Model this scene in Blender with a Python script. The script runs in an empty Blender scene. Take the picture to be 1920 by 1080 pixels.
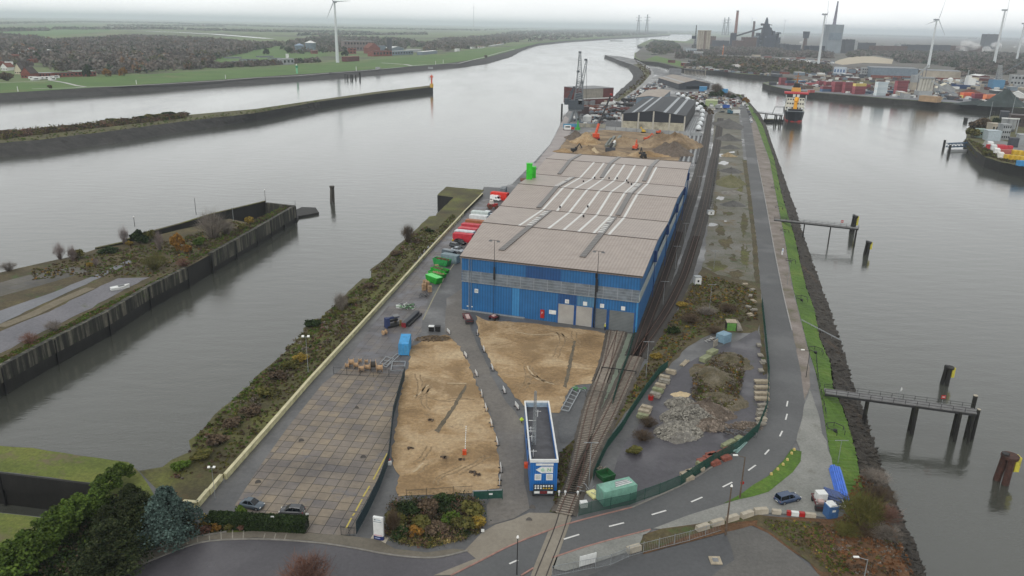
import bpy, math, random
import numpy as np
from mathutils import Vector, Matrix
from mathutils.geometry import tessellate_polygon
R=math.radians
S=bpy.context.scene
C=S.collection
F=1450.; H=74.; ROLL=R(1.15); HY=47.; WZ=-6.5
PITCH=math.atan((540-HY)*math.cos(ROLL)/F)
cd=bpy.data.cameras.new('camera'); cam=bpy.data.objects.new('camera',cd); C.objects.link(cam)
cd.sensor_width=36; cd.lens=36*F/1920; cd.clip_start=1; cd.clip_end=80000
cam.matrix_world=Matrix.Translation((0,0,H))@Matrix.Rotation(math.pi/2-PITCH,4,'X')@Matrix.Rotation(ROLL,4,'Z')
S.camera=cam
S.render.resolution_x=1024; S.render.resolution_y=576
W=bpy.data.worlds.new('World'); S.world=W; W.use_nodes=True
SUN_EL=R(42); SUN_AZ=R(205)
def build_world():
 n=W.node_tree.nodes; l=W.node_tree.links; n.clear()
 sky=n.new('ShaderNodeTexSky'); sky.sky_type='NISHITA'; sky.sun_disc=False
 sky.sun_elevation=SUN_EL; sky.sun_rotation=SUN_AZ; sky.air_density=1.0; sky.dust_density=4.0
 bw=n.new('ShaderNodeRGBToBW'); l.new(sky.outputs[0],bw.inputs[0])
 tc=n.new('ShaderNodeTexCoord'); mp=n.new('ShaderNodeMapping'); mp.inputs['Scale'].default_value=(1,1,3.2)
 l.new(tc.outputs['Generated'],mp.inputs[0])
 no=n.new('ShaderNodeTexNoise'); no.inputs['Scale'].default_value=2.2; no.inputs['Detail'].default_value=6; no.inputs['Roughness'].default_value=.55
 l.new(mp.outputs[0],no.inputs[0])
 mr=n.new('ShaderNodeMapRange'); mr.inputs[1].default_value=.3; mr.inputs[2].default_value=.7; mr.inputs[3].default_value=.86; mr.inputs[4].default_value=1.1
 l.new(no.outputs[0],mr.inputs[0])
 cl=n.new('ShaderNodeMix'); cl.data_type='RGBA'; cl.inputs[0].default_value=.93
 cl.inputs[7].default_value=(7.9,7.98,7.9,1)
 l.new(sky.outputs[0],cl.inputs[6])
 mu=n.new('ShaderNodeMix'); mu.data_type='RGBA'; mu.blend_type='MULTIPLY'; mu.inputs[0].default_value=1
 l.new(cl.outputs[2],mu.inputs[6]); l.new(mr.outputs[0],mu.inputs[7])
 sx=n.new('ShaderNodeSeparateXYZ'); l.new(tc.outputs['Generated'],sx.inputs[0])
 hr=n.new('ShaderNodeMapRange'); hr.inputs[1].default_value=0.; hr.inputs[2].default_value=.45; hr.inputs[3].default_value=1.45; hr.inputs[4].default_value=.92
 l.new(sx.outputs[2],hr.inputs[0])
 m2=n.new('ShaderNodeMix'); m2.data_type='RGBA'; m2.blend_type='MULTIPLY'; m2.inputs[0].default_value=1
 l.new(mu.outputs[2],m2.inputs[6]); l.new(hr.outputs[0],m2.inputs[7])
 bg=n.new('ShaderNodeBackground'); bg.inputs[1].default_value=.1
 l.new(m2.outputs[2],bg.inputs[0])
 o=n.new('ShaderNodeOutputWorld'); l.new(bg.outputs[0],o.inputs[0])
build_world()
sd=bpy.data.lights.new('sun','SUN'); sd.energy=.8; sd.angle=R(25); sd.color=(1,.97,.92)
sun=bpy.data.objects.new('sun',sd); C.objects.link(sun)
_d=Vector((-math.sin(SUN_AZ)*math.cos(SUN_EL),-math.cos(SUN_AZ)*math.cos(SUN_EL),-math.sin(SUN_EL)))
sun.rotation_euler=_d.to_track_quat('-Z','Y').to_euler()
S.view_settings.view_transform='Standard'; S.view_settings.look='None'; S.view_settings.exposure=0.3; S.view_settings.gamma=1
S.render.engine='CYCLES'
S.cycles.max_bounces=6; S.cycles.diffuse_bounces=2; S.cycles.glossy_bounces=3; S.cycles.transmission_bounces=2; S.cycles.volume_bounces=2; S.cycles.transparent_max_bounces=6
_c,_s=math.cos(ROLL),math.sin(ROLL); _cp,_sp=math.cos(PITCH),math.sin(PITCH)
def G(px,py,z=0.):
 dx=(px-960)/F; dy=(540-py)/F
 u=dx*_c-dy*_s; v=dx*_s+dy*_c
 Y=_cp+v*_sp; Z=-_sp+v*_cp
 if Z>-2.5e-3: Z=-2.5e-3
 t=(z-H)/Z
 return Vector((u*t,Y*t,z))
def PX(p):
 z=p[2]-H; d=p[1]*_cp-z*_sp; v=(p[1]*_sp+z*_cp)/d; u=p[0]/d
 return 960+(u*_c+v*_s)*F, 540-(-u*_s+v*_c)*F
def HT(bx,by,ty,z=0.):            # height of something standing at (bx,by) whose top shows at row ty
 p=G(bx,by,z); lo,hi=0.,400.
 for _ in range(40):
  m=(lo+hi)/2
  if PX((p.x,p.y,z+m))[1]>ty: lo=m
  else: hi=m
 return lo
def ANG(a,b,z=0.):
 p,q=G(*a,z),G(*b,z); return math.atan2(q.y-p.y,q.x-p.x)
def DST(a,b,z=0.): return (G(*a,z)-G(*b,z)).length
MATS={}
def lin(c):
 return tuple(((x/255)/12.92 if x/255<.04045 else ((x/255+.055)/1.055)**2.4) for x in c)
def _nt(name):
 m=bpy.data.materials.new(name); m.use_nodes=True; nt=m.node_tree
 return m,nt,nt.nodes,nt.links,nt.nodes['Principled BSDF']
def _pos(n,l,obj=False,scale=(1,1,1),rot=0):
 if obj:
  t=n.new('ShaderNodeTexCoord'); o=t.outputs['Object']
 else:
  t=n.new('ShaderNodeNewGeometry'); o=t.outputs['Position']
 mp=n.new('ShaderNodeMapping'); mp.inputs['Scale'].default_value=scale; mp.inputs['Rotation'].default_value=(0,0,rot)
 l.new(o,mp.inputs[0]); return mp.outputs[0]
def _noise(n,l,v,s,d=4,r=.6):
 t=n.new('ShaderNodeTexNoise'); t.inputs['Scale'].default_value=s; t.inputs['Detail'].default_value=d; t.inputs['Roughness'].default_value=r
 l.new(v,t.inputs[0]); return t.outputs[0]
def _ramp(n,l,f,stops):
 r=n.new('ShaderNodeValToRGB'); e=r.color_ramp.elements
 while len(e)<len(stops): e.new(.5)
 for i,(p,c) in enumerate(stops): e[i].position=p; e[i].color=(*c,1) if len(c)==3 else c
 l.new(f,r.inputs[0]); return r.outputs[0]
def _mix(n,l,f,a,b,mode='MIX'):
 m=n.new('ShaderNodeMix'); m.data_type='RGBA'; m.blend_type=mode
 if isinstance(f,(int,float)): m.inputs[0].default_value=f
 else: l.new(f,m.inputs[0])
 for k,x in ((6,a),(7,b)):
  if isinstance(x,tuple): m.inputs[k].default_value=(*x,1) if len(x)==3 else x
  else: l.new(x,m.inputs[k])
 return m.outputs[2]
def _bump(n,l,h,st,dist,b):
 u=n.new('ShaderNodeBump'); u.inputs['Strength'].default_value=st; u.inputs['Distance'].default_value=dist
 l.new(h,u.inputs['Height']); l.new(u.outputs[0],b.inputs['Normal']); return u
def plain(name,c,rough=.6,var=.18,scale=1.5,metal=0.,dirt=None,obj=True):
 """painted or worn surface: base colour with a fine and a coarse mottling"""
 if name in MATS: return MATS[name]
 m,nt,n,l,b=_nt(name); v=_pos(n,l,obj)
 f=_noise(n,l,v,scale,5,.65)
 lo=tuple(x*(1-var*1.6) for x in c); hi=tuple(min(1,x*(1+var)) for x in c)
 col=_ramp(n,l,f,[(.3,lo),(.7,hi)])
 if dirt:
  f2=_noise(n,l,v,scale*.35,6,.7); k=_ramp(n,l,f2,[(.5,(0,0,0)),(.75,(1,1,1))])
  col=_mix(n,l,k,col,dirt)
 l.new(col,b.inputs['Base Color']); b.inputs['Roughness'].default_value=rough; b.inputs['Metallic'].default_value=metal
 MATS[name]=m; return m
def ground(name,stops,scale=.08,rough=.9,fine=1.2,fstr=.35,bump=.3,bd=.15,patch=None,wet=None,stretch=(1,1,1),rot=0,dist=0):
 """ground: coarse patches of the given colours, a fine grain over them, optional extra patches and wet film"""
 if name in MATS: return MATS[name]
 m,nt,n,l,b=_nt(name); v=_pos(n,l,False,stretch,rot); v0=_pos(n,l)
 f=_noise(n,l,v,scale,7,.62); f.node.inputs['Distortion'].default_value=dist; col=_ramp(n,l,f,stops)
 g=_noise(n,l,v0,fine,5,.75); gg=_ramp(n,l,g,[(.3,(1-fstr,)*3),(.7,(1+fstr*.6,)*3)])
 col=_mix(n,l,1.0,col,gg,'MULTIPLY')
 if patch:
  for (pc,ps,lo,hi) in patch:
   q=_noise(n,l,v0,ps,6,.7); k=_ramp(n,l,q,[(lo,(0,0,0)),(hi,(1,1,1))]); col=_mix(n,l,k,col,pc)
 l.new(col,b.inputs['Base Color']); b.inputs['Roughness'].default_value=rough
 if wet:
  q=_noise(n,l,v0,wet[0],5,.6); k=_ramp(n,l,q,[(wet[1],(rough,)*3),(wet[1]+.12,(wet[2],)*3)]); l.new(k,b.inputs['Roughness'])
 if bump: _bump(n,l,g,bump,bd,b)
 MATS[name]=m; return m
def leafy(name,a,c,big=.25,rough=.8):
 """leaves and twigs: every leaf its own shade, clumps lighter and darker"""
 if name in MATS: return MATS[name]
 m,nt,n,l,b=_nt(name); gi=n.new('ShaderNodeNewGeometry')
 col=_mix(n,l,gi.outputs['Random Per Island'],a,c)
 f=_noise(n,l,_pos(n,l),big,4,.6); g=_ramp(n,l,f,[(.35,(.62,)*3),(.65,(1.3,)*3)])
 col=_mix(n,l,1.0,col,g,'MULTIPLY')
 l.new(col,b.inputs['Base Color']); b.inputs['Roughness'].default_value=rough; b.inputs['Specular IOR Level'].default_value=.15
 MATS[name]=m; return m
def stripes(name,c1,c2,freq,axis='X',rough=.5,rot=0,var=.15,obj=True,duty=.5,bump=.4,metal=0,streak=None):
 """profiled sheet: ribs along one axis"""
 if name in MATS: return MATS[name]
 m,nt,n,l,b=_nt(name); v=_pos(n,l,obj,(1,1,1),rot)
 w=n.new('ShaderNodeTexWave'); w.wave_type='BANDS'; w.bands_direction=axis; w.inputs['Scale'].default_value=freq; l.new(v,w.inputs[0])
 col=_ramp(n,l,w.outputs[1],[(duty-.2,c1),(duty+.2,c2)])
 f=_noise(n,l,v,.35,6,.65); g=_ramp(n,l,f,[(.3,(1-var,)*3),(.7,(1+var,)*3)]); col=_mix(n,l,1.0,col,g,'MULTIPLY')
 if streak:
  v2=_pos(n,l,obj,streak[0]); q=_noise(n,l,v2,1.0,6,.7); k=_ramp(n,l,q,[(streak[2],(0,0,0)),(streak[3],(1,1,1))]); col=_mix(n,l,k,col,streak[1])
 l.new(col,b.inputs['Base Color']); b.inputs['Roughness'].default_value=rough; b.inputs['Metallic'].default_value=metal
 _bump(n,l,w.outputs[1],bump,.05,b)
 MATS[name]=m; return m
def P(name,*c,rough=.6,**k):
 return plain('paint_'+name,lin(c),rough,**k)
class MB:
 def __init__(s,o=None): s.v=[];s.f=[];s.m=[];s.o=Vector(o) if o is not None else Vector((0,0,0)); s.k=0
 def add(s,vs,fs):
  b=len(s.v); s.v+= [tuple(Vector(p)-s.o) for p in vs]; s.f+=[tuple(b+i for i in f) for f in fs]; s.m+=[s.k]*len(fs); return s
 def box(s,c,d,rz=0,M=None,tx=1,ty=1):
  x,y,z=d[0]/2,d[1]/2,d[2]/2
  vs=[Vector((sx*x*(tx if sz>0 else 1),sy*y*(ty if sz>0 else 1),sz*z)) for sz in(-1,1) for sx,sy in((-1,-1),(1,-1),(1,1),(-1,1))]
  Q=M if M is not None else Matrix.Rotation(rz,3,'Z')
  return s.add([Q@p+Vector(c) for p in vs],[(3,2,1,0),(4,5,6,7),(0,1,5,4),(1,2,6,5),(2,3,7,6),(3,0,4,7)])
 def bar(s,a,b,w,h=None):
  a=Vector(a);b=Vector(b);h=h or w;d=b-a;L=d.length
  if L<1e-6: return s
  return s.box((a+b)/2,(L,w,h),M=Matrix(_frame(d)).transposed())
 def cyl(s,a,b,r0,r1=None,n=8,cap=True):
  a=Vector(a);b=Vector(b);r1=r0 if r1 is None else r1
  X,Y,Z=_frame(b-a); vs=[]
  for p,r in((a,r0),(b,r1)):
   for i in range(n):
    t=2*math.pi*i/n; vs.append(p+Y*r*math.cos(t)+Z*r*math.sin(t))
  fs=[(i,(i+1)%n,n+(i+1)%n,n+i) for i in range(n)]
  if cap: fs+=[tuple(range(n-1,-1,-1)),tuple(range(n,2*n))]
  return s.add(vs,fs)
 def prism(s,pts,z0,z1):
  n=len(pts); vs=[Vector((p[0],p[1],z0)) for p in pts]+[Vector((p[0],p[1],z1)) for p in pts]
  tri=tessellate_polygon([[Vector((p[0],p[1],0)) for p in pts]])
  a=sum(pts[i][0]*pts[(i+1)%n][1]-pts[(i+1)%n][0]*pts[i][1] for i in range(n))
  side=[(i,(i+1)%n,n+(i+1)%n,n+i) for i in range(n)]
  if a<0: side=[f[::-1] for f in side]
  def up(t):
   p,q,r=(pts[i] for i in t); c=(q[0]-p[0])*(r[1]-p[1])-(q[1]-p[1])*(r[0]-p[0])
   return t if c>0 else t[::-1]
  tri=[up(tuple(t)) for t in tri]
  return s.add(vs,side+[tuple(n+i for i in t) for t in tri]+[tuple(t[::-1]) for t in tri])
 def loft(s,secs,closed=True,cap=True):
  n=len(secs[0]); vs=[p for q in secs for p in q]; fs=[]
  for i in range(len(secs)-1):
   for j in range(n if closed else n-1):
    k=(j+1)%n; fs.append((i*n+j,i*n+k,(i+1)*n+k,(i+1)*n+j))
  if cap and closed: fs+=[tuple(range(n-1,-1,-1)),tuple((len(secs)-1)*n+j for j in range(n))]
  return s.add(vs,fs)
 def build(s,name,mat,parent=None,smooth=False):
  me=bpy.data.meshes.new(name); me.from_pydata(s.v,[],s.f);
  for m in (mat if isinstance(mat,(list,tuple)) else [mat]): me.materials.append(m)
  if s.k or any(s.m): me.polygons.foreach_set('material_index',s.m)
  if smooth: me.polygons.foreach_set('use_smooth',[True]*len(s.f))
  me.update(); o=bpy.data.objects.new(name,me); C.objects.link(o)
  if parent is not None: o.parent=parent
  else: o.location=s.o
  return o
def _frame(d):
 X=Vector(d).normalized(); U=Vector((0,0,1)) if abs(X.z)<.99 else Vector((0,1,0))
 Y=U.cross(X).normalized(); return X,Y,X.cross(Y)
def tag(o,label,cat,group=None):
 o['label']=label; o['category']=cat
 if group: o['group']=group
 return o
def thing(name,label,cat,loc,rz=0,group=None):
 o=bpy.data.objects.new(name,None); C.objects.link(o); o.location=loc; o.rotation_euler=(0,0,rz); o.empty_display_size=.5
 return tag(o,label,cat,group)
def kind(o,k='structure'): o['kind']=k; return o
def copy_tree(o,parent=None):
 c=o.copy(); C.objects.link(c)
 if parent is not None: c.parent=parent
 for ch in KIDS.get(o.name,[]): copy_tree(ch,c)
 return c
KIDS={}
def note(o):                       # remember the parts of a prototype
 KIDS[o.name]=[c for c in o.children]
 for c in o.children: note(c)
 return o
def place(proto,used,label,loc,rz,group=None,scale=None):
 """the prototype itself the first time, copies of it and its parts afterwards"""
 if proto.name not in used: note(proto); used.add(proto.name); o=proto
 else: o=copy_tree(proto)
 o.location=loc; o.rotation_euler=(0,0,rz); o['label']=label
 if group: o['group']=group
 elif 'group' in o: del o['group']
 if scale: o.scale=scale if isinstance(scale,(tuple,list)) else (scale,)*3
 return o
USED=set()
def rawmesh(name,V,nper,mat,parent=None,loc=(0,0,0),mi=None):
 V=np.asarray(V,dtype=np.float32).reshape(-1,3); nf=len(V)//nper
 me=bpy.data.meshes.new(name); me.vertices.add(len(V)); me.vertices.foreach_set('co',V.ravel())
 me.loops.add(len(V)); me.loops.foreach_set('vertex_index',np.arange(len(V),dtype=np.int32))
 me.polygons.add(nf); me.polygons.foreach_set('loop_start',np.arange(0,len(V),nper,dtype=np.int32))
 for m in (mat if isinstance(mat,(list,tuple)) else [mat]): me.materials.append(m)
 if mi is not None: me.polygons.foreach_set('material_index',np.asarray(mi,dtype=np.int32))
 me.update(); me.validate(); o=bpy.data.objects.new(name,me); C.objects.link(o)
 if parent is not None: o.parent=parent
 o.location=loc; return o
RN=np.random.default_rng(7)
def quads(c,size,flat=.0):
 """one randomly turned leaf quad at every centre"""
 n=len(c); a=RN.normal(size=(n,3)); a/=np.linalg.norm(a,axis=1)[:,None]
 b=RN.normal(size=(n,3)); b=b-(b*a).sum(1)[:,None]*a; b/=np.linalg.norm(b,axis=1)[:,None]
 s=(size*RN.uniform(.6,1.3,n))[:,None] if np.isscalar(size) else (size*RN.uniform(.6,1.3,n))[:,None]
 a=a*s; b=b*s*.7
 return np.stack([c-a-b,c+a-b,c+a+b,c-a+b],1)
def clumpcloud(n,nc,rad,cr,leaf,zmin=-.3,seedshape=1.):
 """leaves gathered in nc clumps on the shell of an ellipsoid"""
 d=RN.normal(size=(nc,3)); d/=np.linalg.norm(d,axis=1)[:,None]; d[:,2]=np.where(d[:,2]<zmin,-d[:,2],d[:,2])
 cc=d*np.array(rad)*RN.uniform(.55,1.0,(nc,1))
 k=RN.integers(0,nc,n); e=RN.normal(size=(n,3)); e/=np.linalg.norm(e,axis=1)[:,None]
 c=cc[k]+e*cr*(RN.uniform(.3,1,(n,1))**.6)*RN.uniform(.6,1.2,(nc,1))[k]
 return quads(c,leaf)
def twigs(n,h,r,w,base=(0,0,0),lean=.5,sub=3):
 """fine bare shoots spreading up and out from one foot"""
 out=[]; base=np.array(base,float)
 for i in range(n):
  t=RN.uniform(0,2*math.pi); q=RN.uniform(0,1)**.6*r; hh=h*RN.uniform(.55,1.)*(1-.35*(q/r)**2)
  b0=base+np.array([math.cos(t),math.sin(t),0])*q*.18; e=base+np.array([math.cos(t)*q,math.sin(t)*q,hh])
  m=b0+(e-b0)*.5+np.array([0,0,hh*.12])
  for a,b,ww in((b0,m,w),(m,e,w*.6)):
   u=np.cross(b-a,RN.normal(size=3)); u/=np.linalg.norm(u)+1e-9; out.append([a-u*ww,a+u*ww,b+u*ww*.5,b-u*ww*.5])
  for _ in range(sub):
   k=RN.uniform(.4,1); a=m+(e-m)*k; b=a+np.array([RN.normal()*.22*r,RN.normal()*.22*r,abs(RN.normal())*.2*h])
   u=np.cross(b-a,RN.normal(size=3)); u/=np.linalg.norm(u)+1e-9; out.append([a-u*w*.5,a+u*w*.5,b+u*w*.2,b-u*w*.2])
 return np.array(out)
def dense(pts,step):
 out=[]
 for i in range(len(pts)):
  a=pts[i];b=pts[(i+1)%len(pts)]; n=max(1,min(60,int((b-a).length/step)))
  for k in range(n): out.append(a.lerp(b,k/n))
 return out
def sheet(name,px,z,mat,kd='structure',jit=0.,step=3.,seed=1):
 rg=random.Random(seed); pts=[G(x,y,0.) for x,y in px]
 if jit:
  pts=dense(pts,step); pts=[Vector((p.x+rg.uniform(-jit,jit),p.y+rg.uniform(-jit,jit),0)) for p in pts]
 tri=tessellate_polygon([pts]); vs=[(p.x,p.y,z) for p in pts]; fs=[]
 for t in tri:
  p,q,r=(pts[i] for i in t); c=(q.x-p.x)*(r.y-p.y)-(q.y-p.y)*(r.x-p.x)
  fs.append(tuple(t) if c>0 else tuple(t)[::-1])
 me=bpy.data.meshes.new(name); me.from_pydata(vs,[],fs); me.materials.append(mat); me.update()
 o=bpy.data.objects.new(name,me); C.objects.link(o)
 if kd: o['kind']=kd
 return o
def land(name,px,mats,z=0.,bottom=-9.,zs=None):
 """a body of land: flat top, walls down into the water"""
 pts=[G(x,y,z) for x,y in px]; mb=MB(); n=len(pts)
 a=sum(pts[i].x*pts[(i+1)%n].y-pts[(i+1)%n].x*pts[i].y for i in range(n))
 if a<0: pts=pts[::-1]
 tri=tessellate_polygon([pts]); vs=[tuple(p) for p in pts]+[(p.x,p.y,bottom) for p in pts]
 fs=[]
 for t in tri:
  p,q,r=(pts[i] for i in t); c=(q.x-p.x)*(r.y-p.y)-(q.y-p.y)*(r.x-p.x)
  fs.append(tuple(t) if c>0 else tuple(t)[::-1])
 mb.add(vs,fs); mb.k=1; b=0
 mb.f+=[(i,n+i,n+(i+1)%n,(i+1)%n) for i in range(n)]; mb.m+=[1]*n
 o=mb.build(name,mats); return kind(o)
def resamp(pts,n):
 d=[0]
 for a,b in zip(pts,pts[1:]): d.append(d[-1]+(b-a).length)
 out=[];k=0
 for i in range(n):
  t=d[-1]*i/(n-1)
  while k<len(d)-2 and d[k+1]<t: k+=1
  out.append(pts[k].lerp(pts[k+1],(t-d[k])/max(1e-9,d[k+1]-d[k])))
 return out
def byrow(rows,ys):
 """each row a list of (px,py), read off at the same image rows"""
 out=[]
 for r,z in rows:
  r=sorted(r,key=lambda p:p[1]); xs=np.interp(ys,[p[1] for p in r],[p[0] for p in r]); out.append([G(x,y,z) for x,y in zip(xs,ys)])
 return out
def bank(name,lines,mat,nv=4,jit=0.,seed=3,kd='structure'):
 """sloping strip lofted between lines of equal length, roughened by jit"""
 rg=random.Random(seed); m=len(lines[0]); rows=[]
 for i in range(len(lines)-1):
  for k in range(nv): rows.append([a.lerp(b,k/nv) for a,b in zip(lines[i],lines[i+1])])
 rows.append(lines[-1]); vs=[];fs=[]
 for i,r in enumerate(rows):
  for p in r: vs.append((p.x+rg.uniform(-jit,jit),p.y+rg.uniform(-jit,jit),p.z+rg.uniform(-jit,jit)*.8))
 for i in range(len(rows)-1):
  for j in range(m-1): fs.append((i*m+j,i*m+j+1,(i+1)*m+j+1,(i+1)*m+j))
 me=bpy.data.meshes.new(name); me.from_pydata(vs,[],fs); me.materials.append(mat); me.update()
 if me.polygons[len(fs)//2].normal.z<0: me.flip_normals()
 o=bpy.data.objects.new(name,me); C.objects.link(o); o['kind']=kd; return o
def inside(poly,x,y):
 c=False;n=len(poly)
 for i in range(n):
  a=poly[i];b=poly[i-1]
  if (a[1]>y)!=(b[1]>y) and x<(b[0]-a[0])*(y-a[1])/(b[1]-a[1])+a[0]: c=not c
 return c
def scatter(px,n,rg,z=0.,avoid=()):
 """n points spread over a patch of ground"""
 P_=[G(x,y,z) for x,y in px]; poly=[(p.x,p.y) for p in P_]
 x0,x1=min(p[0] for p in poly),max(p[0] for p in poly); y0,y1=min(p[1] for p in poly),max(p[1] for p in poly); out=[]
 while len(out)<n:
  x=rg.uniform(x0,x1);y=rg.uniform(y0,y1)
  if inside(poly,x,y): out.append((x,y,z))
 return out
def text_mesh(body,size,mat,parent,loc,rot=(R(90),0,0),name='lettering',ext=.01):
 cu=bpy.data.curves.new(name,'FONT'); cu.body=body; cu.size=size; cu.align_x='CENTER'; cu.align_y='CENTER'; cu.extrude=ext
 t=bpy.data.objects.new('tmp',cu); C.objects.link(t); dg=bpy.context.evaluated_depsgraph_get()
 me=bpy.data.meshes.new_from_object(t.evaluated_get(dg)); me.materials.clear(); me.materials.append(mat)
 bpy.data.objects.remove(t); o=bpy.data.objects.new(name,me); C.objects.link(o); o.parent=parent; o.location=loc; o.rotation_euler=rot; return o
# ================= materials of the setting =================
def water_mat():
 m,nt,n,l,b=_nt('water'); v=_pos(n,l,False,(1,1.0,1))
 b.inputs['Roughness'].default_value=.13; b.inputs['IOR'].default_value=1.75
 f=_noise(n,l,_pos(n,l,False,(1,.35,1)),.006,5,.6); col=_ramp(n,l,f,[(.3,(.046,.049,.041)),(.7,(.06,.063,.053))]); l.new(col,b.inputs['Base Color'])
 rr=_ramp(n,l,_noise(n,l,_pos(n,l,False,(1,.22,1),R(12)),.012,6,.65),[(.35,(.07,)*3),(.65,(.16,)*3)]); l.new(rr,b.inputs['Roughness'])
 h1=_noise(n,l,_pos(n,l,False,(1,1.6,1),R(20)),.9,3,.6); h2=_noise(n,l,_pos(n,l,False,(.6,1.5,1),R(-15)),.16,3,.5)
 a=n.new('ShaderNodeMath'); a.operation='MULTIPLY_ADD'; a.inputs[1].default_value=3.0; l.new(h2,a.inputs[0]); l.new(h1,a.inputs[2])
 _bump(n,l,a.outputs[0],.5,.06,b); return m
WATER=water_mat()
def slab_mat(name,cols,rot,mort=(.035,.03,.026),size=2.1,rough=.75,wetp=.55):
 m,nt,n,l,b=_nt(name); v=_pos(n,l,False,(1,1,1),rot)
 br=n.new('ShaderNodeTexBrick'); br.offset=0; br.inputs['Scale'].default_value=1; br.inputs['Brick Width'].default_value=size; br.inputs['Row Height'].default_value=size
 br.inputs['Mortar Size'].default_value=.065; br.inputs['Mortar Smooth'].default_value=.3; br.inputs['Bias'].default_value=-.1
 br.inputs['Color1'].default_value=(*cols[0],1); br.inputs['Color2'].default_value=(*cols[1],1); br.inputs['Mortar'].default_value=(*mort,1); l.new(v,br.inputs[0])
 f=_noise(n,l,_pos(n,l),.07,6,.65); g=_ramp(n,l,f,[(.34,(.55,.57,.64)),(.5,(.95,.94,.93)),(.66,(1.2,1.16,1.08))]); col=_mix(n,l,1.0,br.outputs[0],g,'MULTIPLY')
 f2=_noise(n,l,_pos(n,l),.9,6,.75); g2=_ramp(n,l,f2,[(.3,(.8,)*3),(.7,(1.12,)*3)]); col=_mix(n,l,1.0,col,g2,'MULTIPLY')
 q=_noise(n,l,_pos(n,l),.16,5,.7); k=_ramp(n,l,q,[(wetp,(0,0,0)),(wetp+.14,(1,1,1))]); col=_mix(n,l,k,col,(.085,.085,.1))
 l.new(col,b.inputs['Base Color']); rr=_ramp(n,l,k,[(0,(rough,)*3),(1,(.35,)*3)]); l.new(rr,b.inputs['Roughness']); _bump(n,l,br.outputs[1],-.3,.04,b)
 return m
YR=ANG((495,810),(867,400))          # run of the yellow wall, the yard's slabs follow it
SLAB=slab_mat('yard_slabs',((.235,.195,.145),(.16,.145,.138)),-YR,wetp=.58)
SLABW=slab_mat('yard_slabs_wet',((.15,.135,.125),(.105,.098,.1)),-YR,rough=.55,wetp=.46)
ASPH=ground('asphalt',[(.3,(.075,.077,.08)),(.7,(.115,.115,.115))],.05,.6,1.0,.25,.2,.03,wet=(.05,.5,.3),patch=[((.045,.045,.05),.11,.6,.72),((.15,.14,.125),.2,.66,.8)])
ROADM=ground('road_asphalt',[(.3,(.082,.085,.088)),(.7,(.11,.112,.113))],.06,.85,1.6,.16,.15,.02,wet=(.04,.5,.6),patch=[((.07,.07,.074),.13,.66,.74)])
ROADD=ground('dark_road_asphalt',[(.3,(.055,.052,.06)),(.7,(.085,.08,.088))],.05,.45,1.6,.2,.15,.02,wet=(.05,.45,.25),patch=[((.04,.04,.045),.1,.62,.7)])
CARP=ground('lot_asphalt',[(.3,(.052,.054,.058)),(.7,(.078,.08,.084))],.05,.5,1.6,.2,.15,.02,wet=(.05,.5,.3))
COMP=ground('compound_paving',[(.3,(.045,.043,.052)),(.7,(.08,.075,.086))],.09,.55,1.1,.3,.2,.04,wet=(.07,.5,.3),patch=[((.045,.05,.03),.24,.6,.7),((.14,.12,.09),.3,.68,.78)])
SAND=ground('sand',[(.3,(.19,.12,.055)),(.47,(.33,.22,.11)),(.55,(.42,.3,.17)),(.7,(.5,.385,.24))],.085,.95,1.3,.36,.7,.4,patch=[((.125,.1,.07),.1,.62,.74),((.24,.16,.08),.045,.55,.64),((.56,.45,.3),.3,.66,.76)],stretch=(1,1.25,1),rot=.9,dist=.7)
SANDW=ground('sand_dark',[(.36,(.13,.09,.052)),(.5,(.24,.17,.1)),(.64,(.36,.27,.165))],.075,.95,.8,.3,.6,.4,patch=[((.12,.1,.075),.1,.55,.7)])
CONC=ground('concrete_apron',[(.3,(.19,.165,.13)),(.7,(.26,.235,.19))],.12,.8,1.5,.16,.15,.02)
PAVE=ground('pavement',[(.3,(.105,.092,.07)),(.7,(.165,.148,.118))],.15,.85,2.2,.22,.2,.02,patch=[((.09,.1,.05),.3,.62,.75)])
GRAV=ground('gravel',[(.3,(.17,.175,.16)),(.7,(.27,.27,.25))],.1,.85,2.5,.25,.3,.03,wet=(.08,.55,.45),patch=[((.13,.125,.105),.22,.58,.72)])
GRAVD=ground('mossy_gravel',[(.28,(.085,.085,.045)),(.5,(.15,.145,.12)),(.75,(.2,.195,.18))],.07,.9,1.8,.4,.4,.08,patch=[((.13,.095,.045),.09,.54,.66),((.05,.065,.022),.15,.55,.66)])
GRASS=ground('grass',[(.3,(.045,.095,.01)),(.52,(.08,.16,.016)),(.7,(.14,.19,.03))],.09,.95,1.5,.4,.5,.2,patch=[((.12,.1,.035),.23,.62,.78)])
DAMG=ground('dam_grass',[(.3,(.05,.06,.016)),(.5,(.11,.14,.022)),(.7,(.16,.17,.035))],.1,.95,1.5,.45,.5,.2,patch=[((.13,.1,.065),.12,.52,.64)],stretch=(.5,1,1))
GRASSF=ground('bank_grass',[(.3,(.05,.115,.016)),(.7,(.085,.165,.026))],.02,.95,.4,.2,.3,.2,patch=[((.13,.14,.05),.012,.55,.68)])
MOSS=ground('mossy_ground',[(.25,(.05,.04,.022)),(.5,(.085,.08,.028)),(.75,(.14,.155,.03))],.09,.95,1.3,.5,.6,.3,patch=[((.1,.06,.03),.16,.57,.7)])
VERGE=ground('rough_verge',[(.3,(.04,.042,.014)),(.5,(.08,.062,.03)),(.7,(.12,.1,.04))],.1,.95,1.2,.5,.6,.3,patch=[((.05,.085,.018),.18,.55,.68)])
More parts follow.
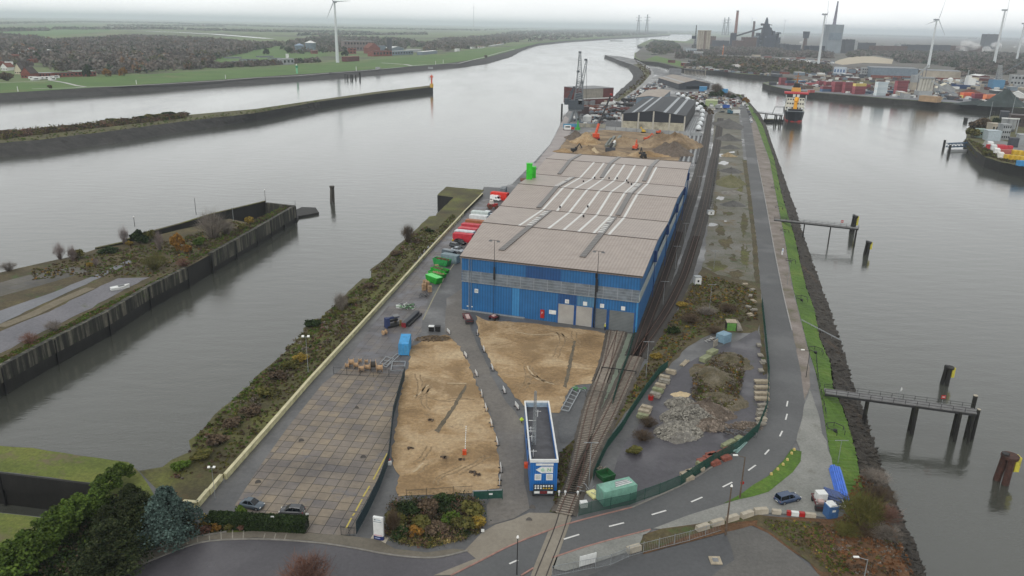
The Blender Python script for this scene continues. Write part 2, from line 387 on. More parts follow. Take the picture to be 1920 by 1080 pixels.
RUST=ground('leaf_litter',[(.28,(.06,.04,.02)),(.52,(.12,.062,.028)),(.78,(.2,.085,.035))],.1,.95,1.8,.5,.6,.25,patch=[((.08,.1,.02),.2,.62,.75)])
ROCK=ground('riprap',[(.3,(.02,.017,.013)),(.6,(.055,.045,.034)),(.8,(.1,.09,.072))],.5,.85,1.6,.6,.9,.6,patch=[((.1,.06,.03),.05,.58,.72)])
ROCKF=ground('far_riprap',[(.3,(.022,.022,.021)),(.7,(.05,.047,.044))],.12,.9,.6,.4,.6,.6)
FIELD=ground('fields',[(.3,(.075,.115,.035)),(.5,(.11,.155,.05)),(.7,(.15,.17,.075))],.0011,.95,.02,.15,0,0,patch=[((.07,.075,.045),.0016,.5,.56),((.13,.19,.06),.0011,.56,.6),((.16,.15,.09),.0023,.6,.64)],stretch=(1,4,1))
TOWN=ground('built_up_ground',[(.3,(.06,.055,.045)),(.5,(.11,.1,.085)),(.7,(.16,.15,.14))],.012,.9,.08,.35,0,0,patch=[((.055,.065,.035),.006,.52,.62),((.2,.19,.17),.02,.64,.72)])
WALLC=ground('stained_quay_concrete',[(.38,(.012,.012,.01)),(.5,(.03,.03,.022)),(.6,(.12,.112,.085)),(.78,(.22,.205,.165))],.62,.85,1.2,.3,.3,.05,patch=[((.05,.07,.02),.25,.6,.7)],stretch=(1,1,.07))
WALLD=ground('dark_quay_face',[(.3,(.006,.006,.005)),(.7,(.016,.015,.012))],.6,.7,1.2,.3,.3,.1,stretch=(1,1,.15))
BALL=ground('ballast',[(.3,(.065,.054,.043)),(.7,(.115,.1,.085))],.3,.95,3.,.45,.6,.08,patch=[((.055,.045,.035),.05,.5,.65)])
BALLD=ground('oily_ballast',[(.3,(.03,.027,.024)),(.7,(.06,.053,.046))],.3,.95,3.,.4,.6,.08)
GREENC=ground('green_grey_strip',[(.3,(.12,.15,.11)),(.7,(.19,.215,.17))],.15,.9,2.,.25,.2,.03)
CREAM=P('wall_cream',196,190,150,rough=.8,var=.2,scale=.8,obj=False,dirt=(.09,.1,.04))
# ================= water and the bodies of land =================
kind(MB().box((0,30000,WZ-.5),(90000,64000,1)).build('water',WATER))
LFAR=[(-600,204),(0,175),(150,166),(250,160),(480,145),(617,136),(767,125),(830,120),(905,110),(955,96),(1010,81),(1060,76.5),(1135,71.5),(1210,68),(1256,65.5),(1258,63.3),(1297,63.8),(1299,71),(1286,77.5),(1262,76),(1222,73),(1208,78.5),(1195,85),(1197,87),(1216,89),(1217,97.5),(1190,98.5),(1189,107.5),(1201,114),(1235,117),(1262,124),(1280,128),(1322,131.5),(1360,134),(1385,138),(1440,142),(1485,146),(1494,149.5),(1465,153.5),(1440,153.5),(1430,156),(1445,161),(1472,167),(1507,172),(1677,186),(1815,195),(1920,203),(2300,230)]
def landw(name,pts,mats,z=0.):
 global G
 g=G; G=lambda x,y,zz=0.: (Vector((x,y,zz)) if abs(x)>5000 else g(x,y,zz))
 try: return land(name,pts,mats,z)
 finally: G=g
_e=G(2300,230);
landw('far_land',LFAR+[(42000,_e.y),(42000.,61000.),(-42000.,61000.),(-42000.,G(-600,204).y)],[FIELD,ROCKF])
MAIN_L=[(375,810),(400,780),(435,750),(470,720),(480,707),(510,682),(534,662),(567,625),(570,615),(600,597),(616,582),(640,560),(660,540),(680,522),(697,522),(695,505),(725,482),(742,462),(770,440),(805,406),(818,404),(819,401),(851,370),(820,366),(837,350),(905,356),(907,350),(937,352),(960,345),(1005,300),(1032,270),(1060,215),(1085,182),(1140,182),(1157,186),(1175,170),(1195,158),(1205,148),(1208,138),(1200,128),(1185,121),(1163,114),(1134,103),(1164,106),(1188,110.5),(1200,115.5),(1212,122),(1245,131.5),(1270,138),(1300,142),(1335,155),(1360,167),(1380,176)]
R0=[(1380,176),(1402,200),(1418,230),(1432,270),(1443,300),(1452,350),(1462,400),(1472,450),(1480,500),(1488,545),(1502,600),(1517,660),(1530,700),(1540,750),(1548,800),(1556,850),(1563,890),(1585,960),(1625,1010),(1650,1080),(1700,1200)]
R1=[(1388,178),(1412,205),(1430,235),(1441,268),(1452,300),(1465,362),(1477,402),(1490,445),(1507,520),(1512,540),(1527,580),(1537,635),(1557,680),(1562,725),(1580,765),(1595,810),(1605,847),(1612,890),(1635,960),(1675,1020),(1700,1080),(1760,1200)]
R2=[(1397,182),(1407,193),(1425,212),(1438,235),(1449,270),(1461,302),(1477,345),(1495,392),(1505,430),(1522,475),(1545,540),(1565,590),(1582,640),(1602,710),(1615,747),(1632,780),(1637,810),(1652,847),(1675,910),(1700,972),(1725,1025),(1742,1080),(1800,1200)]
main=[(-500,1250),(-500,950),(0,961),(130,975),(165,955),(180,907),(0,885),(-500,845),(-500,812),(0,835),(60,839),(120,849),(240,866),(262,884),(290,885),(304,875),(322,862),(357,847),(357,825)]+MAIN_L+R0[1:]+[(1700,1250)]
land('ground',main,[ASPH,WALLD])
ys=np.concatenate([np.linspace(177,300,70),np.linspace(302,1200,420)])
L=byrow([(R0,0),(R1,-2.2),(R2,-7.2)],ys)
bank('grass_bank',[L[0],L[1]],GRASS,4,.12)
bank('riprap_bank',[[p+Vector((0,0,.06)) for p in L[1]],L[2]],ROCK,9,.32)
_a=[(1142,184),(1157,186),(1175,170),(1195,158),(1205,148),(1208,138),(1200,128),(1185,121),(1163,114),(1134,103)]
_b=[(1140,184),(1150,180),(1165,166),(1174,158),(1184,150),(1186,142),(1179,131),(1178,126),(1154,118),(1133,109.8)]
bank('river_bank',[resamp([G(x,y,.05) for x,y in _a],80),resamp([G(x,y,WZ-.3) for x,y in _b],80)],ROCKF,5,.5)
D0=[(-500,322),(0,268),(75,262),(215,245),(340,228),(480,212),(600,190),(705,176),(812,163)]
D1=[(807,160),(705,172),(600,186.5),(480,204),(355,215),(200,228),(0,250),(-500,300)]
DW=[(-500,352),(0,296),(82,291),(130,282),(217,270),(345,249),(425,236),(480,227),(522,219),(600,204),(705,186),(812,171.3)]
land('training_wall_ground',D0+D1,[MOSS,WALLD])
bank('training_wall_bank',[resamp([G(x,y,.05) for x,y in D0[:7]],160),resamp([G(x,y,WZ-.4) for x,y in DW[:10]],160)],ROCKF,5,.35)
E0=LFAR[:15]; EW=[(-600,226),(0,194),(75,187),(155,181),(300,171),(480,160.5),(592,152),(705,142),(805,131.5),(855,129),(917,120),(960,107),(985,92),(1010,86),(1060,80),(1135,75),(1210,71),(1256,67.5)]
bank('river_shore',[resamp([G(x,y,.1) for x,y in E0],260),resamp([G(x,y,WZ-.3) for x,y in EW],260)],ROCKF,4,.5)
sheet('dike_grass',E0[:13]+[(1135,70),(1010,79),(955,88),(930,90),(892,92.5),(805,104),(690,113),(630,116),(555,122),(480,129.5),(400,132.5),(250,141),(185,144),(105,146.5),(100,152),(0,155.5),(-600,180)],.15,GRASSF)
PATHM=plain('pale_path',(.42,.42,.4),.8,.1,.1,obj=False)
def strip(name,px,w,z,mat,kd='structure',jit=0):
 c=[G(x,y,0) for x,y in px]; c2=[]
 for a,b in zip(c,c[1:]):
  n=max(1,int((b-a).length/6)); c2+= [a.lerp(b,i/n) for i in range(n)]
 c2.append(c[-1]); vs=[];fs=[]
 for i,p in enumerate(c2):
  d=(c2[min(i+1,len(c2)-1)]-c2[max(i-1,0)]); d=Vector((-d.y,d.x,0)).normalized()
  j=random.uniform(-jit,jit); q=p+d*(w/2+j); r=p-d*(w/2-j); vs+=[(r.x,r.y,z),(q.x,q.y,z)]
 fs=[(2*i,2*i+2,2*i+3,2*i+1) for i in range(len(c2)-1)]
 me=bpy.data.meshes.new(name); me.from_pydata(vs,[],fs); me.materials.append(mat); me.update(); o=bpy.data.objects.new(name,me); C.objects.link(o)
 if kd: o['kind']=kd
 return o
strip('path',[(60,167),(140,165),(160,163.5),(215,162.5),(300,158),(400,152),(480,146),(560,142),(620,137),(700,131),(760,125.5)],3.5,.22,PATHM)
strip('path',[(95,151),(120,155),(145,161),(160,163)],4.5,.26,PATHM)
strip('path',[(0,155.5),(60,153.5),(100,151.5)],3.,.24,PATHM)
strip('path',[(768,124),(800,121),(860,119),(905,108),(940,98),(965,92)],4,.22,PATHM)
strip('path',[(715,118),(760,121),(772,123.5)],8,.25,PATHM)
land('basin_land',[(1812,262),(1813,250),(1822,238),(1835,226),(1862,217),(1920,219),(2400,240),(2500,420),(1920,313),(1877,304),(1848,295),(1830,283)],[MOSS,WALLD])
_a=[(1812,262),(1830,283),(1848,295),(1877,304),(1920,313),(2100,350)]; _b=[(1806,268),(1826,290),(1842,303),(1877,315),(1920,323),(2100,362)]
bank('basin_bank',[resamp([G(x,y,.05) for x,y in _a],90),resamp([G(x,y,WZ-.3) for x,y in _b],90)],VERGE,6,.4)
land('old_pier_ground',[(-500,660),(0,511),(25,505),(105,487),(130,482),(165,472),(180,467),(225,457),(240,455),(330,432),(430,410),(462,417),(475,430),(395,477),(350,502),(277,540),(200,587),(100,637),(0,690),(-500,960)],[VERGE,WALLD])
sheet('mud_flat',[(425,404),(480,402),(505,412),(480,428),(450,440),(440,430)],-3.2,MOSS)
land('low_pier',[(548,396),(566,388),(592,389),(598,398),(580,402),(560,405),(556,412)],[WALLD,WALLD],-5.6)
# ================= surfaces on the ground =================
sheet('rough_grass',[(262,884),(304,875),(322,862),(357,847),(357,825)]+MAIN_L[:26]+[(908,356),(867,402),(815,457),(740,542),(695,589),(580,714),(495,813),(420,894),(390,924),(368,950),(345,948),(300,925)],.02,MOSS,jit=.25)
sheet('rough_grass',[(-480,815),(0,836),(60,840),(120,850),(240,867),(262,886),(290,930),(345,950),(372,975),(570,1000),(350,1012),(262,1042),(195,1078),(120,1130),(-500,1240),(-480,953),(0,962),(130,976),(166,956),(181,906),(0,884),(-480,844)],.024,DAMG,jit=.1)
sheet('yard_slabs',[(440,948),(480,885),(539,802),(605,720),(640,692),(757,703),(762,716),(737,760),(727,860),(702,930),(668,1000),(640,1004),(575,1000),(520,985)],.03,SLAB)
sheet('wet_yard_slabs',[(640,692),(680,635),(730,570),(787,477),(860,405),(905,375),(925,372),(905,400),(868,440),(850,480),(808,545),(792,600),(790,622),(775,640),(762,680),(757,703)],.03,SLABW)
strip('yard_edge_line',[(793,600),(812,560),(832,522),(855,490),(866,477)],.35,.05,plain('faded_line',(.3,.28,.2),.8,.2,2,obj=False))
sheet('sand_patch',[(800,636),(838,627),(862,650),(878,680),(884,700),(905,745),(925,800),(936,860),(937,905),(934,917),(890,924),(800,928),(748,930),(742,915),(752,893),(738,878),(735,850),(745,780),(757,710),(764,690),(772,650)],.06,SAND,jit=.3,step=1.2)
sheet('sand_patch',[(893,592),(910,601),(1000,606),(1040,612),(1110,620),(1137,626),(1136,650),(1130,680),(1113,719),(1080,722),(1064,735),(1050,775),(990,768),(968,745),(925,690),(905,650),(895,620)],.06,SAND,jit=.3,step=1.2)
_tr=random.Random(4)
for _pl,_x0,_x1,_y0,_y1 in(((755,935,650,925),770,915,700,915),((900,1130,600,760),930,1100,615,745)):
 for _k in range(13):
  _x,_y=_tr.uniform(_x0,_x1),_tr.uniform(_y0,_y1); _a=_tr.uniform(0,6.28); _q=[]
  for _j in range(8):
   if not(_x0<_x<_x1 and _y0<_y<_y1) or (_x0>900 and (_y-600)>(_x-905)*2.0+10) or (_x0<900 and _x>872+(_y-700)*.26) or (_x0>900 and _y>735-(_x-1050)*1.2 and _x>1050): break
   _q.append((_x,_y)); _a+=_tr.uniform(-.3,.45); _x+=math.cos(_a)*12; _y+=math.sin(_a)*7
  if len(_q)>3:
   strip('tyre_track',_q,.35,.075,plain('rut',(.27,.19,.105),.95,.3,2,obj=False) if _k%3 else plain('track_pale',(.47,.37,.24),.95,.2,2,obj=False),jit=.1); strip('tyre_track',[(a+9,b+2) for a,b in _q],.4,.074,plain('rut',(.27,.19,.105),.95,.3,2,obj=False),jit=.12)
sheet('drain_cut',[(815,808),(850,760),(872,722),(876,724),(856,762),(822,812)],.08,ground('dug_earth',[(.3,(.09,.075,.05)),(.7,(.16,.13,.09))],.3,.95,2,.4,.5,.1),jit=.15,step=1)
sheet('drain_cut',[(1056,725),(1064,690),(1075,640),(1080,640),(1070,692),(1062,728)],.08,MATS['dug_earth'],jit=.15,step=1)
sheet('wet_gravel',[(1052,775),(1064,736),(1080,723),(1112,720),(1100,760),(1085,800),(1068,830),(1050,830),(1045,800)],.05,ground('wet_gravel',[(.3,(.07,.072,.075)),(.7,(.115,.118,.12))],.2,.6,2,.3,.3,.03),jit=.2)
sheet('green_strip',[(1175,625),(1193,628),(1178,690),(1160,735),(1145,765),(1127,797),(1117,797),(1128,752),(1140,715),(1158,665)],.05,GREENC,jit=.1)
sheet('rough_grass',[(1050,925),(1046,860),(1060,840),(1085,812),(1083,850),(1075,890),(1060,930),(1045,962),(1030,960),(1040,945)],.05,VERGE,jit=.2)
sheet('rough_grass',[(1318,500),(1345,515),(1420,530),(1424,600),(1418,625),(1340,622),(1290,650),(1252,690),(1200,742),(1152,800),(1120,872),(1088,938),(1066,968),(1085,910),(1110,868),(1148,800),(1182,735),(1212,680),(1243,620),(1272,580),(1290,540)],.05,VERGE,jit=.4)
sheet('gravel_strip',[(1348,240),(1388,236),(1397,330),(1411,430),(1420,532),(1345,517),(1318,502),(1326,430),(1338,350),(1346,290)],.04,GRAVD,jit=.4)
sheet('gravel_strip',[(1340,214),(1352,205),(1384,200),(1388,238),(1346,242),(1336,320),(1330,330),(1336,270)],.045,GRAVD,jit=.4)
sheet('compound_paving',[(1140,905),(1165,845),(1200,790),(1245,722),(1290,680),(1330,658),(1380,640),(1418,620),(1432,640),(1437,700),(1434,760),(1418,800),(1380,838),(1322,876),(1245,905),(1190,935),(1150,945),(1130,940)],.06,COMP,jit=.3)
for _i,(_x,_y,_w,_h) in enumerate(((1345,500,22,12),(1335,470,12,20),(1362,455,14,16),(1398,480,10,30),(1380,515,24,9),(1350,430,10,14),(1395,420,8,26),(1365,400,16,6),(1340,395,7,16),(1388,355,6,26),(1345,330,6,14),(1400,530,14,8),(1330,520,12,10),(1375,485,9,9),(1384,300,5,20))):
 _r=random.Random(_i); sheet('moss_patch',[(_x+_w*math.cos(a*.4488)*_r.uniform(.35,1.2),_y+_h*math.sin(a*.4488)*_r.uniform(.35,1.2)) for a in range(14)],.052+_i*.001,VERGE if _i%3 else MOSS,jit=.5,step=1.5)
RL=[(1382,180),(1392,230),(1400,300),(1410,380),(1420,460),(1428,560),(1434,640),(1440,700),(1438,745),(1417,800),(1384,842),(1320,887),(1275,913),(1185,952),(1120,968),(1060,985),(1027,997),(960,1022),(845,1080),(740,1130)]
RR=[(1396,184),(1408,230),(1420,300),(1436,380),(1450,460),(1468,550),(1485,620),(1500,690),(1509,755),(1494,825),(1470,862),(1440,893),(1385,930),(1355,947),(1290,968),(1220,993),(1107,1022),(1035,1047),(977,1080),(900,1130)]
sheet('road',RL+RR[::-1],.07,ROADM)
sheet('road',[(217,1080),(275,1055),(350,1025),(390,1015),(480,1011),(580,1017),(655,1027),(730,1042),(792,1048),(830,1046),(877,1034),(893,1048),(812,1082),(700,1140),(150,1140)],.07,ROADD)
sheet('concrete_apron',[(872,1032),(905,998),(930,984),(962,975),(992,962),(1042,963),(1060,985),(1027,996),(960,1021),(845,1079),(812,1080),(892,1048)],.09,CONC)
sheet('pavement',[(190,1080),(262,1042),(350,1011),(425,1000),(480,997),(575,1001),(640,1004),(710,1013),(740,1030),(800,1037),(850,1030),(872,1032),(876,1034),(830,1044),(792,1046),(730,1040),(655,1025),(580,1015),(480,1009),(390,1013),(350,1023),(275,1053),(222,1080)],.13,PAVE)
sheet('pavement',[(1035,1048),(1107,1023),(1222,994),(1208,1005),(1200,1020),(1206,1030),(1180,1035),(1110,1058),(1060,1072),(1030,1066)],.1,GRAV)
sheet('rough_grass',[(1208,1005),(1240,991),(1300,984),(1420,966),(1500,972),(1560,976),(1600,960),(1640,965),(1700,1060),(1740,1180),(1560,1180),(1537,1081),(1515,1055),(1485,1035),(1440,1000),(1410,986),(1360,1000),(1290,1018),(1206,1040),(1200,1022)],.1,RUST,jit=.25)
sheet('rough_grass',[(1208,1006),(1240,992),(1300,985),(1350,976),(1420,967),(1420,975),(1350,986),(1290,1006),(1206,1036),(1200,1022)],.125,VERGE,jit=.15)
sheet('rough_grass',[(1425,968),(1480,975),(1540,980),(1500,1000),(1520,1030),(1560,1075),(1535,1070),(1485,1030),(1440,996),(1415,984)],.13,VERGE,jit=.3)
sheet('car_park',[(1100,1082),(1160,1057),(1206,1041),(1290,1019),(1360,1001),(1408,987),(1440,1001),(1485,1036),(1515,1056),(1537,1082),(1570,1150),(1050,1150)],.14,CARP)
sheet('car_park',[(1362,1001),(1408,988),(1440,1002),(1485,1037),(1514,1056),(1537,1083),(1560,1140),(1440,1140),(1330,1082),(1380,1050)],.155,ground('worn_asphalt',[(.3,(.085,.083,.078)),(.7,(.125,.12,.112))],.08,.8,2,.25,.2,.03),jit=.3)
sheet('gravel_layby',[(1509,760),(1518,730),(1530,762),(1543,815),(1549,828),(1562,875),(1566,915),(1572,972),(1500,966),(1440,962),(1380,975),(1300,986),(1240,993),(1225,992),(1290,967),(1355,946),(1440,922),(1480,890),(1503,858),(1493,826)],.09,GRAV,jit=.15)
sheet('grass_verge',[(1485,843),(1502,847),(1501,866),(1486,887),(1440,923),(1385,938),(1357,946),(1387,927),(1440,893),(1470,864)],.12,GRASS,jit=.12)
sheet('verge',[(1405,215),(1418,232),(1432,272),(1443,302),(1461,400),(1471,450),(1486,545),(1501,602),(1516,662),(1519,725),(1508,750),(1500,690),(1485,620),(1468,550),(1450,460),(1436,380),(1420,300)],.05,ground('pink_gravel',[(.3,(.1,.095,.05)),(.5,(.2,.17,.15)),(.75,(.3,.27,.25))],.15,.9,2.2,.25,.3,.03),jit=.2)
sheet('mossy_verge',[(1392,300),(1400,300),(1410,380),(1420,460),(1428,560),(1434,640),(1439,700),(1430,705),(1424,620),(1416,540),(1409,440),(1400,360)],.065,VERGE,jit=.2)
sheet('site_road',[(838,560),(868,540),(872,585),(893,640),(915,690),(940,742),(964,772),(984,800),(982,900),(995,955),(962,972),(915,985),(912,950),(938,905),(934,830),(918,770),(884,695),(853,640),(834,620)],.045,ground('muddy_asphalt',[(.3,(.11,.1,.09)),(.7,(.18,.165,.145))],.06,.7,1.2,.3,.3,.03,wet=(.06,.55,.3),patch=[((.09,.085,.085),.12,.6,.7)],dist=1),jit=.2)
sheet('excavation_sand',[(1066,255),(1080,247),(1137,243),(1200,245),(1282,254),(1282,275),(1270,310),(1040,292),(1052,275)],.03,SANDW,jit=.5)
sheet('wet_yard',[(1062,215),(1085,186),(1160,186),(1200,170),(1225,140),(1245,142),(1262,165),(1340,200),(1340,250),(1320,250),(1310,258),(1284,252),(1137,243),(1066,254)],.04,ground('wet_yard',[(.3,(.1,.1,.1)),(.5,(.17,.17,.17)),(.7,(.3,.3,.3))],.03,.6,.5,.3,0,0,wet=(.03,.5,.2),patch=[((.09,.07,.05),.05,.58,.66)]))
sheet('pipe_yard',[(1288,253),(1318,253),(1302,312),(1274,308)],.05,stripes('beam_stripes',(.11,.11,.115),(.3,.3,.31),.35,'X',.6,rot=-ANG((1285,300),(1302,255))+math.pi/2,obj=False))
sheet('quay_deck',[(1042,288),(1068,250),(1076,235),(1066,222),(1060,217),(1033,270),(1000,312),(1012,318)],.06,ground('pink_concrete',[(.3,(.25,.22,.21)),(.7,(.36,.33,.32))],.1,.8,1,.15,0,0))
sheet('river_side_grass',[(1142,185),(1157,186.5),(1175,171),(1195,159),(1206,148),(1209,138),(1201,128),(1186,121),(1200,120),(1219,133),(1221,141),(1208,155),(1188,171),(1160,191)],.08,MOSS,jit=.4)
strip('quay_road',[(1163,193),(1190,173),(1209,157),(1222,142),(1221,134),(1213,124)],7,.09,ground('pale_road',[(.3,(.2,.2,.2)),(.7,(.27,.27,.27))],.05,.6,.8,.15,0,0))
sheet('rough_grass',[(1335,156),(1360,168),(1381,177),(1402,201),(1418,232),(1404,215),(1394,185),(1372,174)],.07,VERGE,jit=.4)
sheet('old_pier_paving',[(-400,640),(0,530),(60,514),(140,500),(170,508),(60,540),(0,556),(-400,680)],.04,slab_mat('mossy_slabs',((.11,.105,.095),(.085,.08,.065)),.3,mort=(.07,.06,.02),size=4.,wetp=.62))
sheet('old_pier_road',[(-400,700),(0,583),(100,548),(180,515),(240,488),(250,490),(190,520),(110,556),(0,607),(-400,745)],.05,ground('old_road',[(.3,(.13,.135,.15)),(.7,(.19,.195,.21))],.08,.7,1.5,.2,.2,.03),jit=.25)
sheet('old_pier_asphalt',[(-400,760),(0,622),(90,585),(160,550),(220,522),(280,520),(230,545),(170,578),(80,622),(0,662),(-400,840)],.045,ground('old_asphalt',[(.3,(.12,.12,.135)),(.7,(.185,.18,.195))],.07,.75,1.2,.3,.2,.03,patch=[((.07,.08,.03),.12,.6,.7)]),jit=.4)
strip('old_track_bed',[(0,613),(60,590),(110,566),(170,540)],3.2,.07,ground('track_bed',[(.3,(.13,.11,.07)),(.7,(.2,.17,.12))],.3,.9,1.5,.3,.3,.03),jit=.2)
kind(strip('distant_water',[(270,58.3),(330,60.5),(400,64),(450,68),(505,72.5)],55,.3,WATER),'structure')
sheet('pasture',[(-200,60),(0,54),(100,46),(190,50),(210,58),(120,66),(0,70),(-200,78)],.2,ground('pasture',[(.3,(.06,.13,.03)),(.7,(.085,.17,.04))],.002,.95,.02,.1,0,0))
sheet('works_grass',[(480,90),(560,84),(620,104),(560,112),(480,118),(400,124),(380,118),(430,100)],.2,GRASSF)
sheet('town_ground',[(1222,76),(1300,82),(1300,72),(1500,66),(2000,75),(2400,90),(2400,225),(1920,202),(1815,194),(1677,185),(1507,171),(1472,166),(1445,160),(1432,156),(1465,154),(1494,150.5),(1486,146),(1440,141.5),(1385,137),(1322,131),(1280,127.5),(1262,123),(1235,116.5),(1203,113),(1192,107),(1192,99)],.25,TOWN)
sheet('lock_grass',[(1230,105),(1260,112),(1290,118),(1318,128),(1282,127),(1262,122),(1236,116),(1210,112)],.4,GRASS)
sheet('terminal_quay',[(1432,156),(1446,159),(1500,163),(1600,172),(1690,178),(1920,190),(1920,202.5),(1815,194.5),(1677,185.5),(1507,171.5),(1472,166.5),(1446,160.5)],.35,ground('terminal',[(.3,(.15,.155,.17)),(.7,(.21,.215,.23))],.02,.7,.2,.15,0,0))
sheet('terminal_grass',[(1540,147),(1620,150),(1665,157),(1660,162),(1560,156)],.4,MOSS)
sheet('sand_field',[(1575,112),(1600,106),(1640,106),(1675,112),(1672,120),(1620,118),(1580,122),(1560,118)],.4,ground('pale_sand',[(.3,(.38,.33,.24)),(.7,(.46,.4,.3))],.02,.9,.1,.1,0,0))
sheet('works_yard',[(1905,290),(1985,312),(1985,280),(1890,266),(1850,256),(1840,276),(1860,283)],.06,ground('works_yard',[(.3,(.18,.18,.18)),(.7,(.25,.25,.24))],.1,.8,1,.2,0,0))
hz=MB().box((0,31000,95),(86000,61500+4000,212)).build('haze',[bpy.data.materials.new('haze')]); kind(hz,'stuff'); hz.location=(0,0,0)
_m=hz.data.materials[0]; _m.use_nodes=True; _n=_m.node_tree.nodes; _n.remove(_n['Principled BSDF']); _v=_n.new('ShaderNodeVolumePrincipled')
_v.inputs['Color'].default_value=(.84,.92,1,1); _v.inputs['Density'].default_value=8.5e-5; _v.inputs['Anisotropy'].default_value=0.
_m.node_tree.links.new(_v.outputs[0],_n['Material Output'].inputs['Volume'])
# ================= prototypes =================
M_TYRE=P('tyre',22,22,23,rough=.8); M_GLASS=P('car_glass',18,24,30,rough=.12,var=.05); M_DARK=P('dark_steel',38,38,40,rough=.6); M_STEEL=P('galvanised',150,155,158,rough=.45,metal=.3)
M_WHITE=P('white',215,217,215,rough=.5,var=.1); M_LAMP=P('lamp_glass',230,230,225,rough=.2,var=.05); M_RED=P('red',165,30,28,rough=.5); M_ORANGE=P('orange',205,75,28,rough=.5)
M_YEL=P('yellow',205,170,35,rough=.55); M_GREEN=P('green',35,150,45,rough=.5); M_WOOD=P('pale_wood',176,146,112,rough=.8,var=.3); M_WOODD=P('weathered_wood',95,80,66,rough=.85,var=.3)
M_BLACK=P('black',16,16,17,rough=.6); M_GREY=P('mid_grey',120,122,124,rough=.6); M_CONCR=P('block_concrete',172,164,148,rough=.85,var=.2,scale=.8); M_RUST=P('rusty_steel',110,62,44,rough=.85,var=.35,dirt=(.03,.02,.018))
M_TRUNK=P('bark',70,60,50,rough=.9,var=.3); M_TRUNKP=P('pale_bark',150,142,134,rough=.9,var=.3)
WORDS=['nearest','second nearest','third nearest','fourth nearest','fifth nearest','sixth nearest','seventh nearest','eighth nearest','ninth nearest','tenth nearest','eleventh nearest','twelfth nearest','thirteenth nearest','fourteenth nearest','fifteenth nearest','sixteenth nearest','seventeenth nearest','eighteenth nearest','nineteenth nearest','twentieth nearest']
def W_(i): return WORDS[i] if i<20 else 'far back'
_pc={}
def container(rgb,L=6.06,Hh=2.6,name='shipping_container',key=None,trim=None):
 k=('c',rgb,L,Hh,name)
 if k in _pc: return _pc[k]
 m=P('box_%d_%d_%d'%rgb,*rgb,rough=.55,var=.14,scale=.9,dirt=tuple(x*.5 for x in lin(rgb))); Wd=2.44
 t=thing(name,'x','shipping container',(0,0,0))
 b=MB(); n=int(L/.3); ring=[]
 pts=[]
 for i in range(n+1):
  x=-L/2+L*i/n; pts.append((x,-Wd/2+(.05 if i%2 else 0)))
 for i in range(n,-1,-1):
  x=-L/2+L*i/n; pts.append((x,Wd/2-(.05 if i%2 else 0)))
 b.prism(pts,.12,Hh-.1)
 b.build('side_wall',m,t)
 r=MB(); r.box((0,0,Hh-.05),(L,Wd,.1));
 for i in range(1,int(L/.6)): r.box((-L/2+i*.6,0,Hh+.012),(.25,Wd*.9,.03))
 r.build('roof',m,t)
 f=MB()
 for sx in(-1,1):
  for sy in(-1,1): f.box((sx*(L/2-.06),sy*(Wd/2-.04),Hh/2),(.16,.16,Hh))
 f.box((0,-Wd/2+.03,.1),(L,.14,.16)); f.box((0,Wd/2-.03,.1),(L,.14,.16)); f.build('frame',m,t)
 for sy in(-1,1):
  d=MB(); d.box((L/2+.02,sy*Wd/4,Hh/2),(.06,Wd/2-.1,Hh-.35)); o=d.build('door',m,t)
  h=MB(); h.cyl((L/2+.08,sy*Wd/4-.25,.25),(L/2+.08,sy*Wd/4-.25,Hh-.2),.025,n=5); h.cyl((L/2+.08,sy*Wd/4+.25,.25),(L/2+.08,sy*Wd/4+.25,Hh-.2),.025,n=5); h.build('lock_rod',M_STEEL,o)
 _pc[k]=t; return t
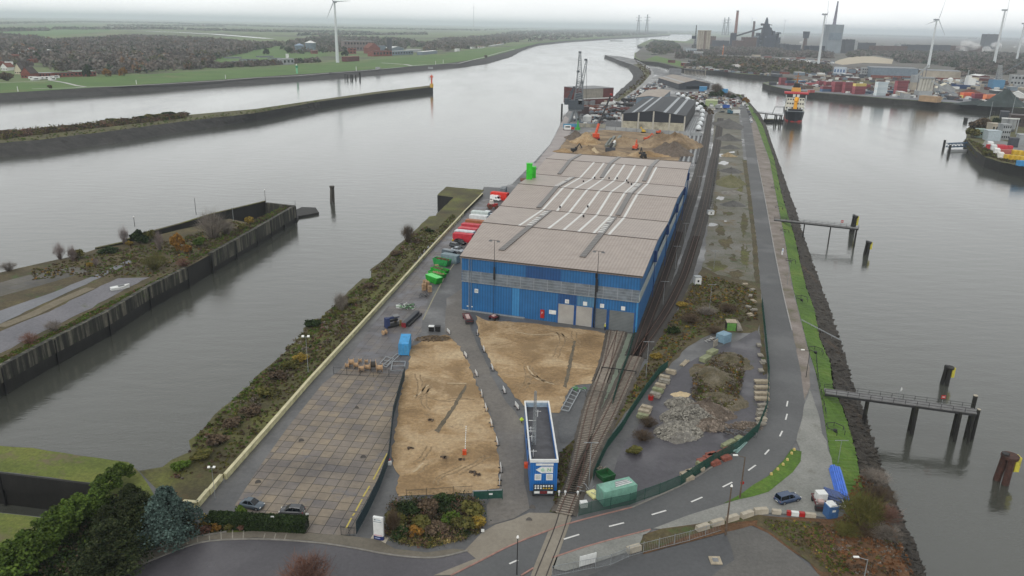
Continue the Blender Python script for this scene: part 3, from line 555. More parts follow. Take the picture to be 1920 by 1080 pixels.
def car(rgb,L=4.3,Wd=1.78,Ht=1.46,style='hatch'):
 k=('car',rgb,style,L)
 if k in _pc: return _pc[k]
 m=P('car_%d_%d_%d'%rgb,*rgb,rough=.25,var=.05); t=thing('parked_car','x','car',(0,0,0)); w=Wd/2
 def ring(x,w_,zb,zm,zt,ti=.92): return [Vector((x,-w_,zb)),Vector((x,-w_,zm)),Vector((x,-w_*ti,zt)),Vector((x,w_*ti,zt)),Vector((x,w_,zm)),Vector((x,w_,zb))]
 bt=.9
 if style=='van': st=[(-.5,.9,.4,.8,1.0),(-.48,1,.25,.9,1.05),(.3,1,.25,.85,1.05),(.42,.97,.25,.75,.95),(.49,.88,.35,.6,.72),(.5,.8,.4,.55,.6)]
 else: st=[(-.5,.86,.42,.62,.78),(-.465,.95,.28,.7,.9),(-.3,1,.22,.74,bt+.02),(.1,1,.22,.72,bt),(.3,.99,.22,.68,.86),(.43,.94,.25,.62,.77),(.49,.85,.33,.55,.64),(.5,.8,.38,.5,.55)]
 b=MB(); b.loft([ring(x*L,w*ww,zb,zm,zt) for x,ww,zb,zm,zt in st]); b.build('body',m,t,True)
 if style=='van': ct=[(-.495,.9,1.0,1.5),(-.47,.95,1.0,Ht),(.1,.94,1.0,Ht),(.25,.9,1.0,Ht*.9),(.38,.86,.95,1.0)]; ti=.9
 elif style=='saloon': ct=[(-.36,.84,bt-.1,bt),(-.2,.86,bt-.1,Ht-.03),(.02,.86,bt-.1,Ht-.02),(.24,.85,bt-.1,bt-.02)]; ti=.78
 elif style=='suv': ct=[(-.47,.9,bt-.1,bt+.05),(-.42,.9,bt-.1,Ht-.06),(-.05,.9,bt-.1,Ht-.02),(.06,.9,bt-.1,Ht-.08),(.23,.87,bt-.1,bt)]; ti=.82
 else: ct=[(-.46,.86,bt-.1,bt),(-.36,.88,bt-.1,Ht-.08),(-.05,.88,bt-.1,Ht-.02),(.05,.87,bt-.1,Ht-.08),(.27,.85,bt-.1,bt-.03)]; ti=.76
 g=MB(); g.loft([[Vector((x*L,-w*ww,zb)),Vector((x*L,-w*ww*ti,zt)),Vector((x*L,w*ww*ti,zt)),Vector((x*L,w*ww,zb))] for x,ww,zb,zt in ct])
 if style=='van':
  g.build('cabin',m,t); q=MB(); q.add([(.385*L,-w*.72,1.03),(.385*L,w*.72,1.03),(.265*L,w*.7,Ht*.88),(.265*L,-w*.7,Ht*.88)],[(0,1,2,3)])
  for s in(-1,1): q.box((.18*L,s*w*.925,1.32),(.9,.03,.42))
  q.build('window',M_GLASS,t)
 else:
  g.build('window',M_GLASS,t); r=MB(); hi=[c for c in ct if c[3]>Ht-.12]; x0,x1=hi[0][0]*L-.05,hi[-1][0]*L+.05
  r.loft([[Vector((x,-w*.88*ti-.015,Ht-.07-abs(i-1)*.03)),Vector((x,-w*.6,Ht+.02-abs(i-1)*.03)),Vector((x,w*.6,Ht+.02-abs(i-1)*.03)),Vector((x,w*.88*ti+.015,Ht-.07-abs(i-1)*.03)),Vector((x,0,Ht-.1))] for i,x in enumerate((x0,(x0+x1)/2,x1))])
  for s in(-1,1): r.bar((x0,s*w*.7,Ht-.06),(ct[0][0]*L,s*w*.86,bt),.07); r.bar((x1,s*w*.7,Ht-.06),(ct[-1][0]*L,s*w*.85,bt-.05),.06); r.bar((-.08*L,s*w*.71,Ht-.05),(-.08*L,s*w*.88,bt),.07)
  r.build('roof',m,t)
 for sx in(-.31,.31):
  for sy in(-1,1):
   q=MB(); q.cyl((sx*L,sy*(w-.2),.32),(sx*L,sy*(w+.015),.32),.33,n=14); wh=q.build('wheel',M_TYRE,t)
   q=MB(); q.cyl((sx*L,sy*(w+.0),.32),(sx*L,sy*(w+.03),.32),.19,n=10); q.build('rim',M_GREY,wh)
 for sy in(-1,1):
  q=MB(); q.box((.475*L,sy*w*.68,.62),(.12,.32,.13)); q.build('headlight',M_LAMP,t)
  q=MB(); q.box((-.485*L,sy*w*.74,.72),(.1,.24,.18)); q.build('taillight',M_RED,t)
 q=MB(); q.box((-.505*L,0,.55),(.02,.52,.11)); q.build('number_plate',M_WHITE,t)
 _pc[k]=t; return t
def put(proto,label,px,head,group=None,scale=None,z=0.):
 """stand a copy at a pixel; head is a second pixel it points to, or an angle"""
 p=G(px[0],px[1],z); a=head if isinstance(head,(int,float)) else ANG(px,head,z)
 return place(proto,USED,label,p,a,group,scale)
def street_lamp(h=9,two=False,flood=False,name='street_lamp'):
 k=('lamp',h,two,flood)
 if k in _pc: return _pc[k]
 t=thing(name,'x','lamp post',(0,0,0)); b=MB(); b.cyl((0,0,0),(0,0,h),.09,.05,8); b.cyl((0,0,0),(0,0,.9),.13,.11,8); b.build('pole',M_STEEL,t)
 if flood:
  a=MB(); a.box((0,0,h-.1),(1.7,.1,.1)); a.build('crossarm',M_STEEL,t)
  for s in(-1,1):
   q=MB(); q.box((s*.7,-.1,h+.1),(.62,.6,.26),M=Matrix.Rotation(R(25),3,'X')); q.build('floodlight',M_LAMP,t)
 else:
  for s in ((-1,1) if two else (1,)):
   a=MB(); a.cyl((0,0,h-.05),(s*1.1,0,h+.25),.04,.035,6); a.build('arm',M_STEEL,t)
   q=MB(); q.box((s*1.35,0,h+.27),(.75,.28,.14),tx=.8,ty=.6); q.build('lamp_head',M_LAMP,t)
 _pc[k]=t; return t
def drum(r=.8,w=.8):
 k=('drum',r,w)
 if k in _pc: return _pc[k]
 t=thing('cable_drum','x','cable drum',(0,0,0))
 for s in(-1,1):
  q=MB(); q.cyl((s*w/2,0,r),(s*(w/2+.07),0,r),r,n=18); q.build('flange',M_WOOD,t)
 q=MB(); q.cyl((-w/2,0,r),(w/2,0,r),r*.62,n=14); q.build('core',P('drum_cable',60,56,52,rough=.8) if r>1 else M_WOOD,t); _pc[k]=t; return t
L_GRN=leafy('leaf_green',(.05,.1,.012),(.11,.16,.025)); L_DGR=leafy('leaf_dark_green',(.012,.027,.009),(.036,.056,.016)); L_YEL=leafy('leaf_yellow',(.22,.15,.02),(.3,.22,.05)); L_OLV=leafy('leaf_olive',(.075,.08,.02),(.13,.115,.035))
L_ORG=leafy('leaf_orange',(.2,.1,.02),(.27,.15,.035)); L_BRN=leafy('twig_brown',(.06,.042,.028),(.125,.09,.058)); L_GRY=leafy('twig_grey',(.14,.12,.1),(.25,.22,.19)); L_RED=leafy('twig_red',(.12,.06,.045),(.2,.11,.08)); L_BLU=leafy('needle_blue',(.035,.06,.052),(.1,.15,.13)); L_PUR=leafy('twig_purple',(.17,.135,.125),(.26,.21,.2))
def bush(mat,n=700,nc=12,kindk=0,leaf=.11,cat='bush',name='bush',tw=None):
 """unit bush, about 1 m radius and 1.5 m high"""
 k=('bush',mat.name,n,kindk,leaf)
 if k in _pc: return _pc[k]
 t=thing(name,'x',cat,(0,0,0)); q=clumpcloud(n,nc,(.8,.8,.75),.38,leaf); q[:,:,2]=np.abs(q[:,:,2]+.55)
 rawmesh('foliage',q.reshape(-1,3),4,mat,t)
 rawmesh('stem',twigs(14,1.2,.7,.02).reshape(-1,3),4,M_TRUNK,t); _pc[k]=t; return t
def bare(mat,n=220,kindk=0,w=.014,name='bare_shrub',cat='shrub',h=1.6,r=1.):
 k=('bare',mat.name,n,kindk)
 if k in _pc: return _pc[k]
 t=thing(name,'x',cat,(0,0,0)); rawmesh('twigs',twigs(n,h,r,w,sub=5).reshape(-1,3),4,mat,t)
 b=MB()
 for i in range(5):
  a=i*1.26; b.cyl((0,0,0),(math.cos(a)*.35*r,math.sin(a)*.35*r,h*.55),.035,.012,5)
 b.build('stem',M_TRUNK,t); _pc[k]=t; return t
def tree(mat,n=1600,h=8,cr=3.,nc=26,leaf=.28,kindk=0,name='tree',cat='tree',trunk=M_TRUNK,shape=(1,1,.85),bareness=0):
 k=('tree',mat.name,n,h,cr,kindk)
 if k in _pc: return _pc[k]
 t=thing(name,'x',cat,(0,0,0)); b=MB(); z0=h-cr*shape[2]*1.05
 b.cyl((0,0,0),(.08,.05,z0*.6),.045*h*.5,.03*h*.5,8); b.cyl((.08,.05,z0*.6),(0,.1,h*.85),.03*h*.5,.008*h,7)
 rg=random.Random(kindk+5)
 for i in range(9):
  a=i*2.4; z=z0*.55+(h-z0)*.5*i/9; e=(math.cos(a)*cr*.75,math.sin(a)*cr*.75,z+cr*rg.uniform(.35,.8)); b.cyl((.05,.05,z),e,.012*h,.004*h,5)
 b.build('trunk',trunk,t); c=clumpcloud(n,nc,(cr*shape[0],cr*shape[1],cr*shape[2]),cr*.34,leaf); c[:,:,2]+=h-cr*shape[2]
 if bareness: c=np.concatenate([c[:int(n*(1-bareness))],twigs(int(n*bareness/5),h*.75,cr,.03,base=(0,0,h*.22),sub=6)])
 rawmesh('crown',c.reshape(-1,3),4,mat,t); _pc[k]=t; return t
def fir(mat,key,h,R_,n,tiers,leaf,droop=.25,name='conifer'):
 """spreading conifer: separate shelves of needles on level boughs"""
 t=thing(name,'x','tree',(0,0,0)); b=MB(); b.cyl((0,0,0),(.1,.1,h*.95),.32,.05,8); rg=random.Random(key); P_=[]
 for i in range(tiers):
  f=i/(tiers-1); z=h*(.12+.84*f); r=R_*(1-.78*f**1.4)*rg.uniform(.82,1.1); nb=rg.randint(6,9)
  for k in range(nb):
   a=k*6.283/nb+rg.uniform(-.35,.35); L_=r*rg.uniform(.6,1.12); b.cyl((0,0,z),(math.cos(a)*L_*.8,math.sin(a)*L_*.8,z+.1),.07,.02,5); m=int(n/(tiers*nb)*L_/r*1.3)
   s=RN.uniform(.15,1,m)**.7*L_; w=RN.normal(size=m)*(.12+.16*s); P_.append(np.stack([math.cos(a)*s-math.sin(a)*w,math.sin(a)*s+math.cos(a)*w,z+.5*rg.uniform(.4,1)-droop*(s/L_)**2*1.6+RN.normal(size=m)*.16],1))
 b.build('trunk',M_TRUNK,t); rawmesh('crown',quads(np.concatenate(P_),leaf).reshape(-1,3),4,mat,t); return t
def undergrowth(name,px,n,mats,hgt,leaf,seed,label=None,z=.0,prof=None):
 """ground cover of leaf and twig clumps nobody could count"""
 rg=random.Random(seed)
 if name in('low_growth','shrubbery','scrub'): n=int(n*(2.2 if name=='low_growth' else 1.4))
 pts=scatter(px,n,rg,z); V=[];mi=[]
 for (x,y,zz) in pts:
  k=rg.choices(range(len(mats)),[m[1] for m in mats])[0]; h=hgt*(.25+.85*rg.random()**1.6); r=h*rg.uniform(.7,1.2); m=22
  d=RN.normal(size=(m,3)); d/=np.linalg.norm(d,axis=1)[:,None]; d[:,2]=np.abs(d[:,2]); c=d*np.array([r,r,h])*RN.uniform(.4,1,(m,1))+np.array([x,y,zz])
  V.append(quads(c,leaf)); mi+= [k]*m
 o=rawmesh(name,np.concatenate(V).reshape(-1,3),4,[m[0] for m in mats],mi=mi); o['kind']='stuff'; return o
# ================= the blue shed =================
FL=G(866,581); FR=G(1193.5,624.5); EAVE=HT(866,581,482)
fd=(FR-FL).normalized(); fn=Vector((fd.y,-fd.x,0)); WID=(FR-FL).length; FA=math.atan2(fd.y,fd.x)
def along(px,py):                       # distance along the front wall of the pixel column
 lo,hi=0,WID
 for _ in range(40):
  m=(lo+hi)/2; p=FL+fd*m
  if PX(p)[0]<px: lo=m
  else: hi=m
 return lo
lA=FL+Vector((0,0,EAVE)); rA=FR+Vector((0,0,EAVE))
LV=[lA]+[G(x,y,EAVE) for x,y in((940,387),(1002,327),(1045,287))]; RV=[rA]+[G(x,y,EAVE) for x,y in((1250,417),(1281,351),(1294,305))]
def ridge(a,b,px,py):
 best=None
 for i in range(30,71):
  m=a.lerp(b,i/100); lo,hi=0,15
  for _ in range(30):
   z=(lo+hi)/2
   if PX((m.x,m.y,EAVE+z))[1]>py: lo=z
   else: hi=z
  e=abs(PX((m.x,m.y,EAVE+lo))[0]-px)
  if best is None or e<best[0]: best=(e,Vector((m.x,m.y,EAVE+lo)),i)
 return best[1]
RISE=1.75
LR=[a.lerp(b,.5)+Vector((0,0,RISE)) for a,b in zip(LV,LV[1:])]; RR_=[a.lerp(b,.5)+Vector((0,0,RISE)) for a,b in zip(RV,RV[1:])]
Lp=[LV[0],LR[0],LV[1],LR[1],LV[2],LR[2],LV[3]]; Rp=[RV[0],RR_[0],RV[1],RR_[1],RV[2],RR_[2],RV[3]]
for i,(a,b) in enumerate(zip(Lp,Rp)): print('roof',i,[round(v) for v in PX(a)],[round(v) for v in PX(b)],[round(v) for v in a],[round(v) for v in b])
BLUE=(.016,.118,.3)
M_BL=stripes('blue_sheet',tuple(x*.82 for x in BLUE),tuple(x*1.1 for x in BLUE),.42,'X',.45,rot=-FA,var=.14,streak=((.6,.6,.06),(.012,.085,.21),.52,.8))
M_BLS=stripes('blue_sheet_side',tuple(x*.82 for x in BLUE),tuple(x*1.1 for x in BLUE),.42,'Y',.45,rot=-FA,var=.14)
M_BLL=stripes('light_blue_sheet',(.03,.18,.4),(.04,.22,.47),.42,'X',.45,rot=-FA); M_BLD=stripes('deep_blue_sheet',(.008,.055,.17),(.012,.07,.21),.42,'X',.45,rot=-FA); M_BLP=stripes('faded_blue_sheet',(.05,.15,.27),(.065,.185,.32),.42,'X',.45,rot=-FA)
M_TRL=plain('translucent_panel',(.16,.19,.22),.35,.25,.6,dirt=(.1,.12,.14)); M_TRS=plain('pale_side_panel',(.34,.38,.37),.4,.15,.5)
M_ROOF=stripes('brown_roof_sheet',(.285,.24,.21),(.34,.29,.255),.35,'X',.5,rot=-FA,var=.1,streak=((.08,.7,1),(.22,.175,.15),.5,.85),bump=.25)
M_VENT=stripes('roof_vent_glass',(.075,.07,.066),(.13,.12,.112),.22,'Y',.4,rot=-FA)
shed=thing('warehouse','huge blue sheet-metal warehouse with a brown folded roof and white roof strips','warehouse',FL)
def wallq(pts,th,mat,name,nrm):
 b=MB(FL); n=len(pts); vs=[Vector(p) for p in pts]+[Vector(p)-nrm*th for p in pts]
 tri=tessellate_polygon([[Vector(((p-FL).dot(Vector((-nrm.y,nrm.x,0))),p.z,0)) for p in map(Vector,pts)]])
 b.add(vs,[tuple(t) for t in tri]+[tuple(n+i for i in t[::-1]) for t in tri]+[(i,(i+1)%n,n+(i+1)%n,n+i) for i in range(n)]); return b.build(name,mat,shed)
sl=(Vector((RV[3].x,RV[3].y,0))-FR).normalized(); sn=Vector((sl.y,-sl.x,0));
wallq([FL,FR,rA,lA],.3,M_BL,'front_wall',fn)
wallq([Vector((p.x,p.y,0)) for p in (RV[0],RV[1],RV[2],RV[3])]+[p-Vector((0,0,.15)) for p in Rp[::-1]],.3,M_BLS,'side_wall',sn)
ln=Vector((-(LV[3]-LV[0]).y,(LV[3]-LV[0]).x,0)).normalized()
wallq([Vector((p.x,p.y,0)) for p in (LV[0],LV[1],LV[2],LV[3])]+[p-Vector((0,0,.15)) for p in Lp[::-1]],.3,M_BLS,'side_wall',ln)
wallq([Vector((LV[3].x,LV[3].y,0)),Vector((RV[3].x,RV[3].y,0)),RV[3],LV[3]],.3,M_BL,'rear_wall',-fn)
rb=MB(FL)
ov=.5
ex=lambda a,b:(a-b).normalized()
Lq=[p+ex(p,q)*ov for p,q in zip(Lp,Rp)]; Rq=[q+ex(q,p)*ov for p,q in zip(Lp,Rp)]
Lq[0]=Lq[0]+fn*.4; Rq[0]=Rq[0]+fn*.4; up=Vector((0,0,.18))
for i in range(6):
 a,b,c,d=Lq[i]+up,Rq[i]+up,Rq[i+1]+up,Lq[i+1]+up; e=Vector((0,0,.3))
 rb.add([a,b,c,d,a-e,b-e,c-e,d-e],[(0,1,2,3),(7,6,5,4),(0,4,5,1),(1,5,6,2),(3,7,4,0)]+([(2,6,7,3)] if i==5 else []))
rb.build('roof',M_ROOF,shed)
for i in range(7):
 q=MB(FL); q.bar(Lq[i]+up+Vector((0,0,.04)),Rq[i]+up+Vector((0,0,.04)),.5 if i not in(0,6) else .25,.12 if i not in (0,6) else .3); q.build('ridge_cap' if i%2 else 'gutter',P('roof_trim',70,62,56,rough=.6),shed)
def rpt(i,t,dz=.3): return Lp[i].lerp(Rp[i],t)+Vector((0,0,dz))
def rt(i,px):
 lo,hi=0,1
 for _ in range(40):
  m=(lo+hi)/2
  if PX(rpt(i,m))[0]<px: lo=m
  else: hi=m
 return lo
XS=[(972.5,1017,1056,1088,1112,1136.5,1150+22),]
strips_=[{1:972.5,2:1017.5,3:1056,4:1087.5,5:1114},{2:1044,3:1077.5,4:1110,5:1132.5},{1:1027.5,2:1067.5,3:1101,4:1129,5:1152.5},{1:1056,2:1092.5,3:1124,4:1151,5:1171},{1:1084,2:1119,3:1146,4:1172.5,5:1191},{1:1112.5,2:1144,3:1171,4:1192.5,5:1211},{1:1141,2:1170,3:1195,4:1214.5,5:1231}]
M_STRIP=plain('white_roof_strip',(.62,.62,.6),.5,.08,1)
for s_ in strips_:
 q=MB(FL); ks=sorted(s_)
 for a,b in zip(ks,ks[1:]):
  p0,p1=rpt(a,rt(a,s_[a]),.24),rpt(b,rt(b,s_[b]),.24); w=Vector((fd.x,fd.y,0))*.38
  q.add([p0-w,p0+w,p1+w,p1-w,p0-w-up,p0+w-up,p1+w-up,p1-w-up],[(0,1,2,3),(0,4,5,1),(1,5,6,2),(3,7,4,0),(2,6,7,3)])
 q.build('skylight_strip',M_STRIP,shed)
def ventstrip(i,x0,j,x1,s0=0.,s1=1.,steps=False):
 a=rpt(i,rt(i,x0),.22); b=rpt(j,rt(j,x1),.22); p,q_=a.lerp(b,s0),a.lerp(b,s1); w=Vector((fd.x,fd.y,0))*.82; u=Vector((0,0,.28))
 q=MB(FL); q.add([p-w+u,p+w+u,q_+w+u,q_-w+u,p-w,p+w,q_+w,q_-w],[(0,1,2,3),(0,4,5,1),(1,5,6,2),(3,7,4,0),(2,6,7,3)]); v=q.build('roof_vent',M_VENT,shed)
 if steps:
  for k in range(9):
   if k==5: continue
   q=MB(FL); c=p.lerp(q_,(k+.6)/10)+u+Vector((0,0,.06)); q.box(c-Vector((fd.x,fd.y,0))*.35,(1.5,.9,.1),FA); q.build('vent_flap',M_STRIP,v)
ventstrip(0,920,1,993,.25,1); ventstrip(1,993,2,1031,0,.98,True); ventstrip(0,1075,1,1127,.3,1); ventstrip(1,1127,2,1153,.0,.95,True)
ventstrip(2,1008,3,1044,.05,1); ventstrip(3,1044,4,1076,.0,.98,True); ventstrip(2,1157,3,1182,.05,1); ventstrip(3,1182,4,1203,0,.95,True)
ventstrip(4,1046,5,1069,.1,1); ventstrip(5,1069,6,1089,0,.97); ventstrip(4,1126,5,1144,.1,1); ventstrip(5,1144,6,1161,0,.97); ventstrip(4,1206,5,1221,.1,1); ventstrip(5,1221,6,1234,0,.97)
def fpanel(x0,x1,z0,z1,mat,name,off=.03,th=.06,parent=None):
 u0,u1=along(x0,0),along(x1,0); c=FL+fd*((u0+u1)/2)+fn*off; q=MB(FL); q.box((c.x,c.y,(z0+z1)/2),(u1-u0,th,z1-z0),FA); return q.build(name,mat,shed if parent is None else parent)
B0,B1=8.5,11.5
bd=fpanel(867,1201,B0,B1,M_TRL,'window_band',.05,.12)
q=MB(FL)
for k in range(1,4): c=FL+fd*(WID/2)+fn*.13; q.box((c.x,c.y,B0+(B1-B0)*k/4),(WID,.05,.07),FA)
for k in range(13): c=FL+fd*(WID*(k+.5)/13)+fn*.13; q.box((c.x,c.y,(B0+B1)/2),(.12,.06,B1-B0),FA)
q.build('glazing_bar',P('glazing_bar',150,155,160),bd)
q=MB(FL); c=FL+fd*(WID/2)+fn*.2; q.box((c.x,c.y,B0-.1),(WID,.3,.16),FA); q.build('sill',M_STEEL,shed)
q=MB(FL); q.k=0
for i in range(3):
 a=Vector((RV[i].x,RV[i].y,0)); b=Vector((RV[i+1].x,RV[i+1].y,0)); d=(b-a); nn=Vector((d.y,-d.x,0)).normalized(); c=(a+b)/2+nn*.1; q.box((c.x,c.y,9.6),(d.length,.2,2.4),math.atan2(d.y,d.x))
q.build('window_band',M_TRS,shed)
fpanel(984,1048,B1+.02,EAVE-.5,M_BLD,'wall_panel'); fpanel(960,973,.4,B0-.2,M_BLL,'wall_panel'); fpanel(1045,1079,5.6,B0-.2,M_BLD,'wall_panel'); fpanel(1080,1112,5.6,B0-.2,M_BLP,'wall_panel'); fpanel(1190,1196,.1,B0-.2,M_BLL,'wall_panel',.05)
M_SH1=stripes('beige_shutter',(.3,.29,.27),(.38,.365,.34),1.2,'Z',.5); M_SH2=stripes('grey_shutter',(.11,.125,.13),(.15,.165,.17),.8,'Z',.5)
for x0,x1,m,sg in((1045,1076,M_SH1,1061.5),(1078.5,1110,M_SH1,1095),(1114,1137,M_SH2,1126.5),(1140,1188,M_SH2,1165.5)):
 g_=fpanel(x0,x1,.05,5.35,m,'roller_door',.06,.12)
 for xx in(x0,x1):
  q=MB(FL); c=FL+fd*along(xx,0)+fn*.12; q.box((c.x,c.y,2.7),(.25,.25,5.5),FA); q.build('door_post',P('frame_blue',30,80,140),g_)
 u=along(sg,0); c=FL+fd*u+fn*.1; q=MB(FL); q.box((c.x,c.y,6.25),(1.05,.08,1.05),FA); s_=q.build('number_sign',M_WHITE,shed)
 text_mesh({1061.5:'22',1095:'23',1126.5:'24',1165.5:'25'}[sg],.62,M_GREY,s_,tuple(Vector((c.x,c.y,6.25))-FL+fn*.06),(R(90),0,FA)) if sg==1061.5 else None
q=fpanel(890,896.6,B0-3.0,B0-1.9,M_WHITE,'number_sign',.08)
c=FL+fd*along(893.3,0)+fn*.14; text_mesh('26',.75,M_DARK,q,tuple(Vector((c.x,c.y,B0-2.45))-FL),(R(90),0,FA))
fpanel(1029,1042,2.2,3.3,M_WHITE,'notice_board',.08); q=fpanel(1013.5,1020.5,.9,3.1,M_RED,'hydrant_box',.25,.45); c=FL+fd*along(1017,0)+fn*.5; text_mesh('F',.9,M_WHITE,q,tuple(Vector((c.x,c.y,2.3))-FL),(R(90),0,FA))
for xx in(877,885): fpanel(xx-1.5,xx+1.5,1.2,1.5,M_WHITE,'small_sign',.08)
for xx,w in((880,.16),(884,.1),(1113,.28)):
 c=FL+fd*along(xx,0)+fn*.25; q=MB(FL); q.cyl((c.x,c.y,.1),(c.x,c.y,EAVE-.2),w/2,n=8)
 if w>.2: q.box((c.x,c.y,EAVE-.9),(.5,.5,1.0))
 q.build('downpipe',M_BLACK if w>.2 else M_STEEL,shed)
fpanel(868,984,.0,.35,M_STEEL,'kerb_rail',.3,.3)
for i in range(5):
 f=(.16,.34,.52,.7,.88)[i]; seg=f*3; k=min(2,int(seg)); a=RV[k].lerp(RV[k+1],seg-k); nn=sn; q=MB(FL); q.box((a.x+nn.x*.45,a.y+nn.y*.45,EAVE-2.6),(.9,.9,3.2),FA); q.cyl((a.x+nn.x*.4,a.y+nn.y*.4,.1),(a.x+nn.x*.4,a.y+nn.y*.4,EAVE-4),.12); q.build('downpipe',P('box_deep_blue',22,58,110),shed)
for (x,y) in((1115,333),(1142,334),(1157,334),(1094,340),(1175,338),(1050,388),(1102,387),(1149,366),(1094,405),(1178,342),(1184,345)):
 p=G(x,y,EAVE+1.0); q=MB(FL); q.box(p,(.55,.5,.7)); q.build('roof_cowl',M_DARK,shed)
p=G(992,338,EAVE+.6); t=thing('exhaust_tower','pair of bright green box towers on the left edge of the brown roof','tower',p)
M_BG=P('bright_green',40,190,30,rough=.5)
for nme,dx,dy,h in(('front_tower',0,0,HT(992,338,307,EAVE+.6)),('rear_tower',1.6,5.,HT(992,338,305,EAVE+.6)-2.6)):
 q=MB(); q.box((dx,dy,h/2),(2.3,2.3,h)); q.box((dx,dy,h+.1),(2.5,2.5,.2)); q.build('duct',M_BG,t)
q=MB(); q.box((.5,1,.0),(8,5,.4)); q.build('platform',M_RUST,t)
for x,top,lb in((927,451,'tall thin floodlight mast near the left corner of the blue warehouse front'),(1115.5,471,'tall thin floodlight mast beside the black downpipe of the blue warehouse front')):
 u=along(x,0); b=FL+fd*u+fn*.6; h=0
 while PX((b.x,b.y,h))[1]>top: h+=.1
 t=thing('floodlight_mast',lb,'floodlight mast',b,FA,'floodlight masts on the warehouse front'); q=MB(); q.cyl((0,0,EAVE-5),(0,0,h),.1,.06); q.cyl((0,0,EAVE-5),(0,0,EAVE-1.6),.3,.22); q.cyl((0,0,0),(0,0,EAVE-5),.06,n=6); q.build('pole',M_DARK,t)
 q=MB(); q.box((0,0,h),(2.6,.08,.08)); q.build('crossarm',M_DARK,t)
 for s in(-1,1): q=MB(); q.box((s*1.1,-.1,h-.2),(.8,.5,.3)); q.build('floodlight',M_GREY,t)
# ================= rails =================
def smooth(pts,k=3):
 for _ in range(k):
  n=[pts[0]]
  for a,b in zip(pts,pts[1:]): n+=[a.lerp(b,.25),a.lerp(b,.75)]
  n.append(pts[-1]); pts=n
 return pts
M_RAIL=P('rail_steel',85,58,46,rough=.6,var=.25); M_SLP=P('sleeper_concrete',136,127,116,rough=.9,var=.25); M_SLD=P('sleeper_oak',52,42,36,rough=.9,var=.3)
def track(px,label,slp=M_SLP,n0=0,ball=None,bw=3.6,z=.06,dark_after=None,bname='ballast'):
 c=smooth([G(x,y) for x,y in px]); o=c[0]; t=thing('railway_track',label,'railway track',o,0,'railway tracks beside and into the warehouse')
 if ball:
  vs=[];rows=[]
  for i,p in enumerate(c):
   d=(c[min(i+1,len(c)-1)]-c[max(i-1,0)]); nn=Vector((-d.y,d.x,0)).normalized(); rows.append((p,nn))
  for p,nn in rows: vs+= [p-nn*(bw/2+random.uniform(0,.25))+Vector((0,0,z)),p-nn*1.5+Vector((0,0,.28)),p+nn*1.5+Vector((0,0,.28)),p+nn*(bw/2+random.uniform(0,.25))+Vector((0,0,z))]
  fs=[(4*i+j,4*i+4+j,4*i+5+j,4*i+1+j) for i in range(len(c)-1) for j in range(3)]
  me=bpy.data.meshes.new(bname); me.from_pydata(vs,[],fs); me.materials.append(ball); me.update()
  if me.polygons[0].normal.z<0: me.flip_normals()
  b=bpy.data.objects.new(bname,me); C.objects.link(b); b['kind']='structure'
 for s in(-1,1):
  q=MB(o); prev=None
  for i,p in enumerate(c):
   d=(c[min(i+1,len(c)-1)]-c[max(i-1,0)]); nn=Vector((-d.y,d.x,0)).normalized(); e=p+nn*s*.75+Vector((0,0,.42))
   if prev is not None: q.bar(prev,e,.12,.16)
   prev=e
  q.build('rail',M_RAIL,t)
 if slp:
  q=MB(o); acc=0; L_=0
  for a,b in zip(c,c[1:]):
   d=b-a; l=d.length
   while acc<l:
    p=a+d*(acc/l); q.box((p.x,p.y,.31),(.27,2.6,.12),math.atan2(d.y,d.x)+random.uniform(-.02,.02)); acc+=.66; L_+=.66
   acc-=l
   if L_>120: break
  s_=q.build('sleeper',slp,t); s_['kind']='stuff'
 return t
T2=[(1057,965),(1072,927),(1095,875),(1115,832),(1140,785),(1163,735),(1180,697),(1192,670)]
track(T2,'single curving track with pale sleepers between the truck gate and the warehouse corner',M_SLP,ball=BALL,bw=4.)
track([(1192,670),(1200,645),(1212,610),(1230,565),(1246,520),(1265,465),(1281,415),(1297,370),(1310,325),(1320,285),(1327,245),(1331,215)],'inner track on dark oily ballast hugging the right wall of the blue warehouse',M_SLD,ball=BALLD,bw=5.)
track([(1192,670),(1208,645),(1232,612),(1255,575),(1270,545),(1284,515),(1298,470),(1312,425),(1323,380),(1333,330),(1341,290),(1346,260),(1351,222)],'outer track on dark ballast next to the long gravel strip',M_SLD,ball=BALLD,bw=5.,z=.055)
track([(1072,927),(1083,885),(1091,850),(1099,810),(1108,770),(1120,735),(1134,697),(1147,665),(1157,640),(1163,623)],'track with brown sleepers running into the large grey roller door',M_SLP,ball=BALL,bw=3.6,z=.05)
track([(1126,718),(1137,690),(1145,655),(1151,622)],'short branch track ending at the narrow grey roller door',M_SLP,ball=BALL,bw=4,z=.045)
def bedless(px,label):
 c=smooth([G(x,y) for x,y in px],2); o=c[0]; t=thing('crossing_track',label,'railway track',o)
 q=MB(o)
 for a,b in zip(c,c[1:]): q.bar(a+Vector((0,0,.1)),b+Vector((0,0,.1)),2.3,.06)
 q.build('concrete_panel',CONC,t)
 for s in(-1,1):
  q=MB(o)
  for a,b in zip(c,c[1:]):
   d=(b-a).normalized(); nn=Vector((-d.y,d.x,0))*.75*s; q.bar(a+nn+Vector((0,0,.12)),b+nn+Vector((0,0,.12)),.16,.08)
  q.build('rail',P('dark_rail',48,42,40),t)
bedless([(1004,1110),(1014,1080),(1030,1040),(1048,995),(1057,965)],'pair of rails set in pale concrete crossing the road at the bottom')
sheet('crossing_edge',[(985,1110),(1000,1066),(1027,1000),(1040,965),(1046,966),(1030,1010),(1008,1066),(996,1110)],.1,CONC); sheet('crossing_edge',[(1016,1110),(1030,1070),(1050,1015),(1068,970),(1072,972),(1056,1016),(1037,1070),(1024,1110)],.1,CONC)
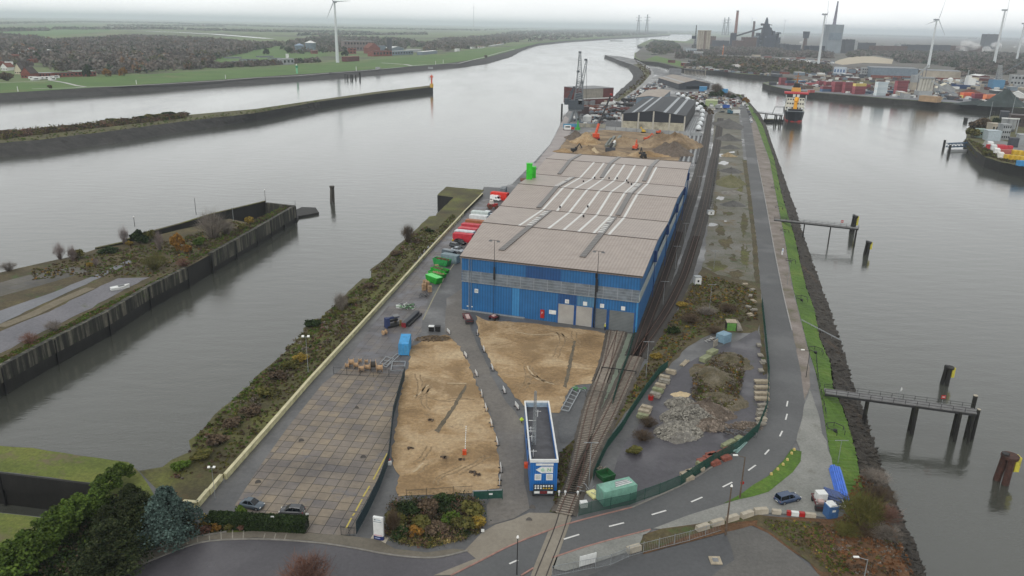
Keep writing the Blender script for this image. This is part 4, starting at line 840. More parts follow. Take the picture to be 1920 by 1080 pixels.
# ================= road markings and kerbs =================
M_LINE=plain('road_paint',(.62,.62,.6),.6,.08,3,obj=False); M_YLINE=plain('yellow_paint',(.5,.4,.08),.6,.12,3,obj=False)
dashes=[((955,1057),(971,1050)),((1057,1011),(1086,1002)),((1142,987),(1170,980)),((1222,965),(1249,957)),((1296,941),(1317,932)),((1355,913),(1373,904)),((1403,882),(1417,872)),((1434,852),(1442,843)),((1462,818),(1467,808)),((1473,787),(1476,776)),((1475,762),(1477,752))]
b=MB()
for a,c in dashes: p,q=G(*a,.1),G(*c,.1); b.bar(p,q,.28,.02)
b.build('road_marking',M_LINE).__setitem__('kind','structure')
b=MB()
for a,c in(((726,850),(700,899)),((693,911),(681,931)),((679,936),(667,958)),((665,962),(661,967)),((659,971),(649,990))): b.bar(G(*a,.05),G(*c,.05),.25,.02)
b.build('yellow_line',M_YLINE).__setitem__('kind','structure')
b=MB(); tk=[((345,1003),(352,1020)),((326,1019),(333,1029)),((303,1027),(311,1038)),((281,1035),(291,1047)),((260,1043),(271,1055)),((240,1051),(252,1063)),((217,1064),(226,1075)),((369,999),(371,1018)),((392,996),(393,1014)),((414,992),(415,1012)),((436,991),(436,1010)),((457,990),(456,1010)),((497,1000),(494,1011)),((517,1000),(514,1012)),((537,1001),(533,1013))]
for a,c in tk: b.bar(G(*a,.14),G(*c,.14),.16,.02)
b.build('parking_line',plain('worn_paint',(.27,.25,.21),.8,.2,2,obj=False)).__setitem__('kind','structure')
def kerb(px,mat,w=.25,h=.12,z=.1):
 c=smooth([G(x,y) for x,y in px],2); b=MB()
 for a,d in zip(c,c[1:]): b.bar(a+Vector((0,0,z)),d+Vector((0,0,z)),w,h)
 kind(b.build('kerb',mat))
M_KR=plain('red_kerb',(.3,.17,.14),.8,.2,1,obj=False); M_KG=plain('grey_kerb',(.2,.19,.17),.8,.2,1,obj=False)
kerb([(1027,996),(1060,984),(1120,968),(1185,952)],M_KR); kerb([(845,1080),(900,1053),(960,1021.5),(1027,996)],M_KR); kerb([(1035,1047),(1107,1022.5),(1220,993.5)],M_KR); kerb([(977,1080),(1000,1066)],M_KR)
kerb([(1185,952),(1275,913),(1320,887),(1384,842),(1417,800),(1438,745),(1440,700)],M_KG,.3); kerb([(1485,620),(1468,550),(1450,460),(1436,380),(1420,300)],plain('pale_kerb',(.3,.29,.28),.8,.2,1,obj=False),.3)
kerb([(217,1080),(275,1055),(350,1024.5),(390,1014.5),(480,1010.5),(580,1016.5),(655,1026.5),(730,1041.5),(792,1047.5),(830,1045.5),(877,1033)],M_KG,.3); kerb([(195,1075),(262,1041),(350,1010),(425,998)],M_KG,.3,.2)
# ================= walls, fences =================
def low_wall(px,label,h=1.0,w=.45,mat=CREAM,name='boundary_wall',grp=None):
 pts=[G(x,y) for x,y in px]; o=pts[0]; t=thing(name,label,'wall',o,0,grp); q=MB(o); c=MB(o)
 for a,b in zip(pts,pts[1:]): q.bar(a+Vector((0,0,h/2)),b+Vector((0,0,h/2)),w,h); c.bar(a+Vector((0,0,h+.06)),b+Vector((0,0,h+.06)),w+.16,.12)
 q.build('wall_body',mat,t); c.build('coping',P('coping',190,184,150,rough=.8,var=.15,scale=.6),t); return t
low_wall([(423,899),(496,816),(582,717),(697,592),(741,544),(817,459),(869,403)],'long straight cream wall between the scrub and the slab yard','h' and 1.05)
low_wall([(393,928),(416,900)],'short cream wall piece between two posts near the floodlight mast',1.05)
low_wall([(345,950),(371,952),(391,928)],'low cream wall corner behind the blue-green cedar',1.05)
low_wall([(869,403),(905,367)],'dark mossy wall end near the red container by the river',1.2,.4,P('dark_mossy_wall',62,60,40,rough=.9,var=.3,dirt=(.03,.04,.01)))
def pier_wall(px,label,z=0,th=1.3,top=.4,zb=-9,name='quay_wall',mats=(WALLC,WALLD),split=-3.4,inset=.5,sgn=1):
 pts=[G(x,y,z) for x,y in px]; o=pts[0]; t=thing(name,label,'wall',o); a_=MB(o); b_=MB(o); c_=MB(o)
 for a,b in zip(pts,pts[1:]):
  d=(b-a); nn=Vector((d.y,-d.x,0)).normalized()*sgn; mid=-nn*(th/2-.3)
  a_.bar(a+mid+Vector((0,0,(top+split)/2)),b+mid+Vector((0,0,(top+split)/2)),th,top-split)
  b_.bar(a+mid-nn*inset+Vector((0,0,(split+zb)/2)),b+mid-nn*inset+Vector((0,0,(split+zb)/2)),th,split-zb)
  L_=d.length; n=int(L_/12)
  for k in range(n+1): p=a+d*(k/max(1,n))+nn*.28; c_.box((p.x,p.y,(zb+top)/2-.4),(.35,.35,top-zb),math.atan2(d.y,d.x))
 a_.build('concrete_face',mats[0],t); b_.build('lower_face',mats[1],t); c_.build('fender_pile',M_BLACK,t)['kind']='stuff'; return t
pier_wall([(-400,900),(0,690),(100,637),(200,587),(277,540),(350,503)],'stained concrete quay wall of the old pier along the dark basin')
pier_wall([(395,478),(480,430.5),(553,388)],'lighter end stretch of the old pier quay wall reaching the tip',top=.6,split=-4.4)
pier_wall([(553,388),(500,382)],'short end face of the old pier wall',top=.6)
def raised(px,label,mat,h0,h1,zb=-7.5,th=.8,name='retaining_wall'):
 pts=[G(x,y,z) for x,y,z in px]; o=Vector((pts[0].x,pts[0].y,0)); t=thing(name,label,'wall',o); q=MB(o); n=len(pts)
 for i in range(n-1):
  a,b=pts[i],pts[i+1]; d=b-a; nn=Vector((d.y,-d.x,0)).normalized()*th; ha=h0+(h1-h0)*i/(n-1); hb=h0+(h1-h0)*(i+1)/(n-1)
  vs=[Vector((a.x,a.y,zb)),Vector((b.x,b.y,zb)),Vector((b.x,b.y,hb)),Vector((a.x,a.y,ha))]; vs+=[v-nn for v in vs]
  q.add(vs,[(0,1,2,3),(7,6,5,4),(3,2,6,7),(0,4,5,1),(1,5,6,2),(0,3,7,4)])
 q.build('wall_face',mat,t); c=MB(o)
 for i in range(n-1):
  a,b=pts[i],pts[i+1]; ha=h0+(h1-h0)*i/(n-1); hb=h0+(h1-h0)*(i+1)/(n-1); c.bar((a.x,a.y,ha+.1),(b.x,b.y,hb+.1),1.1,.2)
 c.build('coping',MOSS,t); return t
raised([(240,455,0),(282,441,0),(340,425,0),(400,411,-1.),(500,404,-5)],'dark mossy river wall along the far side of the old pier',WALLD,1.2,1.2)
raised([(180,467,0),(240,455.5,0)],'low weathered river wall beside the dark green bushes',WALLD,.3,.6)
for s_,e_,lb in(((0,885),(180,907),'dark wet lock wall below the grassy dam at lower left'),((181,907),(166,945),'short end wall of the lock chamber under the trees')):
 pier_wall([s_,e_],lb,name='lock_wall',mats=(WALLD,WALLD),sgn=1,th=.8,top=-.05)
def fence(px,label,h=2.2,mat=None,post=None,cat='fence',gap=.16,bw=.03,every=2.6,name='fence',grp=None,rails=(.1,.95)):
 pts=[G(x,y) for x,y in px]; o=pts[0]; t=thing(name,label,cat,o,0,grp); q=MB(o); k=0; mat=mat or M_STEEL; post=post or mat
 tot=sum((b-a).length for a,b in zip(pts,pts[1:])); ev=max(every,tot/95)
 for a,b in zip(pts,pts[1:]):
  d=b-a; L_=d.length; n=max(1,int(L_/gap))
  for i in range(n): p=a+d*(i/n); q.box((p.x,p.y,h/2),(bw,bw,h*.94),math.atan2(d.y,d.x))
  for r in rails: q.bar(a+Vector((0,0,h*r)),b+Vector((0,0,h*r)),.04,.05)
  m=max(1,int(L_/ev))
  for i in range(m): p=a+d*(i/m); w=MB(o); w.box((p.x,p.y,h/2+.05),(.08,.08,h+.1)); w.build('post',post,t)
 q.build('panel',mat,t); return t
M_FG=P('fence_green',28,72,62,rough=.6); M_FD=P('fence_dark',40,44,46,rough=.6)
fence([(1085,968),(1108,962),(1180,947),(1236,927),(1276,911),(1336,871),(1386,843),(1420,812),(1437,770),(1441,705),(1436,650),(1431,600),(1428,570)],'long green mesh fence between the debris compound and the curving road',2.2,M_FG,gap=.13,bw=.045)
fence([(1112,900),(1126,867),(1138,842),(1166,806),(1181,780),(1211,735),(1236,702),(1252,690)],'green mesh fence between the tracks and the debris compound',2.0,M_FG,gap=.13,bw=.045)
fence([(1190,627),(1179,668),(1160,722),(1148,762)],'green mesh fence on the strip between the two railway tracks',2.,M_FG,gap=.12,bw=.045)
fence([(759,706),(748,745),(738,782),(729,868),(712,915),(690,962),(668,1003)],'tall dark blue-green fence along the right edge of the slab yard',2.4,P('fence_bluegreen',42,62,70,rough=.6),gap=.1,bw=.05)
fence([(640,1004),(655,1006),(668,1005)],'low open mesh gate at the bottom corner of the slab yard',1.7,M_FD,gap=.2)
fence([(626,702),(700,706),(759,708)],'thin dark fence behind the cable drums',1.8,M_FD,gap=.3,bw=.02)
fence([(762,934),(800,932),(850,928),(886,926)],'dark bar fence at the bottom of the left sand patch',1.6,M_FD,gap=.22)
fence([(1035,1082),(1115,1066)],'silvery mesh fence at the bottom edge beside the white board',1.9,M_STEEL,gap=.25,bw=.02)
fence([(1179,1045),(1206,1037),(1292,1015),(1352,996)],'silvery mesh fence on the grass strip above the asphalt lot',1.9,M_STEEL,gap=.3,bw=.02)
t=fence([(1116,1067),(1145,1060),(1179,1045)],'silver sliding gate at the top edge of the asphalt lot',1.9,M_STEEL,cat='gate',gap=.14,name='sliding_gate')
fence([(1098,744),(1142,749)],'bar gate across the track with a small red and white sign',1.7,M_FD,gap=.25,cat='gate',name='track_gate')
fence([(1530,672),(1534,716),(1542,750),(1550,785)],'low dark post and rail fence down the grass bank to the long jetty',1.0,M_FD,gap=1.6,bw=.05)
def boxat(px,label,cat,name,size,mat,head=0,part='body',z=0,grp=None,extra=None):
 p=G(px[0],px[1]); t=thing(name,label,cat,p,head,grp); q=MB(); q.box((0,0,z+size[2]/2),size); q.build(part,mat,t)
 if extra: extra(t)
 return t
a=ANG((887,938),(934,936)); t=thing('sliding_gate','solid dark green sliding gate at the bottom right corner of the left sand patch','gate',G(887,938),a)
q=MB(); q.box((2.4,0,.95),(4.8,.1,1.5)); q.build('gate_leaf',M_FG,t)
for xx in(0,2.4,4.8): q=MB(); q.box((xx,-.06,.95),(.12,.16,1.9)); q.build('gate_post',M_STEEL if xx==0 else M_FG,t)
q=MB(); q.box((2.4,0,1.75),(4.8,.16,.1)); q.build('top_rail',M_STEEL,t); q=MB(); q.box((2.9,-.08,1.1),(.6,.02,.3)); q.build('plate',M_WHITE,t)
a=ANG((1086,1062),(1116,1054)); t=thing('notice_panel','large blank white panel on the fence at the bottom edge','sign',G(1086,1066),a); q=MB(); q.box((1.35,0,1.2),(2.7,.08,1.7)); q.build('panel',M_WHITE,t)
for xx in(.1,2.6): q=MB(); q.box((xx,.08,1.05),(.1,.1,2.1)); q.build('post',M_STEEL,t)
# ================= blue gatehouse on the site road =================
gp=G(993,926); ga=ANG((993,926),(1040,926)); dp=21.0; gw=4.5; gh=6.2; g0=0
gt=thing('gatehouse','long narrow two-storey bright blue metal office with white roof rim and sunken dark roof','building',gp,ga)
M_GB=stripes('gatehouse_blue',(.012,.11,.36),(.02,.15,.45),.9,'X',.4); M_GBY=stripes('gatehouse_blue_side',(.012,.11,.36),(.02,.15,.45),.9,'Y',.4)
sk=.06
def gpt(x,y,z): return (x+y*sk*0,y,z)
q=MB(); q.box((gw/2,.1,gh/2+.3),(gw,.2,gh-.6)); q.build('front_wall',M_GB,gt)
q=MB(); q.box((.1,dp/2,gh/2+.3),(.2,dp-.4,gh-.6)); q.build('side_wall',M_GBY,gt); q=MB(); q.box((gw-.1,dp/2,gh/2+.3),(.2,dp-.4,gh-.6)); q.build('side_wall',M_GBY,gt)
q=MB(); q.box((gw/2,dp-.1,gh/2+.3),(gw,.2,gh-.6)); q.build('rear_wall',P('gatehouse_pale_panel',150,170,185),gt)
q=MB(); q.box((gw/2,-.02,gh+.12),(gw+.2,.3,.5)); q.box((gw/2,dp+.02,gh+.12),(gw+.2,.3,.3)); q.box((0,dp/2,gh+.1),(.26,dp-.3,.3)); q.box((gw,dp/2,gh+.1),(.26,dp-.3,.3)); q.build('parapet_rim',M_WHITE,gt)
q=MB(); q.box((gw/2,dp/2,gh-1.0),(gw-.4,dp-.4,.2)); q.build('roof_deck',plain('felt_roof',(.06,.06,.068),.6,.3,.6),gt)
for (x,y,h) in((.6,3,1.3),(.6,8,1.2),(.6,11,1.2),(2.2,17,1.4)): q=MB(); q.cyl((x,y,gh-.9),(x,y,gh-.9+h),.07); q.bar((x-.5,y,gh-.9+h*.8),(x+.6,y,gh-.9+h*.8),.06); q.build('vent_pipe',M_WHITE,gt)
q=MB(); q.box((gw/2+.1,-.06,gh-.55),(2.9,.06,.38)); s_=q.build('name_plate',M_WHITE,gt)
q=MB()
q.add([(gw/2-1.35,-.1,gh-1.55),(gw/2-.45,-.1,gh-2.15),(gw/2+1.5,-.1,gh-2.15),(gw/2+1.5,-.1,gh-.95),(gw/2-.45,-.1,gh-.95)],[(0,1,2,3,4)]); q.add([(gw/2-1.35,-.04,gh-1.55),(gw/2-.45,-.04,gh-2.15),(gw/2+1.5,-.04,gh-2.15),(gw/2+1.5,-.04,gh-.95),(gw/2-.45,-.04,gh-.95)],[(4,3,2,1,0)])
s_=q.build('arrow_sign',M_WHITE,gt); text_mesh('N',.85,P('sign_green',70,170,90),s_,(gw/2+.85,-.12,gh-1.55));
q=MB(); q.cyl((gw/2-.2,-.1,gh-1.55),(gw/2-.2,-.12,gh-1.55),.33,n=16); q.cyl((gw/2-.2,-.12,gh-1.55),(gw/2-.2,-.13,gh-1.55),.27,n=16); q.build('emblem_ring',P('pale_green',170,200,180),s_)
for x in(gw/2-.95,gw/2+.95):
 q=MB(); q.box((x,-.05,gh-2.95),(1.1,.06,1.15)); s_=q.build('notice',M_WHITE,gt)
 for k in range(4): q=MB(); q.box((x,-.09,gh-2.6-.2*k),(.8,.02,.05)); q.build('text_line',M_GREY,s_)
q=MB(); q.box((gw/2,-.6,.35),(gw-.8,.1,.7)); q.build('plinth',M_DARK,gt)
q=MB(); q.box((-.35,6.5,1.5),(.6,.9,.8)); q.build('orange_box',M_ORANGE,gt)
for y in(4,9,13): q=MB(); q.box((-.03,y,gh-2.2),(.1,1.4,1.1)); q.build('window',M_GLASS,gt)
bp=G(1000,931); t=thing('safety_board','dark board with two rows of round and yellow pictograms below the blue gatehouse','sign',bp,ga)
q=MB(); q.box((1.65,0,1.35),(3.4,.1,1.9)); q.build('panel',P('board_dark',45,55,62),t)
for xx in(.1,3.2): q=MB(); q.box((xx,.08,.6),(.1,.1,1.2)); q.build('post',M_DARK,t)
for i in range(7):
 for j in range(2):
  q=MB(); c=(.3+i*.45,-.07,2.08-j*.42)
  if j==1 and i>=3: q.add([(c[0]-.17,c[1],c[2]-.15),(c[0]+.17,c[1],c[2]-.15),(c[0],c[1],c[2]+.16)],[(0,1,2)]); q.build('pictogram',M_YEL,t)
  else: q.cyl(c,(c[0],c[1]-.02,c[2]),.16,n=10); q.build('pictogram',M_WHITE,t)
q=MB(); q.box((1.65,-.07,.85),(1.2,.03,.5)); q.build('text_panel',P('maroon',110,32,36),t)
for xx in(.55,2.75): q=MB(); q.box((xx,-.07,.85),(.9,.03,.42)); q.build('text_panel',M_WHITE,t)
mp=G(1003,852,0); mo=gp+Matrix.Rotation(ga,3,'Z')@Vector((.95,7.,gh-.85)); mh=0
while PX((mo.x,mo.y,mo.z+mh))[1]>733: mh+=.1
t=thing('lattice_mast','slender white lattice mast standing on the sunken roof of the blue gatehouse','mast',mo)
for k,(sx,sy) in enumerate(((-.3,-.2),(.3,-.2),(0,.35))): q=MB(); q.cyl((sx,sy,0),(sx*.6,sy*.6,mh),.06,.045,5); q.build('leg',M_STEEL,t)
q=MB(); n=14
for i in range(n):
 z0,z1=mh*i/n,mh*(i+1)/n; k0=1-.4*i/n; c3=[(-.3*k0,-.2*k0),(.3*k0,-.2*k0),(0,.35*k0)]
 for j in range(3): a_,b_=c3[j],c3[(j+1)%3]; q.bar((*a_,z0),(*b_,z1),.045); q.bar((*a_,z0),(*b_,z0),.04)
q.build('bracing',M_STEEL,t)
for z in(mh*.25,mh*.45): q=MB(); q.bar((-1,0,z),(.3,0,z),.08); q.build('bracket',M_WHITE,t)
# ================= signs, lamps, posts =================
tp=G(711,1011); ta=ANG((703,1009),(720,1012)); t=thing('totem_sign','tall white information pillar with a dark blue foot beside the pavement','sign',tp,ta)
q=MB()
n=9
for z0,z1,k in((0.,.75,1),(.75,4.0,0)):
 f=[(-.78+1.56*i/(n-1),-.22-.14*math.sin(math.pi*i/(n-1))) for i in range(n)]; bk=[(.78,.15),(-.78,.15)]
 q.k=k; q.prism(f+bk,z0,z1)
q.build('pillar',[M_WHITE,P('sign_blue',28,40,98)],t)
q=MB(); q.box((0,-.37,3.3),(1.3,.02,.07)); q.build('stripe',P('sign_grey_blue',90,110,130),t); q=MB(); q.box((-.42,-.34,3.65),(.2,.04,.2)); q.build('emblem',P('sign_grey_blue2',90,100,115),t); q=MB(); q.box((.15,-.38,3.65),(.75,.02,.12)); q.build('text_line',P('sign_pale',165,180,190),t); q=MB(); q.box((0,-.37,.95),(1.3,.03,.1)); q.build('red_stripe',P('sign_pink',215,150,160),t); q=MB(); q.box((-.1,-.38,.45),(.85,.02,.14)); q.build('text_line',P('sign_pale2',165,180,210),t)
q=MB(); q.box((0,0,.03),(2.6,1.4,.06)); q.build('base_slab',M_CONCR,t)
FLD=street_lamp(10,flood=True,name='yard_floodlight');
put(FLD,'tall floodlight mast on the scrub beside the cream wall, left of the cable drums',(578,698),ga,None,HT(578,698,631)/10)
put(FLD,'floodlight mast beside the broken cream wall near the lower left trees',(404,937),ga,None,HT(404,937,876)/10)
def pole(px,top,label,mat=M_STEEL,r=.1,name='pole',head=None,cat='pole',grp=None):
 h=HT(*px,top); t=thing(name,label,cat,G(*px),0,grp); q=MB(); q.cyl((0,0,0),(0,0,h),r,r*.6,8); q.build('shaft',mat,t)
 if head=='arm': q=MB(); q.bar((0,0,h-.1),(-1.2,.3,h+.1),.07); q.build('arm',mat,t); q=MB(); q.box((-1.5,.35,h+.12),(.8,.3,.14)); q.build('lamp_head',M_LAMP,t)
 if head=='cross': q=MB(); q.box((0,0,h-.1),(2.4,.09,.09)); q.build('crossarm',mat,t)
 if head=='ball': q=MB(); q.cyl((0,0,h),(0,0,h+.3),.22,.12); q.build('lamp_head',M_LAMP,t)
 if head=='two': q=MB(); q.box((0,0,h),(1.6,.3,.12)); q.build('lamp_head',M_DARK,t)
 return t
pole((1360,1004),912,'leaning-looking wooden lamp post beside the white blocks and asphalt lot',M_WOODD,.16,'street_lamp','ball','lamp post')
pole((1387,934),857,'dark lamp post at the tip of the grass verge beside the road',M_WOODD,.15,'street_lamp','arm','lamp post')
pole((969,1078),1008,'dark lamp post at the bottom edge left of the rail crossing',M_DARK,.1,'street_lamp','ball','lamp post')
pole((1618,1095),1049,'pale lamp post in the rust-coloured undergrowth at the bottom edge',M_STEEL,.1,'street_lamp','arm','lamp post')
pole((1104,912),829,'slim pale pole beside the merging tracks',M_STEEL,.08,'track_lamp','cross','lamp post')
pole((1571,868),825,'pale green pole on the bright grass bank',M_STEEL,.06,'marker_pole','cross')
pole((1211,708),640,'tall white pole with a crossarm right of the track fence',M_STEEL,.07,'track_lamp','cross','lamp post')
for px,tp_,lb in(((1243,572),527,'first thin pole between the two dark tracks beside the warehouse corner'),((1266,505),461,'second thin pole between the dark tracks'),((1283,455),418,'third thin pole between the dark tracks'),((1338,505),470,'thin pole left of the mossy gravel strip'),((1329,590),533,'thin white pole in the scrub above the green hut'),((1310,352),330,'small pole by the far end of the warehouse wall')): pole(px,tp_,lb,M_STEEL,.06,'track_lamp','cross','lamp post','thin poles along the tracks')
pole((1476,534),488,'white lamp pole on the verge near the blue and white sign',M_STEEL,.06,'marker_pole','two'); pole((1511,708),658,'dark thin pole at the right edge of the road bend',M_DARK,.08,'marker_pole','arm')
for px,tp_,lb in(((253,425),407,'thin post with a dark beacon above the old pier bushes'),((368,403),371,'thin mast on the far wall of the old pier'),((438,415),387,'white pole among bushes of the old pier'),((500,404),356,'dark beacon mast at the end of the old pier river wall'),((554,392),376,'short post at the tip of the old quay wall')): pole(px,tp_,lb,M_STEEL if 'white' in lb else M_DARK,.12,'beacon_mast','ball' if 'beacon' in lb else None,'mast')
pole((1114,452+40),472,'x',M_DARK) if False else None
for (a_,b_,lb) in(((1128,695),(1192,703),'low dark barrier bar across both tracks'),):
 p,q_=G(*a_),G(*b_); t=thing('track_barrier',lb,'barrier',p); q=MB(p); q.bar(p+Vector((0,0,.9)),q_+Vector((0,0,.9)),.16); q.build('bar',M_BLACK,t)
 for k in(0,.5,1): r=p.lerp(q_,k); q=MB(p); q.cyl(r,r+Vector((0,0,.95)),.1); q.build('post',M_DARK,t)
p,q_=G(1048,931),G(1083,932); t=thing('track_barrier','dark barrier bar with white end lamps across the track near the road','barrier',p); q=MB(p); q.bar(p+Vector((0,0,.8)),q_+Vector((0,0,.8)),.14); q.build('bar',M_DARK,t)
for k in(0,.33,1): r=p.lerp(q_,k); q=MB(p); q.cyl(r,r+Vector((0,0,.9)),.09); q.cyl(r+Vector((0,0,.8)),r+Vector((0,0,1.1)),.2); q.build('end_lamp',M_WHITE,t)
bproto=thing('barrier_board','x','barrier board',(0,0,0)); q=MB(); q.box((0,0,.65),(2.0,.07,.85)); bb=q.build('board',M_WHITE,bproto)
for xx in(-.75,-.25,.25,.75): q=MB(); q.box((xx,0,.3),(.16,.09,.14)); q.build('red_stripe',M_RED,bb)
for s in(-1,1): q=MB(); q.box((s*.8,0,.06),(.3,.7,.12)); q.build('foot',M_DARK,bproto)
lb_=[(937,906),(939,882),(932,832),(921,797),(911,768),(903,742),(893,704),(873,669),(841,625)]; rb_=[(969,765),(945,735),(923,693),(907,658),(895,627)]
for i,p in enumerate(lb_): put(bproto,W_(i).capitalize()+' white barrier board on the left side of the site road' if i else 'Tilted red and white barrier board at the dark green gate',p,ANG(p,lb_[i+1] if i<8 else (860,645)) ,'white barrier boards along the left of the site road')
for i,p in enumerate(rb_): put(bproto,W_(i).capitalize()+' white barrier board on the right side of the site road below the warehouse',p,ANG(p,rb_[i+1] if i<4 else (893,610)),'white barrier boards along the right of the site road')
blk=thing('concrete_block','x','concrete block',(0,0,0)); q=MB(); q.box((0,0,.45),(2.3,.9,.9),tx=.95,ty=.85); q.build('block',M_CONCR,blk)
for lab,px,g in((' beside the sliding gate',(1188,1033),(1205,1028)),(' left of the wooden lamp post',(1317,993),(1330,989)),(' next left of the wooden lamp post',(1344,984),(1355,981)),(' just behind the wooden lamp post',(1372,976),(1385,972)),(' second from the right end of the row',(1400,969),(1412,965)),(' at the right end of the row',(1426,962),(1440,961))): put(blk,'pale concrete block'+lab,px,g,'pale concrete blocks edging the asphalt lot')
for i,(x0,x1,m) in enumerate(((1447,1464,M_CONCR),(1475,1482,M_RED),(1483,1497,M_WHITE),(1498,1508,M_RED),(1509,1529,M_CONCR))):
 a_=G(x0,962+(x0-1447)*.1); b_=G(x1,962+(x1-1447)*.1); t=thing('road_barrier',('pale barrier at the left end of the red and white row','short red barrier left of the white one','white barrier between two red ones','red barrier between the white and the last pale one','pale barrier at the right end of the row by the blue tank')[i],'barrier',a_); q=MB(a_); q.bar(a_+Vector((0,0,.35)),b_+Vector((0,0,.35)),.6,.7); q.build('segment',m,t)
yst=MB(); yst.box((0,0,.25),(.45,.45,.5),tx=.7,ty=.7); ys_=yst.build('marker_stone',P('pale_yellow',200,180,110)); tag(ys_,'x','marker stone')
for i,p in enumerate(((1489,845),(1484,852),(1476,864),(1468,873),(1458,882),(1446,891))): place(ys_,USED,W_(5-i)+' yellow marker stone to the gravel lay-by car, on the grass verge',G(*p),0,'yellow marker stones')
# ================= vehicles near =================
put(car((70,72,76),3.9,1.7,1.5),'dark grey hatchback standing at the bottom of the slab yard',(548,963),(530,962))
put(car((78,90,100),3.9,1.7,1.5,'saloon'),'blue-grey car with pale bonnet partly behind the hedge shrubs',(473,951),(500,956))
put(car((62,78,104),4.5,1.85,1.6,'suv'),'dark blue estate car alone on the pale gravel lay-by',(1476,939),(1500,933))
for rgb,L_,st,px,hd,lb in(((20,20,24),4.4,'hatch',(863,457),(880,462),'black car directly in front of the red container'),((62,68,72),4.6,'suv',(855,464),(870,468),'grey estate car, second from the red container'),((170,178,185),4.3,'saloon',(858,472),(875,476),'silver car between the grey estate and the grey van'),((88,100,108),5.4,'van',(844,481),(862,485),'long grey van with dark windows beside the grey container'),((240,240,240),4.6,'van',(929,376),(940,378),'white car beside the bright red container'),((210,215,220),4.4,'suv',(918,403),(930,405),'white and dark car behind the white containers')):
 put(car(rgb,L_,1.9,2.1 if st=='van' else 1.5,st),lb,px,hd,'vehicles parked left of the warehouse',1.1)
# ================= containers and skips left of the shed =================
CG='containers left of the warehouse'
put(container((60,150,205)),'upright-looking bright blue container at the top left of the sand patch',(759.5,657),ANG((756,671),(764,640))+math.pi,None,(1.05,.95,1.15))
dr=(905,441)
for rgb,px,lb,L_ in(((200,45,60),(869,452),'red container with pale corner bars nearest the parked cars',6.06),((215,218,222),(872,446.5),'blue and white topped container behind the nearest red one',6.06),((205,75,85),(878,441),'faded red container, middle of the red group',6.06),((200,60,72),(884,433.5),'farthest red container before the rusty one',6.06),((165,100,60),(891,426),'rusty brown container between the red and the white ones',6.06),((225,228,228),(898,416.5),'nearer of the two white containers',6.06),((205,215,212),(901,409),'farther greyish white container',6.06)):
 put(container(rgb),lb,px,ANG((850,442),(887,446))+math.pi,CG,(1.2,1.08,1.1))
put(container((225,45,25)),'bright orange-red container with white lettering near the river end',(937,374),ANG((924,372),(949,375))+math.pi,CG,(1.3,1.1,1.25))
o=[x for x in C.objects if x.get('label','').startswith('bright orange-red')][0]; text_mesh('OTC',1.1,M_WHITE,o,(0,-1.28,1.4),(R(90),0,0)) if False else text_mesh('ITG',1.1,M_WHITE,o,(0,1.3,1.4),(R(90),0,math.pi))
put(container((120,126,130)),'grey container end-on behind the orange-red one',(944,362),ANG((938,366),(948,350)),CG)
put(container((125,145,152)),'grey-blue container between the green skip and the grey van',(845,491),ANG((820,488),(852,494))+math.pi,CG)
def skip(rgb,L_,h,label,px,hd,fill=None,lid=False):
 m=P('skip_%d_%d_%d'%rgb,*rgb,rough=.55,var=.14,dirt=tuple(x*.4 for x in lin(rgb))); t=thing('skip',label,'skip',G(*px),hd,'green skips'); q=MB(); w=2.3
 for s in(-1,1): q.add([(-L_/2,s*w/2,h),(L_/2,s*w/2,h),(L_/2*.82,s*w/2,.1),(-L_/2*.82,s*w/2,.1),(-L_/2,s*(w/2-.08),h),(L_/2,s*(w/2-.08),h),(L_/2*.82,s*(w/2-.08),.1),(-L_/2*.82,s*(w/2-.08),.1)],[(0,1,2,3),(7,6,5,4),(0,4,5,1),(1,5,6,2),(3,2,6,7),(0,3,7,4)])
 for s in(-1,1): q.bar((s*L_/2,0,h),(s*L_/2*.82,0,.1),w,.08)
 q.box((0,0,.12),(L_*.82,w,.08)); q.build('tub',m,t)
 q=MB()
 for i in range(5): x=-L_*.38+L_*.19*i; q.box((x,-w/2-.05,h/2),(.1,.12,h*.85))
 q.build('rib',m,t); q=MB(); q.bar((-L_/2,-w/2,h),(L_/2,-w/2,h),.12); q.bar((-L_/2,w/2,h),(L_/2,w/2,h),.12); q.build('rim',m,t)
 if lid: q=MB(); q.box((0,0,h+.1),(L_*.98,w*.98,.14)); q.build('lid',P('pale_green_lid',110,220,120),t)
 if fill:
  q=MB(); rg=random.Random(int(px[0]))
  for i in range(26): q.box((rg.uniform(-L_*.4,L_*.4),rg.uniform(-.9,.9),h-.25+rg.uniform(-.2,.25)),(rg.uniform(.5,1.6),rg.uniform(.1,.4),.1),rg.uniform(0,3),)
  q.build('load',fill,t)['kind']='stuff'
 return t
hd=ANG((812,493),(845,500))
n_tr=thing('tractor','red-orange tractor with big wheels between the white containers and the orange-red one','tractor',G(924,391),.2)
q=MB(); q.box((0,0,1.5),(4,1.6,1.3)); q.build('body',M_RED,n_tr); q=MB(); q.box((-.6,0,2.8),(1.6,1.6,1.6),tx=.85); q.build('cab',P('tractor_cab',225,215,205),n_tr)
for sx,r_ in((-1.3,1.05),(1.5,.8)):
 for s in(-1,1): q=MB(); q.cyl((sx,s*.8,r_),(sx,s*1.4,r_),r_,n=14); q.build('wheel',M_RUST,n_tr)
skip((40,150,75),6,2.1,'tall green skip filled with brown timber, nearest the grey container',(829,497),hd,M_RUST)
skip((30,165,40),6.2,1.3,'low open green skip, middle of the three, with mixed waste',(825,511),hd-.1,P('mixed_waste',120,95,75,var=.4))
skip((30,170,40),6.2,1.5,'open green skip holding pale boards behind the covered one',(820,519),hd-.2,M_WOOD)
skip((30,160,40),5.6,1.9,'green skip with a pale green cover beside the pallets',(814,529),hd-.25,None,True)
